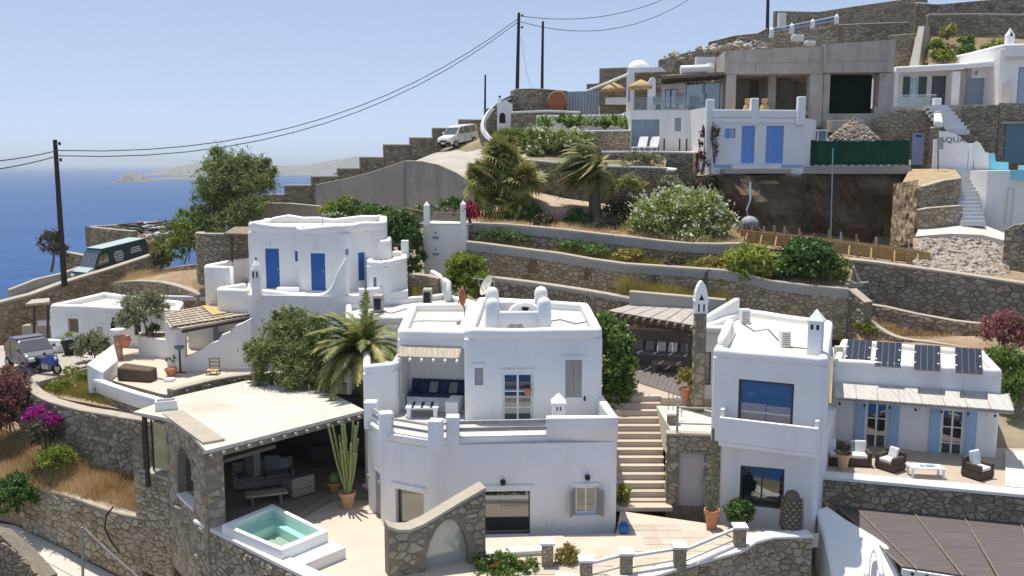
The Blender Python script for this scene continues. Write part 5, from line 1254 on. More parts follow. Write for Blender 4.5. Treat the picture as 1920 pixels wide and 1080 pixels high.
# the arch wall in front of the terrace house
A0,A1=V2(A(728,1030,26.5)),V2(A(910,1000,27.7));awf=Face(A0,A1)
archw=thing('arched_wall','freestanding curved top stone wall with a frosted glass arch','stone wall',awf.P(awf.L/2,ZP,0))
top=[awf.uz(px,py) for px,py in ((728,986),(745,992),(768,992),(795,981),(830,960),(870,936),(910,913))]
core=slab_poly(awf,[(0,-1.5),(awf.L,-1.5)]+[(u,z -.1) for u,z in reversed(top)],-.5,0).build('wall_core',MORTAR,archw);fix(core)
ul,_=awf.uz(798,1060);ur,_=awf.uz(880,1060);_,zt=awf.uz(845,973)
def archpts(g):
    return [(ul -g,-.9),(ur+g,-.9)]+[awf_pt for awf_pt in [(ur+g,awf.uz(880,1050)[1])]+[awf.uz(px+(g*55 if px>845 else -g*55 if px<840 else 0),py -g*45) for px,py in ((878,1025),(871,1000),(858,980),(845,973),(832,977),(818,993),(806,1018))]+[(ul -g,awf.uz(800,1050)[1])]]
cutm=slab_poly(awf,archpts(0),-.9,.3).build('cut_tmp',MORTAR);fix(cutm);boolean(core,cutm)
def poly_in(x,y,P):
    c=False;n=len(P)
    for i in range(n):
        (a,b),(e,f)=P[i],P[i -1]
        if (b>y) !=(f>y) and x<(e -a)*(y -b)/(f -b)+a:c=not c
    return c
AP=archpts(.05)
hol2=lambda u,z,p:poly_in(u,z,AP) or any(poly_in(x*.9+u*.1,y*.9+z*.1,AP) for x,y in p)
tu=[t[0] for t in top];tz=[t[1] for t in top]
stones_on(lambda u,z,o:tuple(awf.P(u,z,o)),[(0,awf.L,-1.2,max(tz))],.34,.22,archw,STONE,True,.014,.045,hol2,zlim=lambda u:(-1.2,float(np.interp(u,tu,tz)) -.12),tones=(.15,1))
ce=Face(A1,A1+Vector((-awf.n.x*.5,-awf.n.y*.5)))
slab_poly(awf,[(u,z -.099) for u,z in top]+[(u,z) for u,z in reversed(top)],-.56,.05).build('coping',COPING,archw)
slab_poly(awf,archpts(-.004),-.30,-.28).build('frosted_pane',MILK,archw)
# concrete drive in the lower left corner
pts=[A(-80,970,39),A(30,985,38.2),A(120,1028,36.4),A(215,1078,34.9),A(330,1140,33),A(330,1300,28),A(-80,1300,28)]
road=earth_patch('concrete_drive',[tuple(p) for p in pts],DRIVE)
stone_wall('drive_wall','dark rough stone wall curving into the lower left corner beside the drive',[(-60,30.5,985,1250),(0,30.3,1003,1250),(40,29.8,1040,1260),(80,29,1085,1300)],.5,.3,True,coping=None,tones=(0,.4))
fp=thing('fence_post','galvanised post with a sagging cable beside the concrete drive','fence post',A(155,1110,31));part('post',STEEL,fp,lambda b:b.tube([A(156,1120,31),A(154,988,31)],.05,8));part('cable',STEEL,fp,lambda b:b.tube([A(158,990,31),A(200,1030,30.2),A(255,1078,29.4),A(300,1120,28.6)],.022,5));part('cable',BLACK,fp,lambda b:b.tube([A(-20,1000,33),A(60,1040,32),A(155,1090,31)],.012,4))
hs=thing('black_hose','black hose hanging down the sunlit retaining wall','hose',A(215,1035,34));part('hose_line',BLACK,hs,lambda b:b.tube([A(213,950,34.6),A(200,965,34.45),A(196,990,34.3),(A(208,1015,34.25)),A(224,1036,34.1)],.035,6))
# dry slope between the two walls, weedy plot and parking
sl=earth_patch('grass_slope',[tuple(p) for p in (A(-60,880,39.2),A(40,906,38.05),A(120,926,36.45),A(215,957,35.0),A(262,962,34.5),A(285,905,36.7),A(200,880,37.8),A(130,855,38.8),A(75,825,40.2),A(28,790,42),A(-60,770,43))],EARTH)
flat('weedy_plot',[(52,728),(165,690),(300,745),(290,778),(200,763),(130,750),(78,738)],3.45,EARTH,1)
flat('parking_slab',[(-80,660),(0,648),(90,640),(300,630),(340,640),(260,668),(165,690),(50,722),(33,712),(0,705),(-80,700)],3.85,CONC,.6)
stone_wall('parking_kerb','low stone kerb between the parking slab and the weedy plot',[(46,41.4,722,752),(105,43.0,703,728),(165,44.8,684,708)],.35,.3,True,cap=.06)
# ================================================================== flat roofed house and verandah on the left
FH=thing('flat_house','low white flat roofed house beside the parking slab on the left','house',A(200,660,49.5))
h0,h1=V2(A(94,620,50.0)),V2(A(338,630,48.2));h2,h3=V2(G(345,566,6.2)),V2(G(196,549,6.2));hf=Face(h0,h1)
window(hf,(127,597,147,624),FH,.14,GREYWOOD,glassmat('amber_curtain_glass',(.20,.13,.02),.06),1,1,.06,lintel=True)
window(hf,(181,612,193,631),FH,.10,WPAINT,MILK,1,1,.04,lintel=True)
window(hf,(251,600,264,629),FH,.14,DARKFR,GLASSB,1,1,.05)
body('house_wall',[h0,h1,h2,h3],3.3,5.9,WHITE,FH,[hf],.15)
parapet('parapet',rnd(ccw([h0,h1,h2,h3]),.3,4),5.9,.38,.36,WHITEB,FH,.02)
part('roof',CREAM,FH,lambda b:b.prism(ccw([p+((h0+h1+h2+h3)/4 -p)*.04 for p in (h0,h1,h2,h3)]),5.92,5.95))
part('ledge',GREYROOF,FH,lambda b:b.box((h2.x+h3.x)/2+3.3,(h2.y+h3.y)/2 -.5,6.1,5,.5,.22,-.15))
lamp=hf.uz(215,612);ln=thing('wall_lantern','dark wall lantern on the flat roofed house beside the olive tree','lantern',hf.P(lamp[0],lamp[1] -.3,.15));q=hf.P(lamp[0],lamp[1],.16)
part('lantern_body',BLACK,ln,lambda b:b.lathe(q.x,q.y,[(.02,q.z+.35),(.10,q.z+.2),(.12,q.z -.15),(.06,q.z -.3)],6));part('bracket',BLACK,ln,lambda b:hf.box(b,lamp[0] -.02,lamp[0]+.02,q.z+.1,q.z+.5,.003,.16))
# side shelter
sq=A(70,572,51.5);sh=thing('side_shelter','small flat roofed shelter on posts at the end of the flat roofed house','shelter',A(70,655,51))
part('roof',COPING,sh,lambda b:b.hexa([A(48,574,50.5),A(93,570,50.6),A(93,562,55),A(60,565,55)]+[p+Vector((0,0,.12)) for p in (A(48,574,50.5),A(93,570,50.6),A(93,562,55),A(60,565,55))]))
for px in (64,90):part('post',DARKWOOD,sh,lambda b:b.tube([A(px,655,50.8),A(px,574,50.8)],.07,6))
part('counter',COPING,sh,lambda b:b.box(A(75,640,51.5).x,52,3.85,2.2,.6,.9))
wc=A(72,628,51);tw=thing('white_crate','white crate on the counter under the small side shelter','crate',wc);part('crate_box',WPAINT,tw,lambda b:b.box(wc.x,51.8,4.76,.7,.4,.22,.3));part('lid',WPAINT,tw,lambda b:b.box(wc.x,51.8,4.985,.74,.44,.05,.3))
q=G(130,664,3.87);o=pot('planter','black tub of yellow flowers against the flat roofed house','potted plant',q,.38,.72,BLACK);foliage('plant',LEAFY,o,[(q.x,q.y,q.z+.9,.42,.4,.3)],700,.08,2,.2,tonebias=.25)
q=G(110,660,3.87);o=thing('white_bucket','white bucket at the wall beside the black flower tub','bucket',q);part('bucket_body',WPAINT,o,lambda b:b.lathe(q.x,q.y,[(.22,q.z),(.3,q.z+.42),(.32,q.z+.44),(.28,q.z+.44),(.2,q.z+.1)],12));part('handle',STEEL,o,lambda b:b.tube([(q.x -.3,q.y,q.z+.42),(q.x,q.y -.25,q.z+.3),(q.x+.3,q.y,q.z+.42)],.012,5))
q=G(110,655,3.87);o=thing('white_bench_box','low white plastered bench in front of the flat roofed house','bench',q);part('bench_block',WHITE,o,lambda b:b.box(q.x -.2,q.y+.35,3.86,1.3,.5,.5),bevel=.05)
# planter ledge with the olive
pf=A(268,640,46.5);pl_=thing('raised_planter','white curved planter ledge under the olive tree','planter',(pf.x,pf.y,4.0));part('planter_wall',WHITE,pl_,lambda b:b.prism(rnd(ccw([V2(A(258,640,46.6)),V2(A(318,625,45.6)),V2(A(325,620,48)),V2(A(262,628,48))]),.2,4),3.8,A(285,632,46).z -.1));part('soil',EARTH,pl_,lambda b:b.prism(ccw([V2(A(263,640,46.9)),V2(A(315,625,46)),V2(A(320,620,47.7)),V2(A(266,628,47.7))]),4.3,A(285,632,46).z -.08))
# terrace of that house
ZL=4.05
flat('upper_terrace',[(165,690),(215,655),(262,640),(345,612),(470,600),(475,720),(430,712),(345,745),(300,738),(205,712)],ZL,PATIO,.8)
tp_=[(G(163,690,4.75)),(G(205,706,4.75)),(G(250,720,4.75)),(G(310,736,4.75)),(G(350,744,4.75))]
tpr=thing('terrace_parapet','low white parapet on a stone foot round the upper left terrace','wall',tp_[2] -Vector((0,0,1.6)))
b=MB();wallcap(b,[(p.x,p.y,3.75) for p in tp_],.3,.62,.06);b.build('parapet',WHITE,tpr,smooth='all')
stone_wall3('','',[(p.x+.02,p.y+.04,3.74,2.9) for p in tp_],.35,.3,True,parent=tpr,coping=None,tones=(0,.5))
part('parapet',WHITE,tpr,lambda b:b.hexa([(G(163,690,4.8).x,G(163,690,4.8).y,3.6),(G(193,696,4.75).x,G(193,696,4.75).y -.02,3.6),(G(221,673,4.8).x,G(221,673,4.8).y,3.6),(G(214,655,4.8).x,G(214,655,4.8).y,3.6),(G(163,690,4.8).x,G(163,690,4.8).y,5.0),(G(193,696,4.75).x,G(193,696,4.75).y -.02,4.7),(G(221,673,4.8).x,G(221,673,4.8).y,4.75),(G(214,655,4.8).x,G(214,655,4.8).y,5.1)]),bevel=.05)
pq=A(318,745,40.9);part('post',WHITE,tpr,lambda b:b.box(pq.x,pq.y+.1,3.3,.42,.42,A(318,710,40.9).z -3.3),bevel=.03)
part('rail',WOOD,tpr,lambda b:b.tube([A(206,693,43.6),A(318,714,41.0)],.05,6))
q=G(250,715,ZL);o=thing('covered_lounger','brown covered garden lounger behind the terrace rail','lounger',(q.x,q.y+.3,ZL))
part('cover',M('brown_cover',(.13,.09,.065),.9,.2,4,.02,8),o,lambda b:b.hexa([(q.x -.8,q.y+.1,ZL+.02),(q.x+.9,q.y -.3,ZL+.02),(q.x+1.0,q.y+.4,ZL+.02),(q.x -.7,q.y+.8,ZL+.02),(q.x -.78,q.y+.12,ZL+.62),(q.x+.88,q.y -.28,ZL+.55),(q.x+.98,q.y+.38,ZL+.6),(q.x -.68,q.y+.78,ZL+.72)]),bevel=.06)
part('foot',WOOD,o,lambda b:b.box(q.x,q.y+.2,ZL,1.2,.5,.02))
# pillar with mosaic pots at the terrace gate
q=G(220,668,ZL+.2);o=thing('urn_pillar','pink marbled pillar carrying a white urn at the terrace edge','pillar',(q.x,q.y,ZL));PKM=M('pink_marble',(.50,.27,.20),.6,.45,5)
part('pillar',PKM,o,lambda b:b.lathe(q.x,q.y+.2,[(.24,ZL),(.2,ZL+.2),(.2,ZL+1.1),(.26,ZL+1.2)],8));part('urn',TERRA,o,lambda b:b.lathe(q.x+.35,q.y+.2,[(.12,ZL+.6),(.32,ZL+.95),(.26,ZL+1.25)],10));part('basin',WHITEB,o,lambda b:b.lathe(q.x,q.y+.2,[(.1,ZL+1.3),(.36,ZL+1.5),(.36,ZL+1.58),(.1,ZL+1.55)],14))
q=G(312,716,ZL);o=thing('plant_stand','slender dark garden stand on the upper terrace','stand',q+Vector((0,1.8,0)));part('pole',DARKWOOD,o,lambda b:b.tube([(q.x,q.y+1.8,ZL),(q.x,q.y+1.8,ZL+1.1)],.05,6));part('bowl',TEAL,o,lambda b:b.lathe(q.x,q.y+1.8,[(.05,ZL+1.1),(.25,ZL+1.25),(.25,ZL+1.32),(.05,ZL+1.3)],10));part('base',DARKWOOD,o,lambda b:b.box(q.x,q.y+1.8,ZL,.5,.12,.04))
q=G(321,706,ZL);o=pot('planter','round terracotta pot with a straggly plant at the foot of the thick white pillar','potted plant',q,.28,.4,TERRA);foliage('plant',GREYSH,o,[(q.x+.05,q.y,q.z+.7,.3,.3,.35)],300,.09,3)
# verandah
VH=thing('verandah','verandah with thick white pillars, a broken curved white wall and a worn thatched roof','verandah',A(400,720,43.2))
vf=Face(V2(A(330,680,43.0)),V2(A(474,680,43.4)))
pts=[vf.uz(px,py) for px,py in ((330,735),(474,728),(470,598),(455,606),(441,612),(430,623),(415,629),(408,640),(392,645),(380,655),(362,664),(347,671),(346,612),(330,612))]
w_=slab_poly(vf,pts,-.45,0).build('curved_wall',WHITE,VH);fix(w_)
vb0,vb1=G(320,606,6.3),G(466,586,6.4)
part('pillar',WHITE,VH,lambda b:b.box(A(326,680,44.2).x,44.4,3.9,.7,.5,2.4),bevel=.04)
tr=[G(306,581,6.55),G(318,613,6.35),G(340,617,6.3),G(468,588,6.45),G(470,572,6.5),G(425,561,6.55)]
cR=sum(tr,Vector())/6
part('roof_base',BAMBOO,VH,lambda b:b.prism(ccw([V2(p) for p in tr]),6.24,6.34))
# thatch courses, bundle by bundle
e0,e1=tr[2]+Vector((-.4,0,0)),tr[3];g0_,g1_=tr[0],tr[5]
nrow,ncol=7,13
for r in range(nrow):
    for c in range(ncol):
        s0,s1=c/ncol,(c+1)/ncol;t0,t1=r/nrow,min(1,(r+1.25)/nrow)
        P_=lambda s,t:(e0.lerp(e1,s)).lerp(g0_.lerp(g1_,s),t)
        a,b2,c2,d2=P_(s0,t0),P_(s1 -.006,t0),P_(s1 -.006,t1),P_(s0,t1);h=rng.uniform(.0,.025)
        MB().hexa([Vector((p.x,p.y,6.345+dz)) for p,dz in ((a,.05+h),(b2,.05+h),(c2,.0),(d2,.0))]+[Vector((p.x,p.y,6.345+dz)) for p,dz in ((a,.10+h),(b2,.10+h),(c2,.05),(d2,.05))]).build('thatch_bundle',BAMBOO,VH)
part('fascia',DARKWOOD,VH,lambda b:b.hexa([Vector((p.x,p.y,6.1)) for p in (tr[2],tr[3],tr[3]+Vector((0,.15,0)),tr[2]+Vector((0,.15,0)))]+[Vector((p.x,p.y,6.23)) for p in (tr[2],tr[3],tr[3]+Vector((0,.15,0)),tr[2]+Vector((0,.15,0)))]))
part('mat_patch',STRAW,VH,lambda b:b.prism(ccw([V2(G(378,573,6.5)),V2(G(398,590,6.5)),V2(G(425,586,6.5)),V2(G(410,570,6.5))]),6.47,6.50))
bkv=Face(V2(A(352,620,48.5)),V2(A(470,615,46.6)))
part('back_wall',WHITE,VH,lambda b:bkv.box(b,0,bkv.L,3.6,6.2,-.3,0))
u0,u1,z0,z1=bkv.rect(441,596,466,640);part('blue_window',BLUE,VH,lambda b:bkv.box(b,u0,u1,z0,z1,.003,.06))
u0,u1,z0,z1=bkv.rect(402,612,424,660);part('door',GREYB,VH,lambda b:bkv.box(b,u0,u1,ZL,z1,.003,.06))
q=G(377,655,ZL);q.z=ZL;o=thing('clay_oven','brown clay jar standing in the verandah','jar',(q.x,q.y+1,ZL));part('jar_body',M('brown_clay',(.17,.10,.045),.7,.3,3),o,lambda b:b.lathe(q.x,q.y+1,[(.3,ZL),(.5,ZL+.8),(.5,ZL+1.3),(.3,ZL+1.75),(.2,ZL+1.8)],12),smooth=True);part('rim',BLACK,o,lambda b:b.lathe(q.x,q.y+1,[(.21,ZL+1.801),(.24,ZL+1.85),(.2,ZL+1.9)],12))
q=G(388,650,ZL);o=thing('green_barrel','dark green barrel beside the brown clay jar','barrel',(q.x+.2,q.y+.4,ZL));part('barrel_body',M('green_plastic',(.01,.10,.05),.5,.1,3),o,lambda b:b.lathe(q.x+.2,q.y+.4,[(.24,ZL),(.27,ZL+.3),(.25,ZL+.31),(.27,ZL+.6),(.24,ZL+.9)],12));part('lid',BLACK,o,lambda b:b.lathe(q.x+.2,q.y+.4,[(.26,ZL+.901),(.26,ZL+.95)],12))
def ladder_chair(px,py,Y):
    q=A(px,py,Y);o=thing('wooden_chair','old wooden ladder back chair against the curved white wall','chair',q)
    for s in (-.24,.24):
        part('leg',WOOD,o,lambda b:b.tube([(q.x+s,q.y,q.z),(q.x+s,q.y+.05,q.z+1.0)],.03,6));part('leg',WOOD,o,lambda b:b.tube([(q.x+s,q.y -.42,q.z),(q.x+s,q.y -.42,q.z+.45)],.03,6))
    for z in (.6,.78,.95):part('slat',WOOD,o,lambda b:b.box(q.x,q.y+.04,q.z+z,.5,.03,.06))
    part('seat',STRAW,o,lambda b:b.box(q.x,q.y -.2,q.z+.45,.54,.48,.05));part('stretcher',WOOD,o,lambda b:b.tube([(q.x -.24,q.y -.42,q.z+.2),(q.x+.24,q.y -.42,q.z+.2)],.015,5))
ladder_chair(403,710,42.6)
o=thing('grey_rack','low grey metal rack against the curved white wall','rack',A(445,706,42.7));r0_,r1_=A(424,690,42.7),A(466,689,42.8)
for p in (r0_,r1_):part('post',STEEL,o,lambda b:b.tube([p -Vector((0,0,.45)),p],.025,5))
for dz in (0,-.4):part('rail',STEEL,o,lambda b:b.tube([r0_+Vector((0,0,dz)),r1_+Vector((0,0,dz))],.02,5))
for k in range(6):q=r0_.lerp(r1_,(k+.5)/6);part('bar',STEEL,o,lambda b:b.tube([q,q -Vector((0,0,.4))],.012,4))
# ================================================================== the blue door house
BH=thing('blue_door_house','two storey white house with bright blue doors and rounded parapets','house',A(600,690,46))
ZB0,ZBF,ZBR=3.0,7.42,10.45
q0,q1,q2,q3,q4=V2(A(466,500,47.6)),V2(A(560,500,47.3)),V2(A(560,500,46.9)),V2(A(650,500,46.6)),V2(A(692,500,48.0))
q5,q6,q7=V2(A(727,500,51)),V2(A(728,500,55.0)),V2(A(500,500,55.0))
F1_,F2_,F3_=Face(q0,q1),Face(q2,q3),Face(q3,q4)
door(F1_,(498,466,524,541),BH,BLUE,.08,planks=4);door(F2_,(583,475,610,545),BH,BLUE,.08,planks=4)
door(F1_,(553,471,559,490),BH,BLUE,.06,planks=2,name='shutter',handle=False);door(F3_,(672,473,685,526),BH,BLUE,.08,planks=3)
up=[q0,q1,q2,q3,q4,q5,q6,q7]
body('upper_wall',up,ZBF+.002,ZBR,WHITE,BH,[F1_,F2_,F3_],.3)
def wiggle(p):return .10*math.sin(p[0]*1.3)+.06*math.sin(p[0]*3.1)
parapet('parapet',rnd(ccw(up),.6,5),ZBR,.45,.42,WHITEB,BH,.03,wiggle)
part('roof',CREAM,BH,lambda b:b.prism(ccw([p+(sum(up,Vector((0,0)))/8 -p)*.05 for p in up]),ZBR+.02,ZBR+.06))
lo=[V2(A(467,620,45.6)),V2(A(655,620,45.0)),V2(A(766,620,47.2)),V2(A(766,560,55)),V2(A(467,560,55))]
lF=Face(lo[0],lo[1]);door(lF,(505,600,517,642),BH,TEAL,.08,planks=2)
body('lower_wall',lo,ZB0,ZBF,WHITE,BH,[lF],.2)
b=MB();pth=[A(470,548,45.75),A(490,543,45.7),A(560,551,45.4),A(604,550,45.25),A(622,535,45.2),A(632,510,45.2),A(645,487,45.3),A(650,478,45.4)]
pv=[];n=len(pth);pth=[Vector(p) for p in smoothline([tuple(p) for p in pth],3)]
for p in pth:pv+=[(p.x,p.y,ZBF -.3),(p.x,p.y -.0,p.z -.08),(p.x,p.y+.08,p.z),(p.x,p.y+.22,p.z),(p.x,p.y+.3,p.z -.08),(p.x,p.y+.3,ZBF -.3)]
b.add(pv,[(i*6+q,i*6+(q+1)%6,(i+1)*6+(q+1)%6,(i+1)*6+q) for i in range(len(pth) -1) for q in range(6)]+[tuple(range(6)),tuple((len(pth) -1)*6+q for q in range(5,-1,-1))]).build('stair_parapet',WHITEB,BH)
part('wall_lamp',GREYB,BH,lambda b:b.box(pth[-1].x,pth[-1].y+.1,pth[-1].z,.14,.14,.3))
part('bench',WHITEB,BH,lambda b:b.box(A(540,540,46.7).x,46.8,ZBF,1.2,.5,.25),bevel=.08)
oc_=[V2(A(688,540,46.6)),V2(A(722,540,46.0)),V2(A(764,540,48.4)),V2(A(764,540,52)),V2(A(690,540,51))];oF=Face(oc_[0],oc_[1]);door(oF,(700,520,706,538),BH,TEAL,.05,name='small_window',handle=False,panels=False)
body('annex_wall',oc_,ZBF+.003,8.75,WHITE,BH,[oF],.35);parapet('parapet',rnd(ccw(oc_),.6,5),8.75,.34,.34,WHITEB,BH,.03);part('roof',CREAM,BH,lambda b:b.prism(ccw([p+(sum(oc_,Vector((0,0)))/5 -p)*.08 for p in oc_]),8.76,8.8))
uc=[V2(A(700,480,49)),V2(A(732,480,49.6)),V2(A(735,480,52)),V2(A(702,480,52))];body('annex_wall',uc,8.76,9.6,WHITE,BH,(),.25);parapet('parapet',rnd(ccw(uc),.4,4),9.6,.3,.3,WHITEB,BH,.02)
b=MB();cp_=[A(672,543,45.5),A(700,543,45.6),A(718,538,46.1)];wallcap(b,[(p.x,p.y,ZBF) for p in cp_],.28,.35,.13);b.build('kerb',WHITEB,BH,smooth='all')
part('post',WHITEB,BH,lambda b:b.box(A(760,500,50.5).x,50.5,8.8,.4,.4,1.0),bevel=.03)
for f,px,py in ((F1_,505,459),(F2_,593,469),(F2_,629,450)):
    u,z=f.uz(px,py);part('wall_lamp',WPAINT,BH,lambda b:f.box(b,u -.06,u+.06,z -.06,z+.06,.003,.14))
# curved terrace walls beside it
def curvewall(label,path,z0,z1,w,r=.12):
    o=thing('terrace_wall',label,'wall',(path[1][0],path[1][1],z0));pts=[tuple(p) for p in smoothline([(p[0],p[1]) for p in path],5)]
    b=MB();b.sweep([(p[0],p[1],z0) for p in pts],roundprof(w,z1 -z0,r));b.build('wall_core',WHITE,o,smooth='all');return o
curvewall('rounded white terrace wall nearest the stone tower',[V2(A(470,500,53)),V2(A(430,500,51.5)),V2(A(392,505,49.5)),V2(A(384,505,48.9)),V2(A(388,505,48.3)),V2(A(430,505,47.9))],5.5,8.6,.4)
curvewall('lower rounded white terrace wall against the blue door house',[V2(A(452,525,48.5)),V2(A(424,530,47.6)),V2(A(408,535,46.9)),V2(A(410,540,46.3)),V2(A(440,540,46.0)),V2(A(467,540,45.9))],5.4,7.65,.4)
struct(MB().prism(ccw([V2(A(392,520,49.6)),V2(A(470,520,52.8)),V2(A(470,520,46.2)),V2(A(415,520,46.6))]),5.4,7.2).build('side_terrace',PATIO))
# dovecote chimney
q=A(482,540,45.4);o=thing('dovecote_chimney','white pointed dovecote chimney at the terrace corner of the blue door house','chimney',(q.x,q.y,7.4))
part('shaft',WHITEB,o,lambda b:b.box(q.x,q.y,7.2,.42,.42,1.05),bevel=.02);part('ledge',WHITEB,o,lambda b:b.box(q.x,q.y,8.251,.52,.52,.06));part('head',WHITEB,o,lambda b:b.box(q.x,q.y,8.312,.44,.44,.45),bevel=.02)
part('cap',WHITEB,o,lambda b:b.lathe(q.x,q.y,[(.26,8.763),(.2,8.95),(.1,9.15),(.03,9.25)],10));part('finial',BLACK,o,lambda b:b.lathe(q.x,q.y,[(.05,9.25),(.06,9.3),(.02,9.36)],8))
for s in (-.1,.08):part('vent',BLACK,o,lambda b:b.box(q.x+s,q.y -.222,8.36,.08,.01,.3))
# stone tower, awning
q=A(420,470,53.5);tw_=thing('round_stone_wall','round dark stone wall behind the blue door house','stone wall',(q.x,q.y,7.5))
arc=[(q.x+1.55*math.sin(a),q.y -1.3*math.cos(a)) for a in [R(-100+10*k) for k in range(21)]]
stone_wall3('','',[(x,y,10.05,7.0) for x,y in arc],.4,.34,True,parent=tw_,tones=(0,.7),cap=.06)
aw2=thing('flat_awning','thin flat awning on a wooden post beside the round stone wall','awning',A(436,500,51.3));pp_=[A(420,440,51),A(470,442,50.6),A(478,428,56),A(440,428,56)]
part('roof',WOOD,aw2,lambda b:b.hexa(pp_+[p+Vector((0,0,.1)) for p in pp_]));part('post',DARKWOOD,aw2,lambda b:b.tube([A(435,512,51.2),A(435,440,51.2)],.08,6))
antenna(605,398,428,51,'television antenna standing on the roof of the blue door house',-.9,4)
# white wall with posts above the dark citrus tree
ww=thing('white_garden_wall','tall white garden wall with square posts and timber rails','wall',A(835,520,54));wwf=Face(V2(A(795,480,54.3)),V2(A(876,480,53.6)))
z_t=A(835,421,54).z;part('wall_core',WHITE,ww,lambda b:wwf.box(b,0,wwf.L,6.2,z_t,-.3,0));part('coping',CREAM,ww,lambda b:wwf.box(b,-.3,wwf.L+.2,z_t+.001,z_t+.06,-2.6,.04))
for px,pt in ((801,385),(869,383)):
    q=A(px,420,53.9);zt=A(px,pt,53.9).z;part('post',WHITE,ww,lambda b:(b.box(q.x,q.y -.2,8 if px>850 else z_t,.34,.34,zt -(8 if px>850 else z_t))));part('post_cap',WHITE,ww,lambda b:pyramid(b,q.x,q.y -.2,zt+.002,.36,.25))
for dy in (398,412):part('rail',WOOD,ww,lambda b:b.tube([A(760,dy -8,56),A(801,dy,54),A(869,dy+2,53.9)],.05,6))
for py in (444,475):
    u,z=wwf.uz(817,py);part('wall_vent',GREYB,ww,lambda b:(wwf.box(b,u -.2,u+.2,z -.12,z+.02,.003,.05)));part('wall_vent',GREYB,ww,lambda b:wwf.box(b,u -.08,u+.08,z+.2,z+.27,.003,.05))
stone_wall('garden_wall','rough stone wall between the blue door house and the white garden wall',[(764,50,513,575),(800,49.6,516,575),(822,49.2,522,575)],.45,.34,True,mat=STONEW,mortar=MORTARW,cap=.05)
curvewall('thin white wall curling down beside the round green shrub',[V2(A(806,505,52.5)),V2(A(822,515,50)),V2(A(836,540,47.5))],6.3,7.9,.3)
flat('garden_bed',[(766,570),(766,520),(900,515),(930,590),(860,600)],6.4,EARTH,2)
# ================================================================== seaside road, retaining walls, poles
W3=[(-60,52,590,665),(0,53.5,566,648),(60,55.3,551,625),(120,57.3,529,600),(200,60.2,505,580),(292,63.5,475,560)]
stone_wall('road_wall','long sloping stone retaining wall carrying the seaside road on the left',W3,.5,.42,True,k=2,tones=(.0,.75),cap=.16,over=.05,mat=STONEW,mortar=MORTARW)
nr=[A(px,yt+4,Y+.45) for px,Y,yt,yb in W3];
rd=earth_patch('seaside_road',[tuple(p -Vector((0,0,.25))) for p in nr]+[(p.x -1.6,p.y+7.5,p.z -.1) for p in reversed(nr)],M('grey_road',(.27,.26,.245),.9,.1,.8,.006,12),'structure',1)
far=[(p.x -1.7,p.y+7.6,p.z+.55,p.z -3) for p in nr]
stone_wall3('road_parapet','plain grey parapet on the seaward edge of the road',far[:5],.35,.4,False,'wall',None,COPING,.08,.02,1,CONCW,CONCW,stones=False)
stone_wall('terrace_kerb','low curved stone terrace wall behind the flat roofed house',[(212,57,530,550),(250,55.8,526,556),(300,54.5,528,562),(345,53.2,540,572),(372,52.3,552,585)],.4,.32,True,k=2,mat=STONEW,mortar=MORTARW,tones=(0,.8))
stone_wall('terrace_kerb','stone wall under the shrubs at the end of the seaside road',[(262,60.5,512,545),(340,58.5,498,540),(385,57,492,545)],.5,.36,True,mat=STONEW,mortar=MORTARW,tones=(0,.8),cap=.06)
earth_patch('upper_garden',[tuple(A(210,532,57.2)),tuple(A(300,530,54.8)),tuple(A(380,555,52.5)),tuple(A(400,500,57.3)),tuple(A(262,515,60.9))],EARTH,'structure',3)
stone_wall('ruin_wall','low stone enclosure wall on the seaward side of the dark green van',[(168,75,425,500),(215,73,430,500),(250,72,433,500)],.4,.4,False,mat=STONEW,mortar=MORTARW,cap=.08)
stone_wall('ruin_wall','far side of the stone enclosure overlooking the sea',[(168,75.5,424,470),(250,84,420,470),(310,86,418,470)],.4,.4,False,mat=STONEW,mortar=MORTARW,cap=.08)
stone_wall('sea_kerb','pale low kerb wall by the grey shrub on the seaward side',[(120,72,472,510),(165,69,480,515)],.4,.4,False,cap=.1)
def utility_pole(label,top,foot,Y,r,mat=POLEWOOD,ins=True):
    a,b_2=A(*foot,Y),A(*top,Y);o=thing('utility_pole',label,'utility pole',a,'timber utility poles');part('pole_shaft',mat,o,lambda b:b.tube([a -Vector((0,0,.5)),a.lerp(b_2,.5),b_2],[r,r*.85,r*.7],8))
    if ins:
        for dz in (.25,1.25):
            part('insulator',BLACK,o,lambda b:b.lathe(b_2.x+.3,b_2.y -.05,[(.04,b_2.z -dz -.1),(.09,b_2.z -dz),(.05,b_2.z -dz+.12)],8));part('bracket',STEEL,o,lambda b:b.box(b_2.x+.15,b_2.y -.05,b_2.z -dz -.03,.4,.06,.06))
    return a,b_2
pA,pAt=utility_pole('tall timber pole standing on the road wall against the sea',(103,262),(120,522),57.2,.19)
pB,pBt=utility_pole('tall timber pole with two cable runs beside the curved white chapel wall',(973,24),(969,200),82,.18)
pC,pCt=utility_pole('second timber pole behind the round stone wall on the ridge',(1018,40),(1016,190),90,.16,ins=False)
pD,pDt=utility_pole('short bare pole just left of the chapel wall on the ridge',(910,140),(909,230),86,.11,ins=False)
pE,pEt=utility_pole('timber pole cut off by the top of the picture above the unfinished concrete house',(1441,-60),(1439,55),92,.18,ins=False)
def cable(label,pts,sag,r=.03,name='power_cable'):
    P=[Vector(p) for p in pts];line=[]
    for i in range(len(P) -1):
        for k in range(14):
            t=k/14;q=P[i].lerp(P[i+1],t);q.z -=sag[i]*4*t*(1 -t);line.append(q)
    line.append(P[-1]);b=MB();b.tube(line,r,5);o=b.build(name,BLACK);tag(o,label,'cable','overhead power cables')
cable('upper power cable sagging from the sea pole up to the ridge pole',[A(-40,305,45),A(108,282,57),A(970,36,82)],[.1,3.2])
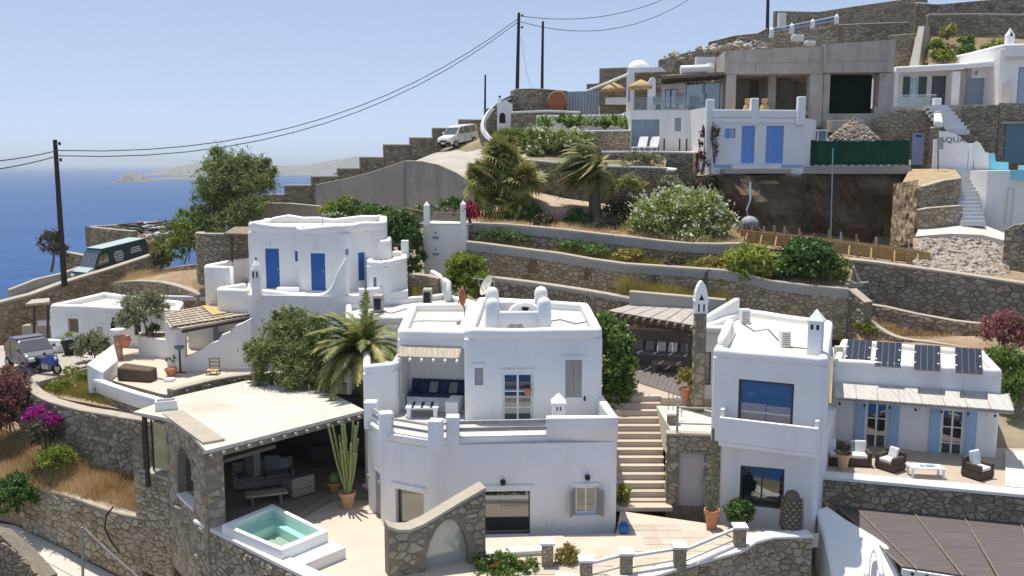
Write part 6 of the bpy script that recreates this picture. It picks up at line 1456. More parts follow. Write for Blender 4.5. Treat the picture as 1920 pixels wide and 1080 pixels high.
cable('lower power cable sagging from the sea pole up to the ridge pole',[A(-40,322,45),A(108,292,57),A(970,42,82)],[.1,3.3])
cable('upper power cable running from the ridge pole out over the hill',[A(976,30,82),A(1250,-4,100),A(1500,-60,120)],[1.0,.2])
cable('lower power cable running from the ridge pole out over the hill',[A(976,41,82),A(1290,0,100),A(1500,-50,120)],[1.8,.2])
cable('thin stay wire hanging down from the ridge pole',[A(977,70,82),A(998,165,80)],[.8],.012)
# ================================================================== ramp with the white car, concrete wall, stepped wall
stone_wall('concrete_wall','weathered concrete retaining wall below the steep ramp',[(592,70.5,346,430),(640,70,336,430),(690,69.4,324,430),(730,68.8,311,430),(760,68.2,301,430),(790,67.4,302,430),(822,66.4,308,430),(855,64.4,323,430),(890,62.4,345,430)],.4,.4,False,'concrete wall',None,COPING,.05,.01,1,CONCW,CONCW,stones=False)
part_pipe=tag(part('drain_pipe',STEEL,None,lambda b:b.tube([A(757,398,68.1),A(757,306,68.1)],.07,6)),'grey drain pipe running down the weathered concrete wall','pipe')
earth_patch('ramp_road',[tuple(A(760,302.5,68.6)),tuple(A(822,310,66.8)),tuple(A(858,325,64.8)),tuple(A(895,345,62.8)),tuple(A(925,330,64)),tuple(A(935,262,80)),tuple(A(905,259,79)),tuple(A(862,274,77.5)),tuple(A(812,288,76)),tuple(A(775,303,74.6)),tuple(A(740,320,73.6)),tuple(A(690,332,72.4)),tuple(A(592,360,71.5)),tuple(A(592,352,70.7)),tuple(A(690,327,69.6))],M('pale_ramp_concrete',(.44,.40,.35),.9,.1,.5,.01,8,stain=((.30,.27,.23),.6,(.3,.3,.3),.5)),'structure',2)
stp=thing('stepped_wall','stone wall climbing in eight steps along the far side of the ramp','stone wall',A(700,340,75))
ST=[(490,534,364,400),(534,584,347,390),(584,634,330,372),(634,676,315,345),(676,720,294,335),(720,770,270,318),(770,812,257,302),(812,862,239,288),(862,908,223,272)]
for i,(xa,xb,yt,yb) in enumerate(ST):
    Ya,Yb=72.6+i*.75,72.6+(i+1)*.75;ta,tb_=A(xa,yt,Ya),A(xb,yt,Yb);stone_wall3('','',[(ta.x,Ya,ta.z,ta.z -5),(tb_.x,Yb,ta.z,ta.z -5)],.5,.40,True,parent=stp,cap=.12,limit=36,tones=(0,.8))
stone_wall('lower_wall','pale low wall crossing below the stepped wall',[(485,66,380,415),(540,65.4,381,418),(600,64.8,386,420)],.4,.4,False,'wall',None,COPING,.08,.03,1,CONCW,CONCW,stones=False)
# ================================================================== three terraces behind the houses
def terrace(label,pts,band,**k):
    """retaining wall with a plain plaster band under its coping"""
    o=stone_wall('terrace_retaining_wall',label,pts,.5,.35,True,k=2,**k)
    f=[(A(px,yt,Y).x,Y -.03,A(px,yt,Y).z) for px,Y,yt,yb in pts];f=smoothline(f,2);b=MB();v=[]
    for x,y,z in f:v+=[(x,y -.055,z -band),(x,y -.055,z -.11),(x,y+.3,z -.11),(x,y+.3,z -band)]
    b.add(v,[(i*4+q,i*4+(q+1)%4,(i+1)*4+(q+1)%4,(i+1)*4+q) for i in range(len(f) -1) for q in range(4)]);b.build('plaster_band',PLASTERBAND,o);return o
T3=terrace('topmost of the three garden terrace walls, below the windblown palm',[(874,54.5,417,470),(950,54,420,475),(1050,53,429,490),(1185,51.3,444,510),(1290,50.4,455,520),(1392,49.8,456,530)],.55)
nich=[(1000,500),(1105,513),(1232,528)]
T2=terrace('middle garden terrace wall with small arched niches',[(874,51.6,452,560),(930,51.2,459,560),(1050,50,475,580),(1170,48.6,494,600),(1360,46.8,506,620),(1450,46.2,527,620),(1592,45.6,541,640)],.5,mat=STONEW,mortar=MORTARW)
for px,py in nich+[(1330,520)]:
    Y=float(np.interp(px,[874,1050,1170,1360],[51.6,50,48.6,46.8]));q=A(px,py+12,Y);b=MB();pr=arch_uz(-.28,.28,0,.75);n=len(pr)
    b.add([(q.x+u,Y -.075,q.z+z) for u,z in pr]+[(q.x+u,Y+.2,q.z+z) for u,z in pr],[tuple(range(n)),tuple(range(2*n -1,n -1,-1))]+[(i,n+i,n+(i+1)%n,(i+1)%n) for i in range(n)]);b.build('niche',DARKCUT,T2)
T1=terrace('lowest garden terrace wall just behind the terrace house roof',[(900,49,517,640),(990,48.2,528,640),(1080,47,541,650),(1180,45.6,559,660)],.25)
flat3=lambda name,pts,mat:earth_patch(name,[tuple(A(*p)) for p in pts],mat,'structure',2)
flat3('terrace_bed',[(874,421,54.9),(950,424,54.4),(1050,433,53.4),(1185,448,51.7),(1290,459,50.8),(1392,460,50.2),(1400,430,56),(1330,410,60),(1240,400,61),(1100,395,61),(985,385,61.5),(880,395,61)],EARTH)
flat3('terrace_bed',[(874,456,52),(1050,479,50.4),(1170,498,49),(1360,510,47.2),(1450,531,46.6),(1592,545,46),(1600,500,48.8),(1400,500,50.2),(1290,505,51),(1050,490,53.5),(874,470,55)],SCRUBSOIL)
flat3('terrace_bed',[(900,521,49.4),(990,532,48.6),(1080,545,47.4),(1180,563,46),(1370,590,45),(1360,590,47.3),(1170,565,49.1),(1050,540,50.5),(900,525,52)],SCRUBSOIL)
lb=stone_wall('planter_wall','grey plaster planter wall above the pergola roof',[(1180,44.9,546,600),(1260,44.2,553,610),(1360,43.4,562,620)],.4,.4,False,'wall',None,COPING,.08,.03,1,STONE,PLASTERBAND,stones=False)
# big retaining wall on the right and its ramp wall
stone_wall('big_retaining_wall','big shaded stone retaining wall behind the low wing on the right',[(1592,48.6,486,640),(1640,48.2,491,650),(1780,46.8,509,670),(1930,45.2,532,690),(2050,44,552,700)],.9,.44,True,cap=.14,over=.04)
stone_wall('ramp_side_wall','lower stone wall with an uneven top in front of the big retaining wall',[(1632,46.4,571,660),(1660,46.0,575,665),(1720,45.2,588,680),(1790,44.4,601,690),(1850,43.6,607,690)],.4,.38,True,k=2,cap=.06,over=.01)
stone_wall('corner_wall','short stone wall returning from the niche wall towards the white roof',[(1592,45.6,541,640),(1622,44.6,566,650)],.5,.36,True,cap=.05)
stone_wall('edge_wall','low stone edging along the dirt path behind the solar panels',[(1625,44.9,598,630),(1660,44.2,622,650),(1690,43.6,634,660),(1740,43,640,662),(1850,42,655,672)],.35,.28,True,k=2,cap=.04)
flat3('dirt_path',[(1600,600,46),(1640,590,46.2),(1660,630,45.8),(1850,630,43.6),(2050,660,42),(2050,720,39.5),(1850,662,41.5),(1700,645,43),(1610,640,44)],EARTH)
# ================================================================== upper terraces, chapel wall
def swall(label,pts,size=.33,name='stone_wall_section',**k):return stone_wall(name,label,pts,k.pop('th',.5),size,k.pop('indiv',True),**k)
swall('stone wall behind the windblown palm with a white coping',[(985,60.5,298,410),(1050,61,304,410),(1130,61.4,310,405),(1246,61.4,313,420),(1250,60.6,318,420)],coping=COPINGW,cap=.12,k=2,tones=(0,.9))
swall('stone wall with white coping under the two white sun loungers',[(1128,63.4,283,330),(1230,63.2,283,330),(1300,62.8,285,350)],coping=COPINGW,cap=.12,tones=(0,.9))
swall('stone wall with white coping under the hedge on the upper terrace',[(1012,66.5,245,300),(1100,66.2,244,300),(1182,65.8,243,300)],coping=COPINGW,cap=.12,mat=STONEW,mortar=MORTARW)
swall('low white capped wall in front of the rust coloured disc',[(958,74,209,262),(1030,73.4,206,262),(1088,73,209,262)],coping=COPINGW,cap=.18,over=.08)
swall('rounded stone wall on the ridge beside the ridge poles',[(957,79,170,232),(975,77,166,230),(1010,76,166,230),(1064,77,170,230)],k=3,cap=.05)
swall('stone block wall left of the domed white pavilion',[(1124,80,128,215),(1180,79,126,215)],mat=STONEW,mortar=MORTARW,cap=.06)
swall('lower stone block on the ridge beside the grey metal fence',[(1100,84,157,215),(1130,83,155,215)],cap=.06)
fl=flat3
fl('upper_bed',[(985,302,61),(1130,314,61.9),(1246,317,61.9),(1250,300,63.0),(1128,300,63.2),(1000,285,66)],SCRUBSOIL)
fl('upper_bed',[(930,300,63),(1012,249,67),(1182,247,66.3),(1182,240,72),(930,262,72)],SCRUBSOIL)
fl('lounger_terrace',[(1128,285,63.9),(1300,286,63.3),(1330,283,66.2),(1180,283,66.2),(1128,283,66.2)],PATIO)
fl('dirt_track',[(985,372,58),(1040,388,57),(1150,400,57),(1150,385,59.5),(1060,372,60.5),(990,355,60.3)],M('pale_dirt',(.47,.37,.27),.95,.15,1,.03,5))
wt=thing('white_terrace_wall','long low white wall behind the hedge on the upper terrace','wall',A(1090,235,70));wtf=Face(V2(A(1005,225,71)),V2(A(1185,225,69.5)))
part('wall_core',WHITE,wt,lambda b:wtf.box(b,0,wtf.L,15.8,A(1095,215,70).z,-.5,0),bevel=.06)
gm_=thing('metal_fence','grey corrugated metal fence on the ridge','fence',A(1092,213,76));gf_=Face(V2(A(1062,190,76.5)),V2(A(1123,190,75.5)))
zt_,zb_=A(1090,171,76).z,A(1090,216,76).z
for k in range(22):part('corrugated_sheet',STEEL if k%2 else GREYB,gm_,lambda b:gf_.box(b,gf_.L*k/22,gf_.L*(k+1)/22 -.01,zb_,zt_,-.05 -.04*(k%2),-.04*(k%2)))
q=A(1045,203,75);o=thing('rust_disc','upright rust coloured disc standing behind the low white capped wall','disc',q)
b=MB();n=18;pr=[(q.x+.75*math.cos(math.pi*2*k/n),q.z+.62+.75*math.sin(math.pi*2*k/n)) for k in range(n)];b.add([(x,75.0,z) for x,z in pr]+[(x,75.22,z) for x,z in pr],[tuple(range(n)),tuple(range(2*n -1,n -1,-1))]+[(i,n+i,n+(i+1)%n,(i+1)%n) for i in range(n)]);b.build('disc_plate',RUST,o)
b=MB();b.tube([(x,74.97,z) for x,z in pr[:10]],.04,5);b.build('rim',TERRAL,o)
# chapel wall: a white band curling round a stone wall with a small shrine
cw_=thing('curved_chapel_wall','white topped curved stone wall with a small shrine on the ridge','wall',A(935,255,76))
arcp=[A(962,181,79),A(945,187,78),A(928,198,77),A(914,212,76.3),A(905,230,75.8),A(905,246,75.3),A(912,258,75),A(926,268,74.6)]
ap=[Vector(p) for p in smoothline([tuple(p) for p in arcp],3)]
b=MB();v=[]
for p in ap:v+=[(p.x -.12,p.y -.25,p.z),(p.x+.12,p.y -.28,p.z+.16),(p.x+.3,p.y+.3,p.z+.16),(p.x+.3,p.y+.3,p.z -.1),(p.x+.18,p.y -.25,p.z -.14)]
b.add(v,[(i*5+q,i*5+(q+1)%5,(i+1)*5+(q+1)%5,(i+1)*5+q) for i in range(len(ap) -1) for q in range(5)]+[tuple(range(5)),tuple((len(ap) -1)*5+q for q in range(4,-1,-1))]).build('white_band',WHITEB,cw_)
stone_wall3('','',[(p.x+.1,p.y,p.z,p.z -3.5 if i<len(ap) -6 else p.z -2) for i,p in enumerate(ap[::2])]+[],.3,.34,True,parent=cw_,coping=None)
stone_wall3('','',[(A(908,240,76.6).x,76.6,A(908,205,76.6).z,15),(A(962,240,76.6).x,76.6,A(962,190,76.6).z,15)],.4,.36,True,parent=cw_,coping=None)
s0=A(932,236,75.6);s1=A(961,236,75.6);z0,z1,z2=s0.z,A(946,196,75.6).z,A(944,190,75.6).z
sf=Face((s0.x,75.6),(s1.x,75.6));uz_=[(0,z0 -1),(sf.L,z0 -1),(sf.L,z1),(sf.L*.55,z2+.1),(0,z1)]
sc_=slab_poly(sf,uz_,-.8,0).build('shrine',WHITEB,cw_);fix(sc_);um,_=sf.uz(942,220);cutm=slab_poly(sf,arch_uz(um -.26,um+.26,sf.uz(942,231)[1],sf.uz(942,211)[1]),-.45,.2).build('cut_tmp',WHITEB);fix(cutm);boolean(sc_,cutm)
part('shrine_back',DARKWOOD,cw_,lambda b:sf.box(b,um -.25,um+.25,sf.uz(942,231)[1],sf.uz(942,211)[1],-.44,-.42))
part('finial',WHITEB,cw_,lambda b:b.box(A(937,185,76).x,76.0,z1,.25,.25,A(937,183,76).z -z1));part('finial_cap',BLACK,cw_,lambda b:b.box(A(937,185,76).x,76.0,A(937,183,76).z+.002,.2,.2,.14))
# ================================================================== grey door house with the glass terrace above
GH=thing('grey_door_house','white house with wide grey doors below a glass walled terrace room','house',A(1240,283,66))
g0,g1=V2(A(1180,245,66.2)),V2(A(1293,245,66.0));gfc=Face(g0,g1);zg0,zg1=14.6,A(1235,206,66).z
door(gfc,(1184,224,1236,284),GH,GREYB,.12,leaves=2,planks=3)
window(gfc,(1265,221,1277,246),GH,.12,GREYB,GLASSB,1,1,.05)
g2=V2(A(1326,245,62.5));body('house_wall',[g0,g1,g2,Vector((g2.x+.3,73)),Vector((g0.x,73))],zg0 -1,zg1 -.02,WHITE,GH,[gfc],.08)
part('terrace_floor',PATIO,GH,lambda b:b.prism(ccw([g0,g1,g2,Vector((g2.x+.3,73)),Vector((g0.x,73))]),zg1 -.019,zg1+.01))
# domed pavilion
dq=A(1199,128,72);part('dome',WHITEB,GH,lambda b:b.dome(dq.x,72.5,dq.z -.05,.85,.85,.72),smooth='all')
part('pavilion_roof',WHITEB,GH,lambda b:b.hexa([A(1176,137,71.2),A(1250,134,71.2),A(1250,134,74),A(1176,137,74),A(1176,127,71.2),A(1240,126,71.2),A(1240,126,74),A(1176,127,74)]))
part('pillar',WHITEB,GH,lambda b:b.box(A(1183,160,71.2).x,71.5,zg1,.55,.5,A(1183,136,71.2).z -zg1));part('pillar_slit',BLUE,GH,lambda b:b.box(A(1180,160,71.2).x,71.24,zg1+.9,.08,.02,1.0))
part('handrail',WHITEB,GH,lambda b:b.tube([A(1181,138,71),A(1096,173,78)],.12,8))
part('pillar',WHITEB,GH,lambda b:slab_rounded(b)) if False else None
pwf=Face(V2(A(1215,180,69)),V2(A(1229,180,69)));slab_poly(pwf,[(0,zg1),(pwf.L,zg1),(pwf.L,A(1220,150,69).z),(pwf.L*.75,A(1220,144,69).z),(pwf.L*.4,A(1220,145,69).z),(0,A(1220,155,69).z)],-.4,0).build('pillar',WHITEB,GH)
swall('stone pillar under the timber porch roof of the glass walled room',[(1229,69.2,147,205),(1241,69.2,147,205)],.26,name='stone_pillar',coping=None,th=.4,cat='pillar')
porch=[A(1241,148,69),A(1362,140,69),A(1362,140,74),A(1241,146,74)]
part('porch_roof',WOOD,GH,lambda b:b.hexa(porch+[p+Vector((0,0,.22)) for p in porch]))
for k in range(16):q=porch[0].lerp(porch[1],(k+.5)/16);part('rafter',DARKWOOD,GH,lambda b:b.box(q.x,q.y+1.4,q.z -.14,.12,3.4,.13))
vb=MB();a,c=A(1276,131,71),A(1326,129,71);vb.tube([a,c],.33,10);vb.build('roof_vault',WHITEB,GH,smooth=True);part('vault_end',WHITEB,GH,lambda b:b.lathe(A(1331,128,71).x,71,[(.3,c.z -.4),(.34,c.z+.1),(.2,c.z+.42)],10));part('roof_box',WPAINT,GH,lambda b:b.box(A(1322,115,74).x,74,A(1322,122,74).z -.4,1.5,.7,1.0))
rf_=Face(V2(A(1240,180,72)),V2(A(1362,180,71)))
part('room_wall',WHITE,GH,lambda b:rf_.box(b,0,rf_.L,zg1,porch[0].z -.15,-.3,0))
for (x0_,y0_,x1_,y1_,m) in ((1247,168,1257,203,GLASSBLUE),(1258,167,1271,203,GLASSBLUE),(1286,155,1318,205,GLASSBLUE),(1320,155,1350,207,GLASSB)):
    u0,u1,z0,z1=rf_.rect(x0_,y0_,x1_,y1_);z0=max(z0,zg1+.02);fr=part('sliding_door',DARKFR,GH,lambda b:rf_.box(b,u0,u1,z0,z1,.003,.05));part('pane',m,fr,lambda b:rf_.box(b,u0+.05,u1 -.05,z0+.05,z1 -.05,.051,.06))
gl=Face(V2(A(1185,190,66.5)),V2(A(1290,190,66.3)))
part('glass_rail',CLEAR,GH,lambda b:gl.box(b,0,gl.L,zg1+.012,zg1+.95,-.03,0));part('glass_rail',CLEAR,GH,lambda b:b.hexa([(g1.x,g1.y+.3,zg1+.012),(g2.x,g2.y+.3,zg1+.012),(g2.x+.02,g2.y+.33,zg1+.012),(g1.x+.02,g1.y+.33,zg1+.012),(g1.x,g1.y+.3,zg1+.95),(g2.x,g2.y+.3,zg1+.95),(g2.x+.02,g2.y+.33,zg1+.95),(g1.x+.02,g1.y+.33,zg1+.95)]))
def lounger(label,px,py,Y,mat,rz=0,name='sun_lounger',back=.8,group=None):
    q=A(px,py,Y);o=thing(name,label,'sun lounger',q,group);c,n=math.cos(rz),math.sin(rz)
    tf_=lambda x,y,z:(q.x+x*c -y*n,q.y+x*n+y*c,q.z+z)
    part('seat',mat,o,lambda b:b.hexa([tf_(-.32,-.9,.28),tf_(.32,-.9,.28),tf_(.32,.3,.28),tf_(-.32,.3,.28),tf_(-.32,-.9,.36),tf_(.32,-.9,.36),tf_(.32,.3,.36),tf_(-.32,.3,.36)]))
    part('backrest',mat,o,lambda b:b.hexa([tf_(-.32,.3,.3),tf_(.32,.3,.3),tf_(.32,.36,.27),tf_(-.32,.36,.27),tf_(-.32,.75,.3+back),tf_(.32,.75,.3+back),tf_(.32,.81,.27+back),tf_(-.32,.81,.27+back)]))
    for x in (-.28,.28):
        for y in (-.8,.25):part('leg',WPAINT,o,lambda b:b.tube([tf_(x,y,0),tf_(x,y,.28)],.025,5))
    return o
lounger('white sun lounger in front of the grey double doors, nearer the hedge',1200,285,65,WPAINT,-.5,group='white sun loungers');lounger('white sun lounger in front of the grey double doors, nearer the small window',1222,285,65,WPAINT,-.5,group='white sun loungers')
GC=M('grey_canvas',(.30,.27,.26),.9,.1,4)
lounger('grey canvas lounger on the glass terrace beside the stone pillar',1238,203,68.5,GC,.3,back=.9,group='grey terrace loungers');lounger('grey canvas lounger on the glass terrace beside the sliding doors',1272,203,68.5,GC,-.3,back=.9,group='grey terrace loungers')
for i,px in enumerate((1245,1274,1287)):q=A(px,283,64.4);part_=tag(part('bollard',DARKWOOD,None,lambda b:b.tube([q,q+Vector((0,0,.85))],.06,6)),['short dark post on the lounger terrace beside the grey doors','short dark post on the lounger terrace under the small window','short dark post at the outer corner of the lounger terrace'][i],'post','short posts')
def umbrella(label,px,pyt,pyb,Y,r):
    t=A(px,pyt,Y);f=A(px,pyb,Y);o=thing('straw_umbrella',label,'umbrella',f,'straw sunshades');part('pole',WOOD,o,lambda b:b.tube([f,t],.05,6));b=MB();b.lathe(t.x,t.y,[(r,t.z -.62),(r*.98,t.z -.5),(r*.5,t.z -.2),(.05,t.z)],12);b.build('thatch',STRAW,o,smooth='all')
    part('fringe',STRAW,o,lambda b:b.lathe(t.x,t.y,[(r*.97,t.z -.72),(r*.99,t.z -.621),(.1,t.z -.621)],12));return o
umbrella('straw sunshade nearer the ridge beside the diagonal white handrail',1151,155,205,74,1.05);umbrella('straw sunshade in front of the domed white pavilion',1202,149,205,69.5,.95)
tag(part('curb_wall',WHITE,None,lambda b:b.hexa([A(1135,196,74),A(1182,196,73),A(1182,196,74),A(1135,196,75),A(1135,183,74),A(1182,182,73),A(1182,182,74),A(1135,183,75)])),'low white wall below the straw sunshades','wall')
swall('stone wall behind the domed white pavilion',[(1184,74.6,134,215),(1262,74.4,132,215)],.34,coping=None,mat=STONEW,mortar=MORTARW)
swall('stone wall under the straw sunshades',[(1125,75,186,225),(1182,74,186,225)],.34,coping=None)
# ================================================================== small house with light blue doors
SH=thing('light_blue_door_house','small white house with two light blue doors below the unfinished concrete house','house',A(1420,306,61))
s0,s1=V2(A(1336,250,60.6)),V2(A(1508,250,61.2));sfc=Face(s0,s1);zs0,zs1=A(1420,308,61).z,A(1420,206,61).z
door(sfc,(1390,236,1415,306),SH,BLUEL,.08,planks=4);door(sfc,(1436,236,1469,306),SH,BLUEL,.08,leaves=2,planks=3)
window(sfc,(1369,241,1379,259),SH,.12,BLUEL,GLASSB,1,1,.03)
u0,u1,z0,z1=sfc.rect(1360,241,1369,259);part('shutter',BLUEL,SH,lambda b:sfc.box(b,u0,u1,z0,z1,.003,.05))
s2=V2(A(1530,250,63.5));sp=[s0,s1,s2,Vector((s2.x,70)),Vector((s0.x -.2,70))]
body('house_wall',sp,zs0 -.75,zs1 -.55,WHITE,SH,[sfc],.1)
part('roof_terrace',PATIO,SH,lambda b:b.prism(ccw(sp),zs1 -.549,zs1 -.52))
part('parapet',WHITEB,SH,lambda b:sfc.box(b,.0,sfc.L,zs1 -.519,zs1,-.3,0),bevel=.05)
for px,py in ((1332,186),(1415,184),(1503,181)):
    q=A(px,205,60.9);part('post',WHITEB,SH,lambda b:b.box(q.x,q.y+.15,zs1 -1.0 if px>1400 else zs1 -3.5,.5,.5,A(px,py,60.9).z -(zs1 -1.0 if px>1400 else zs1 -3.5)),bevel=.05)
part('cornice',WHITE,SH,lambda b:sfc.box(b,.5,sfc.L -.4,zs1 -.85,zs1 -.78,.003,.1))
part('plinth',CONC,SH,lambda b:sfc.box(b,.6,sfc.L -1.2,zs0 -.6,zs0 -.3,.003,1.0));part('plinth',COPINGW,SH,lambda b:sfc.box(b,1.2,sfc.L -1.8,zs0 -.3,zs0 -.05,.003,.7))
part('base_band',BLUEP,SH,lambda b:sfc.box(b,.1,sfc.L,zs0 -.22,zs0 -.02,.002,.02))
for i,px in enumerate((1402,1433)):
    q=A(px,206,63);z_=zs1 -.52;o=thing('clay_amphora',['tall straw coloured clay jar on the roof terrace, nearer the terrace corner post','tall straw coloured clay jar on the roof terrace, in front of the dark doorway'][i],'jar',(q.x,q.y,z_),'clay jars');b=MB();b.lathe(q.x,q.y,[(.2,z_),(.38,z_+.45),(.3,z_+.85),(.16,z_+1.05),(.24,z_+1.2),(.2,z_+1.3)],12);b.build('jar_body',M('ochre_clay',(.52,.34,.15),.7,.15,3),o,smooth=True);b=MB();b.lathe(q.x,q.y,[(.2,z_+1.301),(.25,z_+1.36),(.15,z_+1.38)],12);b.build('rim',TERRAL,o)
# ================================================================== unfinished concrete house
CF=thing('concrete_house','unfinished grey concrete house with an open bay and a netted garage bay','house',A(1510,225,69))
cf=Face(V2(A(1360,150,69.2)),V2(A(1672,150,68.2)))
def cbox(x0,y0,x1,y1,o0,o1,name='concrete_slab',mat=RAWCONC,zz=None):
    u0,u1,z0,z1=cf.rect(x0,y0,x1,y1);
    if zz:z0,z1=zz
    return part(name,mat,CF,lambda b:cf.box(b,u0,u1,z0,z1,o0,o1),bevel=.03)
u_,z_=cf.uz(1450,141)
zs_=cf.uz(1450,139)[1]
part('roof_beam',RAWCONC,CF,lambda b:b.hexa([cf.P(cf.uz(1358,120)[0],zs_,.25),cf.P(cf.uz(1541,120)[0],zs_,.25),cf.P(cf.uz(1541,120)[0],zs_,-7),cf.P(cf.uz(1358,120)[0],zs_,-7),cf.P(cf.uz(1358,120)[0],cf.uz(1360,96)[1],.25),cf.P(cf.uz(1541,120)[0],cf.uz(1540,87)[1],.25),cf.P(cf.uz(1541,120)[0],cf.uz(1540,87)[1],-7),cf.P(cf.uz(1358,120)[0],cf.uz(1360,96)[1],-7)]))
part('roof_beam',RAWCONC,CF,lambda b:b.hexa([cf.P(cf.uz(1541.5,120)[0],zs_+.02,.6),cf.P(cf.uz(1672,120)[0],zs_+.02,.6),cf.P(cf.uz(1672,120)[0],zs_+.02,-7),cf.P(cf.uz(1541.5,120)[0],zs_+.02,-7),cf.P(cf.uz(1541.5,120)[0],cf.uz(1542,85)[1],.6),cf.P(cf.uz(1672,120)[0],cf.uz(1671,76)[1],.6),cf.P(cf.uz(1672,120)[0],cf.uz(1671,76)[1],-7),cf.P(cf.uz(1541.5,120)[0],cf.uz(1542,85)[1],-7)]))
for (xa,xb,yb) in ((1360,1379,215),(1516,1541,240),(1542,1554,240),(1643,1671,240)):cbox(xa,140,xb,yb,-.9,.2 if xa !=1643 else .5,'column',zz=(cf.uz(1400,yb)[1],zs_ -.002))
zf=cf.uz(1450,207)[1]
cbox(1379.5,205,1515.5,212,-7,.1,'floor_slab',zz=(zf -.4,zf));cbox(1379.5,140,1427,205,-5.3,-5,'inner_wall',zz=(zf+.002,zs_ -.003));cbox(1446,140,1515,205,-5.3,-5,'inner_wall',zz=(zf+.002,zs_ -.003));cbox(1372,140,1560,205,-6.98,-6.8,'inner_wall',RAWCONC,zz=(zf+.002,zs_ -.003))
cbox(1447,145,1462,205,-3,-1.4,'column',zz=(zf+.003,zs_ -.004));part('inner_wall',RAWCONC,CF,lambda b:b.hexa([cf.P(.1,zf,-6.8),cf.P(.4,zf,-6.8),cf.P(.4,zf,-.95),cf.P(.1,zf,-.95),cf.P(.1,zs_ -.01,-6.8),cf.P(.4,zs_ -.01,-6.8),cf.P(.4,zs_ -.01,-.95),cf.P(.1,zs_ -.01,-.95)]))
cbox(1554.5,140,1642.5,214,-1.2,-1.1,'garage_net',NETD,zz=(cf.uz(1600,213)[1],zs_ -.005));cbox(1541.8,213,1643,228,-4,.25,'floor_slab',zz=(cf.uz(1600,236)[1] -1.0,cf.uz(1600,213)[1] -.003))
cbox(1541,228,1600,250,.3,2.5,'floor_slab',RAWCONC);
for k in range(3):cbox(1365+k*50,118,1366.2+k*50,138,.252,.27,'board_mark',CONCW)
cbox(1552,116,1669,117.2,.602,.62,'board_mark',CONCW);cbox(1362,118,1538,119.2,.252,.27,'board_mark',CONCW)
# rubble cone, frame, green net fence
def pile(cx,cy,cz,rx,ry,h,n,rmin,rmax):
    out=[]
    for i in range(n):
        a=rng.uniform(0,6.28);r=math.sqrt(rng.random());z=cz+h*max(0,1 -r)**.8
        out.append((cx+rx*r*math.cos(a),cy+ry*r*math.sin(a),z+rng.uniform(-.1,.05),rmin+(rmax -rmin)*rng.random()**2.5))
    return out
q=A(1603,266,65);rubble('rubble_pile','cone of pale broken rubble in front of the netted garage bay','rubble',pile(q.x,65.3,q.z -.1,1.9,1.6,1.75,1500,.05,.16),ROCK,280)
struct(MB().lathe(q.x,65.3,[(1.85,q.z -.3),(1.3,q.z+.35),(.6,q.z+1.15),(.05,q.z+1.55)],14).build('rubble_ground',EARTH))
NF=thing('green_net_fence','dark green netting fence at the top of the excavation','fence',A(1610,310,62.5));nf0,nf1=A(1511,311,62.5),A(1704,311,62.3);nz=A(1600,264,62.4).z
b=MB();n=40;v=[]
for i in range(n+1):
    p=nf0.lerp(nf1,i/n);w=.07*math.sin(i*1.1)+rng.uniform(-.03,.03);v+=[(p.x,p.y+w,p.z+rng.uniform(-.05,.1)),(p.x,p.y+w*.6,(p.z+nz)/2),(p.x,p.y+w,nz+rng.uniform(-.05,.07))]
b.add(v,[(i*3+k,i*3+3+k,i*3+4+k,i*3+1+k) for i in range(n) for k in (0,1)]);b.build('netting',NET,NF)
for i in range(7):p=nf0.lerp(nf1,(i+.02)/6.05);part('post',STEEL,NF,lambda b:b.tube([(p.x,p.y+.12,p.z -.3),(p.x,p.y+.12,nz+.1)],.035,5))
for i in range(14):p=nf0.lerp(nf1,(i+.3)/14.2);tag(part('ballast_stone',COPINGW,None,lambda b:b.lathe2(p.x,p.y -.12,p.z -.02,.17,.12,.1,7,3)),['pale stone holding down the foot of the green netting fence','pale stone at the end of the green netting fence by the small white house','pale stone at the end of the green netting fence by the pale blue door'][0 if 0<i<13 else 1 if i==0 else 2],'stone','ballast stones along the green netting')
o=thing('white_chair_frame','white framed panel standing behind the green netting fence','frame',A(1541,265,64));p0_,p1_=A(1533,266,64),A(1550,246,64)
for s in (p0_.x,p1_.x):part('upright',WPAINT,o,lambda b:b.box(s,64,p0_.z,.1,.1,p1_.z -p0_.z))
part('crossbar',WPAINT,o,lambda b:b.box((p0_.x+p1_.x)/2,64,p1_.z,p1_.x -p0_.x+.2,.3,.12));part('panel',GREYB,o,lambda b:b.box((p0_.x+p1_.x)/2,64.05,p0_.z+.1,p1_.x -p0_.x -.12,.04,p1_.z -p0_.z -.12))
# excavation
ex0=[(1300,63,330),(1345,60.2,327),(1420,59.5,330),(1500,60.5,331),(1512,62,318),(1600,61.8,318),(1706,61.5,317)]
b=MB();v=[];ncol=46;nrw=20
for i in range(ncol+1):
    px=1300+406*i/ncol;Y=float(np.interp(px,[e[0] for e in ex0],[e[1] for e in ex0]));yt=float(np.interp(px,[e[0] for e in ex0],[e[2] for e in ex0]));t=A(px,yt,Y)
    for j in range(nrw+1):
        s=j/nrw;z=t.z+(5.0 -t.z)*s;v.append((t.x+rng.uniform(-.1,.1),Y -s*.9+(rng.uniform(-.16,.16)+.35*math.sin(px*.045+z*.9)+.25*math.sin(z*2.3+px*.02))*(j>0),z))
struct(b.add(v,[(i*(nrw+1)+j,i*(nrw+1)+j+1,(i+1)*(nrw+1)+j+1,(i+1)*(nrw+1)+j) for i in range(ncol) for j in range(nrw)]).build('excavation_face',DARKCUT))
earth_patch('excavation_floor',[(A(1330,445,62).x,62,6.3),(A(1735,440,62).x,62,6.3),(A(1740,480,51.5).x,51.5,6.3),(A(1380,450,53).x,53,6.3)],DARKCUT,'structure',1)
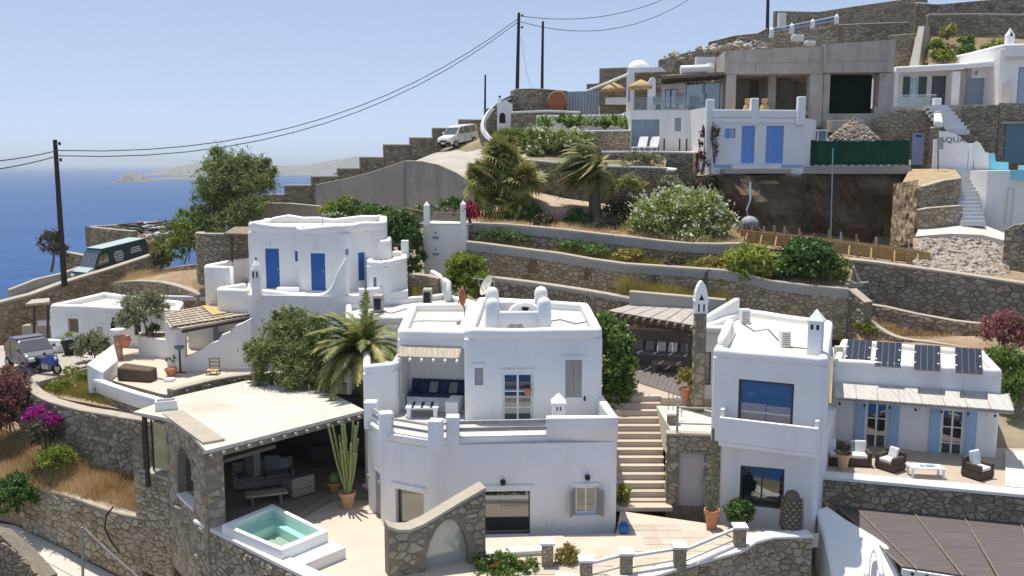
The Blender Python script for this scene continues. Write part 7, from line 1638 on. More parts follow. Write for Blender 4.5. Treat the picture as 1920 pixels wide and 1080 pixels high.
part_=tag(part('concrete_ledge',CONC,None,lambda b:b.hexa([A(1508,326,61.4),A(1708,326,61.1),A(1708,326,62.6),A(1508,326,62.8),A(1508,311,61.4),A(1708,311,61.1),A(1708,311,62.6),A(1508,311,62.8)])),'pale concrete ledge along the top of the excavation','ledge')
earth_patch('house_forecourt',[tuple(A(1300,330,62.9)),tuple(A(1345,328,60.6)),tuple(A(1420,331,59.9)),tuple(A(1500,332,60.9)),tuple(A(1512,312,62.4)),tuple(A(1708,311,62)),tuple(A(1708,300,66)),tuple(A(1640,262,68)),tuple(A(1530,262,68)),tuple(A(1330,300,66))],SCRUBSOIL,'structure',.5)
q=A(1560,440,57.5);q.z=6.3;tag(part('steel_mast',TEAL,None,lambda b:b.tube([q,A(1562,278,61.5)],.045,6)),'slim steel mast rising from the excavation in front of the green netting','mast')
o=thing('hanging_sack','grey tied sack hanging on a hose at the edge of the excavation','sack',A(1405,437,54.5));q=A(1405,421,54.5)
b=MB();b.lathe2(q.x,q.y,q.z,.58,.5,.52,14,8);b.build('sack_body',TARP,o,smooth='all')
for k in range(5):x=q.x -.4+k*.2;part('rope',BLACK,o,lambda b:b.tube([(x,q.y -.54+.5*abs(x -q.x)**2,q.z -.35),(x,q.y -.53+.45*abs(x -q.x)**2,q.z+.1),(q.x+(x -q.x)*.3,q.y,q.z+.52)],.018,4))
part('hose_line',GREYB,o,lambda b:b.tube([q+Vector((-.1,0,.5)),A(1400,395,54.6),A(1407,375,54.8),A(1407,341,55.5)],.06,6))
# timber formwork
fw=thing('timber_formwork','long orange timber formwork with stakes along the edge of the excavation','formwork',A(1560,470,51));FW=[A(1388,452,53.2),A(1480,463,52),A(1600,478,50.6),A(1745,496,49.2)]
def pline(t):
    s=t*3;i=min(2,int(s));return FW[i].lerp(FW[i+1],s -i)
for r in range(2):
    for k in range(9):
        a,c=pline(k/9),pline((k+1)/9 -.003);dz=.02+r*.33;off=Vector((.02,.05+r*.02,0))
        part('board',FORMWOOD,fw,lambda b:b.hexa([a+Vector((0,0,dz)),c+Vector((0,0,dz)),c+off*2+Vector((0,0,dz)),a+off*2+Vector((0,0,dz)),a+Vector((0,0,dz+.31)),c+Vector((0,0,dz+.31)),c+off*2+Vector((0,0,dz+.31)),a+off*2+Vector((0,0,dz+.31))]))
        a2,c2=a+Vector((.1,1.6,0)),c+Vector((.1,1.6,0));
        part('board',FORMWOOD,fw,lambda b:b.hexa([a2+Vector((0,0,dz)),c2+Vector((0,0,dz)),c2+off*2+Vector((0,0,dz)),a2+off*2+Vector((0,0,dz)),a2+Vector((0,0,dz+.31)),c2+Vector((0,0,dz+.31)),c2+off*2+Vector((0,0,dz+.31)),a2+off*2+Vector((0,0,dz+.31))]))
for k in range(26):
    a=pline((k+rng.random()*.5)/26.5);h=rng.uniform(.75,1.25);part('stake',FORMWOOD if k%4 else STEEL,fw,lambda b:b.box(a.x,a.y+.18+(k%2)*1.2,a.z -.2,.09,.06,h+.2))
for k in range(10):
    a=pline((k+.4)/10);part('brace',FORMWOOD,fw,lambda b:b.tube([a+Vector((-.25,-.75,-.05)),a+Vector((.05,-.03,.5))],.05,5))
for k in range(40):
    a=pline((k+.5)/40.5)+Vector((0,.8,0));part('rebar',RUST,fw,lambda b:b.tube([a,a+Vector((0,0,rng.uniform(.7,1.1)))],.014,4))
flat3('formwork_strip',[(1385,458,52.6),(1480,470,51.3),(1600,487,49.7),(1760,509,48),(1930,531,46.1),(1930,500,50),(1745,497,49.6),(1600,479,51),(1480,464,52.4),(1388,453,53.6)],EARTH)
o=thing('fallen_timber','loose pale timbers lying at the corner of the niche wall','timber',A(1605,530,46.5))
for (a,c) in (((1585,533),(1628,529)),((1592,525),(1612,538)),((1600,500),(1612,530)),((1580,538),(1618,535))):part('plank',GREYWOOD,o,lambda b:b.tube([A(*a,46.4),A(*c,46.6)],.07,5))
# ================================================================== right hand terrace house, gate and stairs
RHs=thing('upper_right_house','long low white house with green shuttered window above the upper stone wall','house',A(1770,205,71))
rf0,rf1=V2(A(1676,160,72.2)),V2(A(1812,160,71.4));rfc=Face(rf0,rf1);zr0,zr1=A(1750,205,71.6).z,A(1750,122,71.6).z
window(rfc,(1706,144,1722,181),RHs,.1,WPAINT,glassmat('pale_blue_glass',(.30,.42,.55),.1),2,2,.07)
for (x0_,x1_) in ((1693,1706),(1722,1737)):u0,u1,z0,z1=rfc.rect(x0_,144,x1_,181);part('shutter',M('green_shutter',(.06,.11,.10),.6,.06,3),RHs,lambda b:rfc.box(b,u0,u1,z0,z1,.003,.06))
door(rfc,(1746,142,1773,204),RHs,M('dark_slate_paint',(.10,.13,.14),.6,.06,3),.1)
rp2=V2(A(1872,150,70.4));rf2_=Face(Vector((rf1.x,rf1.y -.8)),rp2);door(rf2_,(1814,146,1846,196),RHs,GREYB,.1)
body('porch_wall',[rf0,rf1,Vector((rf1.x,77)),Vector((rf0.x,77))],zr0 -.5,zr1 -.45,WHITE,RHs,[rfc],.05)
body('house_wall',[Vector((rf1.x+.01,rf1.y -.8)),rp2,Vector((rp2.x,77)),Vector((rf1.x+.01,77))],zr0 -.5,zr1+.12,WHITE,RHs,[rf2_],.08)
part('porch_roof',WHITEB,RHs,lambda b:b.hexa([A(1678,136,70.4),A(1811,130,69.6),(rf1.x,77,zr1 -.1),(rf0.x,77,zr1 -.4),A(1680,125,70.4),A(1811,118,69.6),(rf1.x,77,zr1+.3),(rf0.x,77,zr1)]),bevel=.12)
part('roof_edge',WHITEB,RHs,lambda b:b.hexa([A(1811.5,128,69.7),A(1874,124,69.3),(rp2.x,77,zr1+.1),(rf1.x+.1,77,zr1+.1),A(1811.5,118,69.7),A(1874,112,69.3),(rp2.x,77,zr1+.6),(rf1.x+.1,77,zr1+.6)]),bevel=.12)
part('column',WHITEB,RHs,lambda b:b.box(A(1791,170,70).x,70.2,zr0,.6,.5,zr1 -.65 -zr0));part('column',WHITEB,RHs,lambda b:b.box(A(1676,170,70.4).x,70.6,zr0 -1.2,.5,.5,zr1 -.6 -zr0+1.2))
u,z=rf2_.uz(1830,137);part('wall_lamp',GREYB,RHs,lambda b:rf2_.box(b,u -.08,u+.08,z -.15,z+.15,.003,.12))
RB_=thing('corner_house','taller white house cut by the edge of the picture with a pointed chimney','house',A(1900,200,69));tb0,tb1=V2(A(1874,150,68.4)),V2(A(2010,150,67));tfc=Face(tb0,tb1);zt1_=A(1900,92,68.2).z
window(tfc,(1908,126,1935,196),RB_,.1,BLUE,GLASSBLUE,1,1,.06);body('house_wall',[tb0,tb1,Vector((tb1.x,76)),Vector((tb0.x,76))],zr0 -1,zt1_,WHITE,RB_,[tfc],.25);parapet('parapet',rnd(ccw([tb0,tb1,Vector((tb1.x,76)),Vector((tb0.x,76))]),.5,4),zt1_,.35,.38,WHITEB,RB_,.02)
part('moulding',CREAM,RB_,lambda b:tfc.box(b,.2,tfc.L,A(1900,112,68.2).z,A(1900,106,68.2).z,.003,.2));part('pilaster',CREAM,RB_,lambda b:tfc.box(b,.1,.75,zr0 -.5,A(1900,155,68.2).z,.003,.35))
cqq=A(1896,85,69.5);o=thing('chimney','pointed white chimney on the corner house at the edge of the picture','chimney',cqq);hh=A(1896,66,69.5).z -cqq.z;part('shaft',WHITEB,o,lambda b:b.box(cqq.x,69.8,cqq.z -.3,.5,.5,hh+.3));part('cap',WHITEB,o,lambda b:pyramid(b,cqq.x,69.8,cqq.z+hh+.002,.52,.6));part('vent',BLACK,o,lambda b:b.add([(cqq.x -.12,69.53,cqq.z+hh -.05),(cqq.x+.12,69.53,cqq.z+hh -.05),(cqq.x,69.53,cqq.z+hh+.25),(cqq.x -.12,69.6,cqq.z+hh -.05),(cqq.x+.12,69.6,cqq.z+hh -.05),(cqq.x,69.6,cqq.z+hh+.25)],[(0,1,2),(5,4,3),(0,3,4,1),(1,4,5,2),(2,5,3,0)]))
swall('upper stone wall under the glass balustrade, with a small pale blue door',[(1640,67.6,222,320),(1668,67.2,212,320),(1690,67,206,320),(1757,66.6,205,320)],.42,mat=STONEW,mortar=MORTARW,coping=None);SW_=bpy.data.objects['stone_wall_section'] 
q0_,q1_=A(1707,308,66.75),A(1733,248,66.7);o=thing('pale_blue_door','pale blue door set in the upper stone wall beside the green netting','door',q0_);part('door_leaf',M('lilac_door',(.42,.46,.66),.6,.06,3),o,lambda b:b.box((q0_.x+q1_.x)/2,66.68,q0_.z -.05,q1_.x -q0_.x,.14,q1_.z -q0_.z));part('door_plate',BLUE,o,lambda b:b.box((q0_.x+q1_.x)/2,66.6,q1_.z -.35,.45,.02,.16))
gb=thing('glass_balustrade','glass balustrade on the terrace of the long low white house','balustrade',A(1715,205,68));b0,b1=V2(A(1676,195,67.6)),V2(A(1755,195,67.2));bF=Face(b0,b1);part('glass_panel',CLEAR,gb,lambda b:bF.box(b,0,bF.L,zr0 -.02,zr0+.75,-.04,0));part('rail',WPAINT,gb,lambda b:bF.box(b,0,bF.L,zr0+.751,zr0+.8,-.05,.02))
struct(MB().prism(ccw([V2(A(1640,210,68)),V2(A(1757,210,66.9)),V2(A(1763,210,66)),V2(A(1803,210,65.8)),V2(A(1810,210,66)),V2(A(2010,210,65)),Vector((tb1.x,76)),Vector((rf0.x -1,77))]),zr0 -1.2,zr0 -.04).build('upper_terrace',PATIO))
part_=tag(part('white_post',WHITEB,None,lambda b:b.box(A(1757,200,66.4).x,66.5,zr0 -.3,.5,.5,A(1757,184,66.4).z -zr0+.3),bevel=.05),'square white post at the head of the upper steps','post')
def steps(name,label,x0,x1,Y0,Y1,z0,z1,n,mat,xo=0.0):
    o=thing(name,label,'steps',((x0+x1)/2,Y0,z0))
    for k in range(n):
        y=Y0+(Y1 -Y0)*k/n;z=z0+(z1 -z0)*(k+1)/n;d=xo*(1 -k/n);b=MB();b.box((x0+x1)/2+d,y+(Y1 -Y0)/n*.5+.3,z -(z1 -z0)/n -.1,x1 -x0,(Y1 -Y0)/n+.6,(z1 -z0)/n+.1);b.build('step',mat,o)
    return o
GST=M('grey_white_step',(.50,.51,.53),.8,.08,3);GAT=A(1790,318,61.5).z
steps('upper_steps','upper flight of pale steps behind the white gate',A(1763,225,64).x,A(1801,225,64).x,62.6,66.2,A(1780,250,63).z,zr0 -.03,8,GST)
lwx0,lwx1=A(1785,320,61).x,A(1826,320,61).x
lo_=steps('lower_steps','lower flight of pale steps descending to the white path',lwx0,lwx1,55.4,61.3,A(1820,421,55.4).z,GAT,15,GST,A(1826,421,55.4).x -A(1805,320,61).x)
gt_=thing('white_gate_wall','curved white gate wall lettered AQUA at the head of the lower steps','gate wall',A(1795,316,61.6));gF=Face(V2(A(1759,290,61.9)),V2(A(1826,290,61.4)))
tpz=[gF.uz(px,py) for px,py in ((1762,245),(1772,246),(1785,249),(1798,255),(1808,262),(1815,270))];g_l=gF.uz(1762,300)[0];g_r=gF.uz(1815,300)[0]
slab_poly(gF,[(g_l,GAT -.1),(g_r,GAT -.1)]+list(reversed(tpz)),-.18,0).build('gate_leaf',WHITE,gt_)
part('post',WHITEB,gt_,lambda b:gF.box(b,g_r+.01,gF.L,GAT -.3,gF.uz(1820,269)[1],-.3,.06),bevel=.03)
part('post',WHITEB,gt_,lambda b:gF.box(b,-.3,g_l -.01,GAT -.3,gF.uz(1762,262)[1],-.3,.02),bevel=.03)
uL,zL=gF.uz(1785,267);pL=gF.P(uL,zL,.012);plank_text('AQUA','lettering',.52,M('dark_blue_lettering',(.05,.07,.12),.6,.05,3),pL,(R(90),0,math.atan2(gF.d.y,gF.d.x)),gt_,.006,1.1)
sg=A(1768,300,60.8);o=thing('sign_post','small dark sign board on a post beside the white gate wall','sign',A(1760,318,60.8));part('post',DARKWOOD,o,lambda b:b.tube([A(1759,318,60.8),A(1759,262,60.8)],.04,5));part('board',TAUPE,o,lambda b:b.hexa([A(1757,279,60.75),A(1769,280,60.75),A(1769,280,60.8),A(1757,279,60.8),A(1757,258,60.75),A(1769,258,60.75),A(1769,258,60.8),A(1757,258,60.8)]))
swall('narrow stone pier beside the head of the upper steps',[(1744,63.6,238,318),(1762,63.2,236,318)],.34,mat=STONEW,mortar=MORTARW,coping=COPINGW,cap=.12)
part_=tag(part('sloping_parapet',WHITEB,None,lambda b:b.hexa([A(1750,236,63.2),A(1768,240,63),A(1765,212,66),A(1750,212,66),A(1752,226,63.2),A(1768,228,63),A(1764,203,66),A(1752,203,66)]),bevel=.08),'sloping white parapet beside the upper steps','parapet')
swall('shaded upper stone wall right of the upper steps',[(1802,64.6,198,330),(1874,64.2,196,330)],.42,coping=None,tones=(0,.5))
swall('stone wall with a wide teal door at the edge of the picture',[(1875,64.2,193,330),(1990,63,196,330)],.42,coping=None,tones=(0,.5))
q0_,q1_=A(1882,306,63.9),A(1960,231,63.2);o=thing('teal_door','wide teal garage door in the stone wall at the edge of the picture','door',q0_);part('door_leaf',TEAL,o,lambda b:b.hexa([q0_,(q1_.x,63.0,q0_.z),(q1_.x,63.3,q0_.z),q0_+Vector((0,.3,0)),(q0_.x,63.9,q1_.z),(q1_.x,63.0,q1_.z),(q1_.x,63.3,q1_.z),(q0_.x,64.2,q1_.z)]));part('lintel',CONC,o,lambda b:b.hexa([(q0_.x -.3,63.8,q1_.z+.002),(q1_.x,62.9,q1_.z+.002),(q1_.x,63.2,q1_.z+.002),(q0_.x -.3,64.1,q1_.z+.002),(q0_.x -.3,63.8,q1_.z+.12),(q1_.x,62.9,q1_.z+.12),(q1_.x,63.2,q1_.z+.12),(q0_.x -.3,64.1,q1_.z+.12)]))
sv=thing('white_scroll_wall','white wall with a scrolled end and a turquoise block beside the gate wall','wall',A(1850,320,60.5));sF=Face(V2(A(1826,300,61.3)),V2(A(1892,300,60.2)))
slab_poly(sF,[sF.uz(px,py) for px,py in ((1826,332),(1854,332),(1854,287),(1846,285),(1841,276),(1836,268),(1830,265),(1826,267))],-.4,.02).build('scroll_wall',WHITE,sv)
slab_poly(sF,[sF.uz(px,py) for px,py in ((1854.5,320),(1890,320),(1890,304),(1866,303),(1864,287),(1854.5,287))],-.6,.02).build('turquoise_block',TURQ,sv)
swall('narrow stone strip between the lower steps and the white block',[(1828,60.9,318,345),(1850,60.3,318,430)],.3,coping=None,mat=STONEW,mortar=MORTARW)
WB=thing('white_block_house','plain white building with a turquoise counter at the right edge of the picture','house',A(1885,430,56.5));w0_,w1_=V2(A(1848,380,57.2)),V2(A(1990,380,55.2));wF=Face(w0_,w1_)
body('house_wall',[w0_,w1_,Vector((w1_.x,62.5)),Vector((w0_.x+.3,60))],8,A(1870,320,57).z,WHITE,WB,[],.12)
u0,u1,z0,z1=wF.rect(1886,352,1899,421);part('shutter_frame',CREAM,WB,lambda b:(wF.box(b,u0,u0+.06,z0,z1,.003,.08),wF.box(b,u1 -.06,u1,z0,z1,.003,.08),wF.box(b,u0+.061,u1 -.061,z1 -.08,z1,.003,.08)))
u0,u1,z0,z1=wF.rect(1893,336,1960,346);part('counter',TURQ,WB,lambda b:wF.box(b,u0,u1,A(1900,320,57).z -.5,A(1900,320,57).z+.04,-.7,.45));part('cushion',CUSHW,WB,lambda b:wF.box(b,u0+.4,u1,A(1900,320,57).z+.05,A(1900,320,57).z+.35,-.6,-.2))
# rock bastion, white path and rubble bank
bank=[A(1672,455,55),A(1680,400,56),A(1692,352,57.5),A(1712,333,59),A(1790,318,61.2)]
swall('stone bastion wall left of the lower steps, upper tier',[(1718,56.6,352,450),(1730,56.4,349,450),(1770,57.2,338,420),(1800,57.4,334,420)],.42,mat=STONEW,mortar=MORTARW,cap=.05)
swall('stone bastion wall left of the lower steps, lower tier',[(1722,55.7,393,450),(1745,55.6,389,450),(1806,56.0,385,440)],.42,mat=STONEW,mortar=MORTARW,cap=.05)
flat3('bastion_top',[(1690,346,58),(1722,352,56.9),(1775,339,57.6),(1803,334,57.9),(1790,316,61.5),(1706,317,61.6)],M('ochre_earth',(.40,.30,.18),.95,.2,2,.05,4))
b=MB();v=[];nc,nr_=14,12
for i in range(nc+1):
    for j in range(nr_+1):
        px=1676+46*i/nc -8*(j/nr_);py=345 -8*i/nc+(120 -0*i)*j/nr_;Y=58.2 -1.6*j/nr_ -1.2*i/nc+rng.uniform(-.1,.1);p=A(px,py,Y);v.append(tuple(p))
struct(b.add(v,[(i*(nr_+1)+j,i*(nr_+1)+j+1,(i+1)*(nr_+1)+j+1,(i+1)*(nr_+1)+j) for i in range(nc) for j in range(nr_)]).build('earth_bank',M('ochre_bank',(.34,.25,.15),.95,.3,1.2,.15,2.5,stain=((.14,.10,.07),.7,(.8,.8,.5),.48))))
flat3('white_path',[(1716,443,54),(1780,438,53.6),(1840,440,53),(1888,452,52),(1892,440,54.5),(1850,424,56),(1800,420,56.2),(1722,430,55.6)],M('white_path_screed',(.62,.56,.48),.9,.06,1))
spots=[]
for i in range(2600):
    s,t=rng.random(),rng.random();px=1715+175*s;yt=446+8*abs(s -.4);yb=498+22*s;py=yt+(yb -yt)*t;Y=53.4 -5.3*t -.4*s;p=A(px,py,Y);spots.append((p.x,p.y,p.z -.05,.05+.24*rng.random()**3))
rubble('rubble_bank','bank of pale broken rubble under the curved white path','rubble',spots,ROCK,290,A(1800,510,48.5))
flat3('rubble_ground',[(1712,446,53.6),(1892,452,53),(1892,522,47.4),(1712,500,48.3)],EARTH)
swall('stone wall at the picture edge beside the rubble bank',[(1884,49.5,430,530),(1905,49,420,530),(1990,47.5,412,540)],.4,cap=.05)
# ================================================================== walls high on the hill
swall('high ridge wall climbing to the top of the picture',[(1453,92,20,62),(1535,92,22,60),(1600,91,12,60),(1740,90,-8,70)],.42,mat=STONEW,mortar=MORTARW,th=.6,cap=.06)
swall('stone wall under the white and blue fence',[(1436,84,64,112),(1500,83,58,112),(1572,82,44,112)],.5,mat=STONEW,mortar=MORTARW,coping=None)
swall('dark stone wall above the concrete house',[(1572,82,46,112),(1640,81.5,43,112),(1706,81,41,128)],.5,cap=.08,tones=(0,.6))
swall('lower dark wall behind the concrete house',[(1668,78,66,135),(1716,77.5,62,135)],.5,cap=.05,tones=(0,.4))
part_=tag(part('buttress',CONC,None,lambda b:b.hexa([A(1705,124,75),A(1722,124,75),A(1742,124,79),A(1742,124,80),A(1722,49,78.5),A(1733,49,78.5),A(1744,49,81),A(1742,49,82)])),'slanting pale concrete buttress beside the scrubby slope','buttress')
swall('long dark wall with a pale coping above the scrubby slope',[(1741,81,26,130),(1830,80.5,25,130),(2000,79,28,130)],.5,tones=(0,.6),cap=.14)
swall('uppermost wall with a white coping at the top of the picture',[(1718,86,4,60),(1760,85.5,7,60),(1860,85,-2,60),(2000,84,-8,60)],.5,coping=COPINGW,cap=.1)
flat3('scrub_slope',[(1741,68,80.8),(1900,72,79.6),(2000,74,79),(2000,118,74),(1870,113,74.5),(1741,122,75)],SCRUBSOIL)
swall('rough stone bank running up behind the domed pavilion',[(1236,82,112,175),(1290,82,98,170),(1345,82,88,165),(1372,82,84,160)],.55,mat=STONEW,mortar=MORTARW,coping=None)
swall('broken wall on the skyline left of the white and blue fence',[(1330,90,78,110),(1380,90,66,110),(1420,89,62,110),(1440,89,52,110)],.5,cap=.04)
wf_=thing('white_blue_fence','white post fence with pale blue rails on the hill wall','fence',A(1505,60,83));fps=[(1447,50,66),(1485,43,60),(1524,35,53),(1569,26,45)];prev=None
for px,pt,pb2 in fps:
    t,f=A(px,pt,83.2),A(px,pb2,83.2);part('post',WHITEB,wf_,lambda b:b.lathe(t.x,t.y,[(.22,f.z -.2),(.22,t.z -.25),(.12,t.z -.12),(.02,t.z)],8))
    if prev:
        for k in (.25,.62):part('rail',BLUEP,wf_,lambda b:b.tube([prev[0].lerp(prev[1],k),t.lerp(f,k)],.06,5))
    prev=(t,f)
tag(part('white_pillar',WHITEB,None,lambda b:b.box(A(1467,40,91).x,91.2,A(1467,52,91).z,.7,.5,A(1467,24,91).z -A(1467,52,91).z)),'plain white pillar against the high ridge wall','pillar')
for i,(px,py) in enumerate(((1495,72),(1518,80))):
    q=A(px,py+6,78);o=thing('white_tank',['white water tank on the concrete house roof, nearer the fence','low white bundle on the concrete house roof'][i],'tank',q);part('tank_body',BAGW,o,lambda b:b.box(q.x,q.y,q.z,1.0 -.1*i,.6,.55 -.15*i),bevel=.12);part('lid',BAGW,o,lambda b:b.box(q.x,q.y,q.z+.552 -.15*i,.6,.5,.06))
spots=[]
for i in range(150):
    px=rng.uniform(1240,1450);y0=np.interp(px,[1240,1345,1450],[104,84,76]);Y=rng.uniform(78,88);p=A(px,y0+rng.uniform(0,14),Y);spots.append((p.x,p.y,p.z,.08+.4*rng.random()**3))
rubble('hill_boulders','scatter of pale boulders and debris on the hill behind the concrete house','boulders',spots,ROCK,250,A(1380,92,82))
af=thing('arched_gate_frame','grey arched metal frame on the skyline above the concrete house','frame',A(1397,88,84));ac_=A(1397,88,84)
part('arch',STEEL,af,lambda b:b.tube([ac_+Vector((1.1*math.cos(math.pi*k/8),0,.85*math.sin(math.pi*k/8))) for k in range(9)],.04,5))
for k in (2,4,6):part('spoke',STEEL,af,lambda b:b.tube([ac_,ac_+Vector((1.1*math.cos(math.pi*k/8),0,.85*math.sin(math.pi*k/8)))],.03,4))
# ================================================================== trees, palms, shrubs
tree('tamarisk_tree','big feathery grey green tree against the sea behind the blue door house',[pb(440,350,63,62,62),pb(415,385,62,48,46),pb(478,335,64,36,40),pb(405,305,63,22,26),pb(500,320,64,16,26),pb(455,400,61,45,30),pb(430,425,61,50,26),pb(395,430,61,30,28)],30000,TAMAR,A(440,440,61.5),.40,elong=6,droop=.2,r0=.25,clump=.22,per=70)
shrub('coastal_shrub','ragged yellow green shrub below the feathery tree at the end of the sea road',[pb(345,450,61,42,40),pb(318,470,60.5,30,26),pb(380,430,61.5,28,40),pb(352,410,62,22,22)],9000,LEAFY,.22,elong=3,tonebias=-.15)
shrub('coastal_shrub','reddish brown shrub drooping over the end of the sea road wall',[pb(302,488,60,18,22)],1800,GREYSH,.2,elong=3)
tree('grey_shrub','grey brown shrub on the seaward side beside the tall timber pole',[pb(98,458,70,24,24),pb(112,470,70,16,18)],3800,GREYSH,A(96,505,70),.24,'shrub',elong=4,r0=.12)
tree('citrus_tree','dense dark green tree behind the right side of the blue door house',[pb(705,412,56,42,28),pb(745,435,54.5,42,42),pb(770,470,53.5,26,42),pb(660,400,57,40,22),pb(775,500,53,20,22)],17000,LEAFD,A(755,520,54),.22,elong=1.8,clump=.14)
shrub('garden_shrub','yellow green shrub peeping over the roof of the blue door house',[pb(625,395,59,24,18),pb(645,385,60,22,16)],2500,LEAFY,.2)
tree('round_shrub','rounded bright green shrub below the tall white garden wall',[pb(873,510,49.5,40,34),pb(850,530,49,22,22),pb(898,535,48.6,26,26)],10000,LEAFY,A(872,565,49),.2,'shrub',r0=.1,tonebias=-.12,clump=.15)
tree('willow_tree','feathery light green tree leaning over the canopy roof',[pb(545,648,38.3,62,52),pb(565,700,37.6,55,44),pb(490,690,38,30,44),pb(600,660,38,40,44),pb(555,605,39,30,24),pb(478,662,38.4,20,22),pb(530,600,38.5,16,26),pb(592,612,38.6,20,22)],24000,TAMAR,A(550,770,37.8),.27,elong=6.5,droop=.35,r0=.14,clump=.24,per=70)
tree('evergreen_tree','tall dark green tree between the terrace house and the stone stairs',[pb(1148,650,37.6,40,52),pb(1160,700,37.2,36,50),pb(1132,620,38,26,34),pb(1160,745,36.9,28,36)],18000,LEAF,A(1160,800,36.9),.17,elong=1.8,r0=.12,clump=.15)
WFB=[pb(1240,405,53.5,58,44),pb(1305,400,53.5,58,44),pb(1345,425,53,36,36),pb(1265,372,54.5,32,24),pb(1210,420,53,34,34),pb(1300,440,52.5,50,22)]
ob_=shrub('flowering_bush','wide white flowering oleander bush on the topmost terrace wall',[pb(1240,405,53.5,58,44),pb(1305,400,53.5,58,44),pb(1345,425,53,36,36),pb(1265,372,54.5,32,24),pb(1210,420,53,34,34),pb(1300,440,52.5,50,22)],22000,LEAFW,.20,elong=2.2,clump=.16,tonebias=-.05)
foliage('blossom',BLOOM,ob_,[(x,y -.1,z+.1,a*1.03,b*1.03,c*1.03) for x,y,z,a,b,c in WFB],1500,.16,1.5,.12,6,core=.85)
for i,b_ in enumerate(([pb(960,270,65,34,26),pb(945,262,66,22,16)],[pb(1010,268,65,34,26),pb(1000,290,64,22,16)],[pb(1060,270,65,40,26),pb(1085,262,65.5,28,18)])):
    ob_=shrub('oleander_bush',['green oleander bush beside the curved chapel wall','cream flowering oleander bush behind the fan palms','cream flowering oleander bush above the windblown palm'][i],b_,6500,LEAFY if i==0 else LEAFW,.22,elong=3,clump=.2,group='oleander bushes on the upper terrace',tonebias=-.1)
    if i:foliage('blossom',BLOOM,ob_,[(x,y -.1,z+.1,a*1.03,b*1.03,c*1.03) for x,y,z,a,b,c in b_],420,.17,1.6,.12,6,core=.85)
h_=thing('agave_hedge','spiky green hedge of agaves along the long low white wall','hedge',A(1090,243,67.5))
V=[];T=[]
for k in range(34):
    px=1005+172*rng.random();c=A(px,244 -14*rng.random(),67.2+rng.random()*1.8)
    for j in range(16):
        a=rng.uniform(0,6.28);e=rng.uniform(.3,1.3);d=Vector((math.cos(a)*math.cos(e),math.sin(a)*math.cos(e),math.sin(e)));L=rng.uniform(.7,1.25);s=d.cross(Vector((0,0,1))).normalized()*.07;V.append([tuple(c+s),tuple(c+d*L*.5+s*1.2),tuple(c+d*L+Vector((0,0,-.1))),tuple(c+d*L*.5 -s*1.2)]);T.append(rng.random())
rawmesh('foliage',np.array(V),None,np.array(T),LEAF,h_)
# fan palms
fpm=thing('fan_palm','clump of shaggy fan palms beside the ramp','palm',A(940,418,57.5))
for (px,py,Y,r,n) in ((945,292,58.5,1.5,46),(910,335,58,1.4,40),(978,338,57.5,1.4,40),(925,375,57.3,1.25,28),(968,385,57,1.1,24)):
    c=A(px,py,Y)
    for k in range(n):
        a=rng.uniform(0,6.28);e=rng.uniform(-.75,1.35);fanleaf(fpm,c,(math.cos(a)*math.cos(e),math.sin(a)*math.cos(e),math.sin(e)),r*rng.uniform(.35,.7),PALMY if (e<.1 or rng.random()<.5) else PALML,r*.66,droop=.5 if e<.2 else .25)
    f=A(px*.6+940*.4,425,Y);part('trunk',PALMBARK,fpm,lambda b:b.tube([f,f.lerp(c,.6)+Vector((.05,0,0)),c],[.26,.22,.2],8),smooth=True)
    for k in range(12):
        a=rng.uniform(0,6.28);fanleaf(fpm,c -Vector((0,0,.3+.6*rng.random())),(math.cos(a)*.5,math.sin(a)*.5,-.9),r*.45,PALMY,r*.5,droop=.6,name='dead_frond')
# windblown palm
wp=thing('windblown_palm','date palm with its fronds blown to one side on the topmost terrace','palm',A(1118,432,57));c=A(1112,322,57);f=A(1118,434,57)
b=MB();b.tube([f,f.lerp(c,.35),f.lerp(c,.7),c],[.46,.40,.36,.34],10);b.build('trunk',PALMBARK,wp,smooth=True)
for k in range(135):
    a=rng.uniform(0,6.28);e=rng.uniform(-.25,1.4);d=Vector((math.cos(a)*math.cos(e) -.35,math.sin(a)*math.cos(e),math.sin(e)+.1));frond(wp,c+Vector((0,0,rng.uniform(-.25,.15))),d,rng.uniform(2.2,3.3),rng.uniform(1.1,2.2),PALML if rng.random()<.6 else PALMY,Vector((-2.1,-.1,-.5)),.30,13)
for k in range(8):a=R(rng.uniform(-60,60));frond(wp,c -Vector((0,0,.2)),(math.cos(a)*.9,math.sin(a)*.6 -.3,.15),rng.uniform(1.6,2.3),.7,PALMY,Vector((.2,0,0)),.22,11,name='dry_frond')
# house palm
hp_=thing('date_palm','date palm with arching fronds beside the terrace house','palm',A(665,790,36.9));c=A(676,660,36.9);f=A(668,800,36.9)
b=MB();b.tube([f,f.lerp(c,.5),c],[.34,.28,.26],9);b.build('trunk',PALMBARK,hp_,smooth=True)
for k in range(135):
    a=rng.uniform(0,6.28);e=rng.uniform(-.15,1.45);d=Vector((math.cos(a)*math.cos(e) -.1,math.sin(a)*math.cos(e),math.sin(e)+.1));frond(hp_,c+Vector((0,0,rng.uniform(-.2,.15))),d,rng.uniform(1.9,2.9),rng.uniform(1.2,2.3),PALML if rng.random()<.65 else PALMY,Vector((-.35,-.1,-.2)),.30,13)
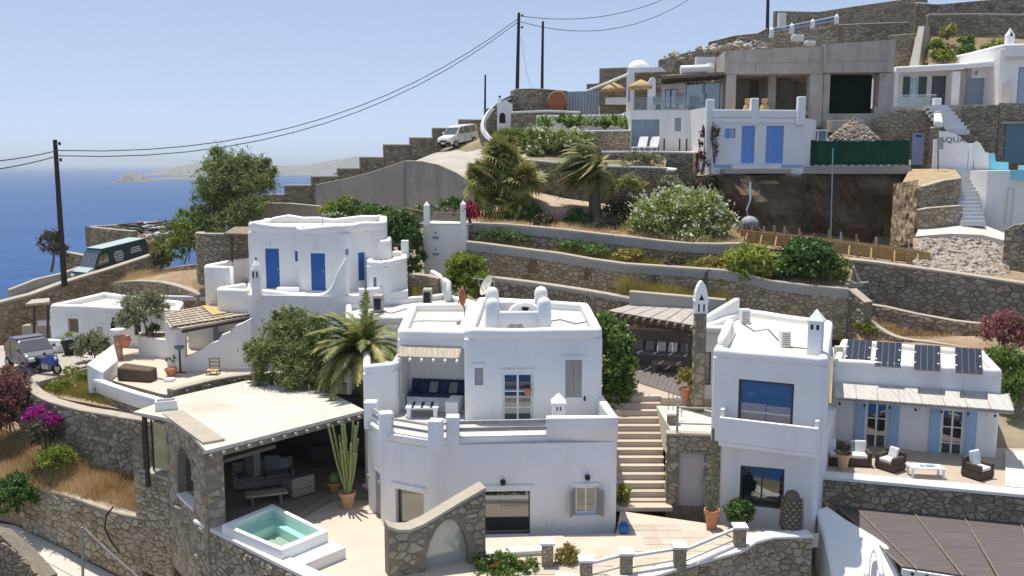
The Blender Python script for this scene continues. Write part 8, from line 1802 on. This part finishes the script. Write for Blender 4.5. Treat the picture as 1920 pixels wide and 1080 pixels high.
# right side
shrub('dark_bush','dense dark green bush above the niche wall',[pb(1515,490,47.8,62,36),pb(1545,500,47.5,40,32),pb(1480,498,47.8,34,28),pb(1520,465,48.2,40,20)],16000,LEAFD,.2,elong=1.7,clump=.14)
shrub('variegated_agave','tangle of yellowing agaves spilling over the niche wall beside the dark bush',[pb(1405,490,47.6,46,30),pb(1385,515,47.2,30,26),pb(1440,505,47.4,24,28)],2600,LEAFY,.55,elong=5,clump=.25,tonebias=.1)
shrub('pink_oleander','pink flowering oleander behind the end of the solar panel roof',[pb(1880,618,41.5,40,34),pb(1905,640,41,34,26)],6500,PINK,.15,elong=2,clump=.2)
shrub('garden_bush','green bush below the pink oleander at the edge of the picture',[pb(1890,690,39.5,36,34),pb(1912,730,38.5,30,36),pb(1865,672,40.3,22,18)],7500,LEAF,.15)
shrub('yellow_shrub','small yellow green shrub beside the low edging wall',[pb(1622,615,44.6,18,14)],900,LEAFY,.16)
shrub('red_climber','reddish climber hanging down the corner between the two upper white houses',[pb(1320,265,61.5,9,26),pb(1316,305,61,12,22)],1500,REDB,.15,tonebias=-.5)
shrub('dark_climber','dark thin climber on the wall of the small light blue door house',[pb(1340,270,60.3,10,36)],700,GREYSH,.2,elong=4)
shrub('dark_shrub','dark shrub at the foot of the windblown palm',[pb(1085,415,56.5,24,22)],2200,LEAFD,.2);shrub('dark_shrub','brownish shrub between the windblown palm and the white flowering bush',[pb(1165,400,57,30,34)],3000,GREYSH,.22,elong=2);shrub('dark_shrub','dark green shrub under the fan palms',[pb(990,405,57,30,20)],2600,LEAFD,.2)
shrub('bougainvillea','crimson bougainvillea at the end post of the white garden wall',[pb(882,398,54,16,20)],1800,REDB,.16)
shrub('fern_bush','feathery bush on the middle lounger terrace',[pb(1190,297,62.6,26,12),pb(1225,298,62.5,22,12)],2200,LEAFO,.2,elong=3)
shrub('yellow_palm_tuft','dry yellow tuft leaning out beside the windblown palm',[pb(1175,350,58.5,34,14)],1100,PALMY,.5,elong=7,up=.1)
for i,(px,py,Y,w) in enumerate(((920,440,53.5,26),(965,446,53,24),(1070,462,51.8,24),(1120,470,51,26),(1180,478,50.3,30),(1260,492,49,26),(1330,495,48.4,24))):
    shrub('terrace_plant',['leafy plant on the terrace ledge under the fan palms','second leafy plant on the terrace ledge, under the bare soil patch','leafy plant on the terrace ledge below the windblown palm','trailing plant on the terrace ledge right of the windblown palm','orange tinged plant on the terrace ledge below the white bush','dry plant in the middle of the ledge below the white bush','dry plant on the ledge below the end of the white bush'][i],[pb(px,py,Y,w,12)],900,[LEAFD,LEAFD,LEAF,LEAF,DRYG,GREYSH,DRYG][i],.2,group='plants on the terrace ledge')
for i,(px,py,Y,w,h,m) in enumerate(((800,395,63,26,14,LEAFO),(850,388,62,30,16,LEAFD),(900,405,58,26,20,LEAFD),(1040,400,58,24,12,DRYG),(1020,415,55.5,26,12,GREYSH),(1150,425,55,26,14,GREYSH),(1400,430,56,22,14,DRYG),(960,310,62,30,18,LEAF),(1330,350,60.5,26,20,GREYSH),(1320,390,58.5,30,20,LEAFO),(1260,345,60,24,16,LEAFO),(1180,340,60.3,26,14,LEAFO))):
    shrub('ground_shrub',['low grey green shrub at the foot of the concrete wall, nearer the white garden wall','dark shrub at the end of the concrete wall','dark shrub between the crimson bougainvillea and the fan palms','dry tuft on the dirt track','twiggy plant on the bare soil left of the windblown palm trunk','twiggy plant right of the windblown palm trunk','dry tuft at the formwork end of the topmost terrace','green shrub filling the slope above the fan palms','twiggy shrub hanging at the left corner of the excavation','grey green shrub behind the white flowering bush','grey green shrub against the white capped wall, nearer the excavation','grey green shrub against the white capped wall, behind the windblown palm'][i],[pb(px,py,Y,w,h)],1500,m,.22,group='low shrubs on the terraces')
# olives and left side
tree('olive_tree','silvery olive tree in the white planter ledge',[pb(268,580,47.2,40,34),pb(245,598,46.9,24,20),pb(292,572,47.4,22,24),pb(240,605,46.6,18,14)],8500,LEAFO,A(276,634,47),.17,elong=3,clump=.2,r0=.09)
tree('olive_bush','grey green olive bush beside the parked silver car and the flat roofed house',[pb(172,650,46,30,26),pb(190,655,46,20,20)],5500,LEAFO,A(172,690,45.5),.16,'shrub',elong=2.6,r0=.06)
shrub('agave','small spiky agave in the planter ledge',[pb(287,620,46.7,14,12)],160,LEAFD,.5,elong=6,clump=.1)
shrub('oleander_pink_left','reddish pink oleander at the left edge of the picture',[pb(12,740,40.5,42,42),pb(-10,780,40,40,40),pb(25,770,40,26,32),pb(8,705,41.2,26,18)],14000,PINK,.14,elong=2.2,clump=.2,tonebias=-.1)
shrub('magenta_bougainvillea','magenta bougainvillea against the curving stone retaining wall',[pb(70,778,38.9,26,16),pb(95,790,38.6,20,12)],2600,MAGENTA,.12,clump=.2)
shrub('thorny_shrub','dark twiggy shrub under the magenta bougainvillea',[pb(82,815,38.4,26,30)],3200,GREYSH,.15,elong=3)
shrub('slope_bush','round bright green bush on the dry grass slope',[pb(106,862,37.6,36,24)],4500,LEAFY,.12,elong=2.5,tonebias=-.05)
shrub('corner_bush','dark green bush at the left end of the sunlit retaining wall',[pb(30,918,37.2,36,28),pb(10,940,36.8,34,34),pb(48,930,36.9,24,24)],8500,LEAFD,.13,clump=.16)
shrub('lavender','purple grey lavender bush in front of the silver car',[pb(44,698,41.6,18,11)],1300,leafmat('lavender_leaf',[(.05,.045,.05),(.12,.10,.13),(.20,.16,.24)],.2),.14,elong=3)
# ground cover
grass('dry_grass',[A(-40,890,38.6),A(262,958,34.6),A(275,890,37.2),A(-30,800,42)],26000,.48,DRY,'golden dry grass covering the slope between the two left retaining walls',spread=.12)
grass('weeds',[G(58,728,3.45),G(285,775,3.45),G(295,748,3.45),G(165,694,3.45)],15000,.5,DRYG,'yellow green weeds filling the small plot below the upper terrace',spread=.12)
for i,(px,py) in enumerate(((120,735),(160,722),(200,745),(130,712))):q=G(px,py,3.45);shrub('weed_bush',['leafy weed clump at the kerb of the weedy plot','leafy weed clump in the middle of the weedy plot','leafy weed clump under the white terrace parapet','leafy weed clump nearest the parking slab'][i],[(q.x,q.y,3.75,.6,.5,.35)],900,LEAFY,.14,group='weed clumps in the plot')
grass('dry_grass',[A(880,420,54.8),A(1390,460,50.2),A(1390,425,57),A(890,395,60)],12000,.35,DRY,'dry grass on the topmost terrace bed',spread=.2)
grass('dry_grass',[A(900,475,52.2),A(1590,543,46.4),A(1590,505,48.4),A(900,462,54)],14000,.45,DRYG,'dry grass and weeds on the middle terrace bed',spread=.15)
grass('dry_grass',[A(1160,548,45.9),A(1360,580,45.2),A(1360,560,46.6),A(1165,535,48.4)],7000,.7,DRYG,'tall dry weeds behind the grey planter wall',spread=.15)
grass('dry_grass',[A(1741,120,75.2),A(1900,114,74.6),A(1900,72,79.6),A(1741,70,80.6)],9000,.4,DRY,'dry grass on the scrubby slope under the long dark wall',spread=.2)
for i,(px,py,w,m) in enumerate(((1755,85,14,LEAFY),(1760,104,12,LEAFY),(1815,82,16,LEAF),(1808,98,16,LEAF),(1775,102,12,LEAFY),(1865,92,20,LEAFY),(1850,100,14,LEAF),(1776,62,16,PALMY))):
    shrub('scrub_bush',['scrub bush at the buttress end of the slope, upper one','scrub bush at the buttress end of the slope, lower one','tallest dark scrub bush in the middle of the slope','dark scrub bush just below the tallest one','small scrub bush above the white roof edge','wide yellow green scrub bush beside the pointed chimney','scrub bush left of the one beside the pointed chimney','orange brown scrub at the foot of the long dark wall'][i],[pb(px,py,77 -(py -80)*.06,w,w*.8)],1100,m,.28,group='scrub bushes on the upper slope')
grass('dry_grass',[A(990,400,57.2),A(1160,418,56.2),A(1160,392,59.5),A(990,378,59.8)],3000,.3,DRY,'dry grass along the dirt track',spread=.2)
grass('dry_grass',[A(770,575,47.5),A(850,590,47),A(860,540,50),A(770,530,51)],4000,.4,DRYG,'dry grass in the garden behind the rear roof',spread=.15)
grass('dry_grass',[A(1600,660,43.6),A(1990,720,39),A(1990,655,43),A(1630,605,46)],12000,.3,DRY,'dry grass along the dirt path behind the solar panels',spread=.2)
grass('dry_grass',[A(215,535,57),A(390,556,52.6),A(400,505,57.5),A(262,515,60.8)],12000,.5,DRY,'dry grass in the plot behind the flat roofed house',spread=.2)
# potted plants
def cactus(o,base,n,h,spread,mat,r=.055):
    for k in range(n):
        a=rng.uniform(0,6.28);rr=spread*rng.random()**.5;hh=h*rng.uniform(.6,1);b0=base+Vector((rng.uniform(-.1,.1),rng.uniform(-.1,.1),0));m_=b0+Vector((math.cos(a)*rr*.55,math.sin(a)*rr*.55,hh*.45));t_=b0+Vector((math.cos(a)*rr,math.sin(a)*rr,hh))
        b=MB();b.tube([b0,m_,t_ -Vector((0,0,.05)),t_],[r*.8,r,r*.9,r*.3],6);b.build('stem',mat,o)
q=G(652,952,ZP);o=pot('potted_cactus','tall candelabra cactus in a pale terracotta pot beside the lounge','potted plant',q,.30,.62,TERRAL);cactus(o,q+Vector((0,0,.55)),34,2.75,.66,ALOE,.042)
q=G(627,920,ZP+.25);o=pot('potted_cactus','small barrel cactus in an ochre pot on the lounge step','potted plant',q,.26,.34,M('ochre_pot',(.46,.30,.10),.7,.1,3));b=MB();b.lathe2(q.x,q.y,q.z+.48,.22,.22,.26,12,7);b.build('cactus',ALOED,o);part('spines',DRYG,o,lambda b:b.lathe(q.x,q.y,[(.02,q.z+.74),(.06,q.z+.8),(.01,q.z+.84)],8))
q=G(402,978,ZP+.25);o=pot('planter','tall clay planter with a leafy plant beside the arched side wall','potted plant',q,.26,.75,TERRAL);foliage('plant',LEAFD,o,[(q.x,q.y,q.z+1.1,.35,.35,.4)],700,.13)
q=G(1334,992,ZP);o=pot('potted_cactus','tall column cactus in a terracotta pot by the taupe cellar door','potted plant',q,.27,.72,TERRA)
for dx,h,r in ((.0,3.0,.058),(-.12,1.6,.045),(.1,1.0,.045),(.03,1.3,.045),(-.05,.8,.04)):
    b=MB();p0=q+Vector((dx*.5,0,.6));b.tube([p0,p0+Vector((dx*1.6,0,h*.3)),p0+Vector((dx*2 -.05,0,h)),p0+Vector((dx*2 -.05,0,h+.06))],[r,r,r*.95,r*.4],8);b.build('stem',ALOED,o)
q=G(1386,988,ZP);shrub('round_bush','round bushy plant under the big lower window of the balcony house',[(q.x,q.y,ZP+.50,.50,.42,.50)],7000,LEAFD,.10,clump=.16,core=.3)
q=G(1483,992,ZP);o=thing('palm_stump','scaly cut palm stump against the balcony house','palm stump',q)
b=MB();b.lathe(q.x,q.y,[(.35,ZP),(.34,ZP+.5),(.31,ZP+1.1),(.26,ZP+1.2),(.2,ZP+1.34),(.05,ZP+1.42)],14);b.build('stump_core',PALMBARK,o,smooth=True)
for r in range(9):
    for k in range(11):
        a=2*math.pi*(k+.5*(r%2))/11;rr=.35 -.005*r;z=ZP+.06+r*.12;c_=Vector((q.x+rr*math.cos(a),q.y+rr*math.sin(a),z));rd=Vector((math.cos(a),math.sin(a),0));tg=Vector((-math.sin(a),math.cos(a),0))
        MB().add([c_ -tg*.09,c_+tg*.09,c_+rd*.09+Vector((0,0,.13)),c_+tg*.05+Vector((0,0,.02))+rd*.05,c_ -tg*.05+Vector((0,0,.02))+rd*.05],[(0,4,2),(4,3,2),(3,1,2),(0,1,3,4)]).build('bark_scale',M('bark_scale',(.27,.225,.155),.9,.3,8),o)
q=A(1062,1085,27.6);o=pot('planter','terracotta pot with a yellowing bush between the low posts','potted plant',q -Vector((0,0,.1)),.30,.5,TERRAL);foliage('plant',DRYG,o,[(q.x,q.y,q.z+.72,.38,.34,.42)],2200,.11,3)
shrub('stair_bush','yellow green bush at the foot of the stairs beside the terrace house',[pb(1170,930,32.3,14,24)],900,LEAFY,.11)
q=G(1172,1000,ZP);o=thing('blue_ball','small blue glazed pot at the corner of the terrace house','pot',q);b=MB();b.lathe(q.x -.05,q.y,[(.1,ZP),(.2,ZP+.15),(.2,ZP+.28),(.1,ZP+.36)],12);b.build('pot',BLUE,o,smooth=True);part('rim',BLUE,o,lambda b:b.lathe(q.x -.05,q.y,[(.1,ZP+.361),(.13,ZP+.39),(.08,ZP+.40)],12))
q=G(1285,750,ZT);o=pot('planter','terracotta pot with a wispy yellow plant beside the stone pier','potted plant',q,.27,.5,TERRA);foliage('plant',DRYG,o,[(q.x,q.y,q.z+.85,.4,.4,.45)],1200,.14,3)
shrub('flower_bed','bed of green plants with red blooms below the frosted arch wall',[pb(905,1065,27.3,26,24),pb(945,1060,27.3,30,26),pb(985,1068,27.2,30,20),pb(940,1085,26.8,60,20)],7000,LEAF,.12);
for i,(px,py) in enumerate(((938,1078),(930,1060),(985,1062))):shrub('red_flower',['largest red bloom at the bottom of the flower bed','red bloom nearest the arch wall in the flower bed','red bloom at the far end of the flower bed'][i],[pb(px,py,27.0,10,7)],160,REDB,.09,cat='flower',group='red blooms in the flower bed',tonebias=.2)
q=A(1062,778,32);o=pot('flower_pot','small pot with a red flower beside the terrace chimney','potted plant',(q.x,32.2,ZT),.1,.16,TERRA);foliage('plant',REDB,o,[(q.x,32.2,ZT+.28,.1,.1,.13)],90,.06)
part('hanging_pot',TERRA,H,lambda b:b.lathe(A(989,745,33.2).x,33.0,[(.08,ZT+1.0),(.15,ZT+1.2),(.15,ZT+1.25),(.05,ZT+1.24)],10))
# low posts and rails along the courtyard edge
PP=[(px,pt,1500,G(px,pt,2.16).y) for px,pt in ((1390,988),(1277,1025),(1176,1037),(1100,1050),(1027,1018),(914,1014))]
pl_lab=['low stone post with a pale cap at the high end of the courtyard rail','low stone post second from the high end of the courtyard rail','low stone post in the middle of the courtyard rail','low stone post at the bottom corner of the courtyard rail','low stone post beside the yellowing potted bush','low post at the foot of the arch wall']
tops=[]
for i,(px,pt,pb_y,Y) in enumerate(PP[:5]):tops.append(pier(px,pt,ZP -.1,Y,.36,pl_lab[i],STONEW,True,'low posts along the courtyard edge',.17))
for i,(a,c) in enumerate(zip(tops[:3],tops[1:4])):
    o=thing('courtyard_rail',['pale rail between the two highest courtyard posts','pale rail in the middle of the courtyard edge','pale rail at the bottom of the courtyard edge'][i],'rail',(a+c)/2,'courtyard rails');y0,y1=a.y+.18,c.y+.18
    part('rail',COPINGW,o,lambda b:b.hexa([(c.x+.2,y1 -.06,c.z -.20),(a.x -.2,y0 -.06,a.z -.20),(a.x -.2,y0+.06,a.z -.20),(c.x+.2,y1+.06,c.z -.20),(c.x+.2,y1 -.06,c.z -.12),(a.x -.2,y0 -.06,a.z -.12),(a.x -.2,y0+.06,a.z -.12),(c.x+.2,y1+.06,c.z -.12)]))
    part('lower_rail',STEEL,o,lambda b:b.tube([(c.x+.2,y1,c.z -.55),(a.x -.2,y0,a.z -.55)],.025,5))
gw('courtyard_wall','curved sunlit stone wall under the courtyard rail',[(1195,1088),(1277,1062),(1392,1030),(1418,1014),(1450,1005),(1524,1003)],ZP+.10,-3,.45,.34,COPINGW,.1)
gw('patio_wall','low white wall between the arch wall and the courtyard posts',[(912,1036),(1027,1030)],ZP+.2,ZP -.3,.3,.3,COPINGW,.1,WHITE,WHITE,False,'wall')
gw('patio_wall','low pale wall running to the bottom corner post',[(1040,1078),(1100,1088),(1180,1088)],ZP+.16,-3,.3,.3,COPINGW,.1,CREAM,CREAM,False,'wall')
# ================================================================== vehicles
def vehicle(name,label,cat,loc,yaw,pitch,prof,w,paint,glass_side,wind,wheels,wr,roofpart=None,hood=None,scale=1.0,lights=None,inset=.10,belt=.95,bump=None,seams=(.7,-.1,-.9),rnd_=.07):
    o=bpy.data.objects.new(name,None);COL.objects.link(o);place(o,Vector((0,0,0)));tag(o,label,cat)
    def yy(z):return w/2 -max(0,z -belt)*inset
    b=MB();n=len(prof);v=[(x,-yy(z),z) for x,z in prof]+[(x,yy(z),z) for x,z in prof]
    b.add(v,[tuple(range(n -1,-1,-1)),tuple(range(n,2*n))]+[(i,(i+1)%n,n+(i+1)%n,n+i) for i in range(n)]);b.build('body',paint,o,bevel=rnd_,seg=4)
    for poly in glass_side:
        for s in (-1,1):
            g=MB();k=len(poly);vv=[(x,s*(yy(z)+.012),z) for x,z in poly]+[(x,s*(yy(z) -.03),z) for x,z in poly];g.add(vv,[tuple(range(k)),tuple(range(2*k -1,k -1,-1))]+[(i,k+i,k+(i+1)%k,(i+1)%k) for i in range(k)]);g.build('side_window',GLASSB,o)
    (xa,za),(xb,zb)=wind;nrm=Vector((zb -za,0,xa -xb)).normalized()*.015
    if nrm.z<0:nrm=-nrm
    q=[Vector((xa,-yy(za)+.1,za)),Vector((xa,yy(za) -.1,za)),Vector((xb,yy(zb) -.1,zb)),Vector((xb,-yy(zb)+.1,zb))];part('windscreen',GLASSB,o,lambda b:b.hexa([p -nrm for p in q]+[p+nrm for p in q]))
    for x in wheels:
        for s in (-1,1):
            wb=MB();wb.tube([(x,s*(w/2 -.2),wr),(x,s*(w/2+.015),wr)],wr,16);wo=wb.build('wheel',TYRE,o);rb=MB();rb.tube([(x,s*(w/2+.016),wr),(x,s*(w/2+.03),wr)],wr*.62,12);rb.build('rim',STEEL,wo)
    xf=max(p[0] for p in prof);xr=min(p[0] for p in prof)
    for s in (-1,1):part('headlight',WPAINT if not lights else lights,o,lambda b:b.box(xf -.06,s*(w/2 -.28),prof[2][1] -.02,.16,.32,.18),bevel=.03)
    for s in (-1,1):part('tail_light',RED,o,lambda b:b.box(xr+.05,s*(w/2 -.12),.85,.12,.16,.35))
    part('bumper',bump or BLACK,o,lambda b:b.box(xf -.05,0,.34,.22,w*.94,.2),bevel=.04);part('grille',BLACK,o,lambda b:b.box(xf -.0,0,.60,.08,w*.45,.12))
    part('number_plate',WPAINT,o,lambda b:b.box(xf+.065,0,.40,.02,.5,.11))
    for s in (-1,1):part('mirror',paint,o,lambda b:b.box(xa -.15,s*(w/2+.08),za+.05,.12,.16,.16),bevel=.03)
    for xs in seams:
        for s in (-1,1):part('door_seam',BLACK,o,lambda b:b.box(xs,s*(w/2+.002),.42,.018,.012,belt -.42+.02))
    if roofpart:part('roof_panel',roofpart[0],o,lambda b:b.box((roofpart[1]+roofpart[2])/2,0,max(p[1] for p in prof) -.02,roofpart[2] -roofpart[1],2*yy(max(p[1] for p in prof)) -.04,.04))
    o.location=loc;o.rotation_euler=(0,pitch,yaw);o.scale=(scale,)*3;return o
mp=A(860,273,77)
vehicle('white_car','white tall hatchback coming down the steep ramp','car',mp,math.atan2(-.76,-.65),R(9),[(-1.85,.32),(1.75,.32),(1.82,.62),(1.68,.92),(1.0,1.06),(.4,1.66),(.1,1.74),(-1.5,1.72),(-1.8,1.5),(-1.87,.9)],1.66,CARW,[[(.88,1.08),(.42,1.58),(.02,1.62),(.02,1.08)],[(-.08,1.08),(-.08,1.62),(-.85,1.62),(-.85,1.08)],[(-.95,1.08),(-.95,1.62),(-1.45,1.6),(-1.65,1.1)]],((.98,1.09),(.42,1.64)),(1.15,-1.2),.31,scale=.95)
sm=G(60,690,3.87)
sc_=vehicle('small_silver_car','small silver two seat city car parked nose first beside the flat roofed house','car',sm,math.atan2(-.62,.78),0,[(-1.2,.3),(1.22,.3),(1.30,.6),(1.12,.86),(.80,.98),(.28,1.50),(-.1,1.58),(-.75,1.56),(-1.15,1.30),(-1.25,.8)],1.56,CARS,[[(.66,1.02),(.26,1.42),(-.35,1.46),(-.42,1.02)],[(-.52,1.02),(-.46,1.46),(-.8,1.44),(-1.02,1.08)]],((.78,1.0),(.30,1.47)),(.88,-.88),.29,(CARS,-.7,.1),rnd_=.15,seams=(.55,-.45))
vn=A(213,521,63.5)
gv=vehicle('green_van','dark green delivery van with white and red lettering on the sea road','van',(vn.x,vn.y,6.0),math.atan2(-.85,-.52),R(8),[(-2.7,.4),(2.6,.4),(2.72,.8),(2.55,1.1),(1.95,1.3),(1.35,2.25),(1.05,2.5),(-2.6,2.55),(-2.72,2.3),(-2.75,.8)],2.0,CARG,[[(1.75,1.4),(1.3,2.1),(.75,2.15),(.75,1.4)]],((1.93,1.32),(1.37,2.24)),(1.65,-1.75),.36,(CARROOF,-2.55,1.1),inset=.06,seams=(1.3,.55),scale=.95)
def gvp(name,mat,fn):b=MB();fn(b);b.build(name,mat,gv)
for s in (-1,1):
    yv=s*(2.0/2 -.06*.7+.012)
    for (x0,x1,rows) in ((-.55,.3,5),(-2.1,-1.1,3)):
        for r in range(rows):wdt=rng.uniform(.7,1.0)*(x1 -x0);xm=(x0+x1)/2;gvp('lettering_line',WPAINT,lambda b:b.box(xm,yv,2.05 -r*.16,wdt,.012,.07))
    for (x0,x1) in ((-.6,.2),(-2.2,-.9)):gvp('red_lettering',RED,lambda b:b.box((x0+x1)/2,yv+s*.004,1.02,x1 -x0,.014,.28))
gvp('bonnet',CARROOF,lambda b:b.hexa([(1.97,-.85,1.31),(2.54,-.85,1.12),(2.54,.85,1.12),(1.97,.85,1.31),(1.96,-.85,1.34),(2.56,-.85,1.145),(2.56,.85,1.145),(1.96,.85,1.34)]))
# blue motorbike
mb_=bpy.data.objects.new('motorbike',None);COL.objects.link(mb_);place(mb_,Vector((0,0,0)));tag(mb_,'blue motorbike standing in front of the small silver car','motorbike')
for x in (-.65,.65):
    b=MB();b.tube([(x+.27*math.cos(a),0,.32+.27*math.sin(a)) for a in [2*math.pi*k/14 for k in range(15)]],.055,6);wo=b.build('wheel',TYRE,mb_);part('rim',STEEL,wo,lambda b:b.tube([(x,-.03,.32),(x,.03,.32)],.12,8))
part('fairing',BIKEB,mb_,lambda b:b.hexa([(.2,-.16,.45),(.75,-.12,.5),(.75,.12,.5),(.2,.16,.45),(.1,-.2,.95),(.6,-.14,1.05),(.6,.14,1.05),(.1,.2,.95)]),bevel=.06);part('tank',BIKEB,mb_,lambda b:b.hexa([(-.25,-.14,.6),(.2,-.16,.55),(.2,.16,.55),(-.25,.14,.6),(-.25,-.12,.85),(.15,-.17,.95),(.15,.17,.95),(-.25,.12,.85)]),bevel=.05)
part('seat',BLACK,mb_,lambda b:b.hexa([(-.85,-.12,.72),(-.25,-.14,.7),(-.25,.14,.7),(-.85,.12,.72),(-.85,-.1,.84),(-.25,-.13,.82),(-.25,.13,.82),(-.85,.1,.84)]),bevel=.03);part('engine',STEEL,mb_,lambda b:b.box(0,0,.25,.5,.3,.32),bevel=.04);part('handlebar',BLACK,mb_,lambda b:b.tube([(.38,-.36,1.08),(.45,0,1.02),(.38,.36,1.08)],.025,6));part('fork',STEEL,mb_,lambda b:b.tube([(.65,0,.32),(.48,0,1.02)],.04,6));part('mirror',BLACK,mb_,lambda b:b.box(.4,-.36,1.12,.04,.12,.14));part('headlight',WPAINT,mb_,lambda b:b.lathe2(.68,0,.86,.08,.09,.09,8,4))
ml=G(90,700,3.87);mb_.location=ml;mb_.rotation_euler=(R(6),0,math.atan2(-.35,.9));mb_.scale=(.95,)*3
# debris heap in the seaside enclosure
q=A(280,432,78);dh=thing('debris_heap','heap of dark pipes and pale sacks in the stone enclosure by the sea','debris heap',(q.x,q.y,q.z -1))
for k in range(60):
    a=rng.uniform(-.6,.6);c_=q+Vector((rng.uniform(-1.3,1.6),rng.uniform(-1,1),rng.uniform(-.5,.75)));d=Vector((math.cos(a),rng.uniform(-.5,.5),rng.uniform(-.35,.25)))*rng.uniform(.5,1.1);m=[BLACK,GREYWOOD,STEEL,WPAINT,DARKWOOD][k%5];part('pipe' if k%2 else 'plank',m,dh,lambda b:b.tube([c_ -d,c_+d],rng.uniform(.04,.09),5))
for k in range(12):c_=q+Vector((rng.uniform(-2.2,2.4),-1.0,rng.uniform(-.9,-.1)));b=MB();b.lathe2(c_.x,c_.y,c_.z,.4,.3,.25,7,4);b.build('sack',BAGW,dh)
part('heap_base',EARTH,dh,lambda b:b.lathe2(q.x,q.y,q.z -1.0,2.6,1.6,1.0,12,4))
# ================================================================== summer haze
hz=bpy.data.materials.new('haze_air');hz.use_nodes=True;nt=hz.node_tree;nt.nodes.remove(nt.nodes['Principled BSDF']);pv_=nt.nodes.new('ShaderNodeVolumePrincipled');pv_.inputs['Color'].default_value=(.84,.92,1.0,1);pv_.inputs['Density'].default_value=HAZE_D;pv_.inputs['Anisotropy'].default_value=.2
nt.links.new(pv_.outputs[0],nt.nodes['Material Output'].inputs['Volume'])
hb_=MB().hexa([(-26500,-4500,SEAZ -1.5),(26500,-4500,SEAZ -1.5),(26500,30500,SEAZ -1.5),(-26500,30500,SEAZ -1.5),(-26500,-4500,125),(26500,-4500,125),(26500,30500,125),(-26500,30500,125)]).build('haze',hz,kind='stuff')
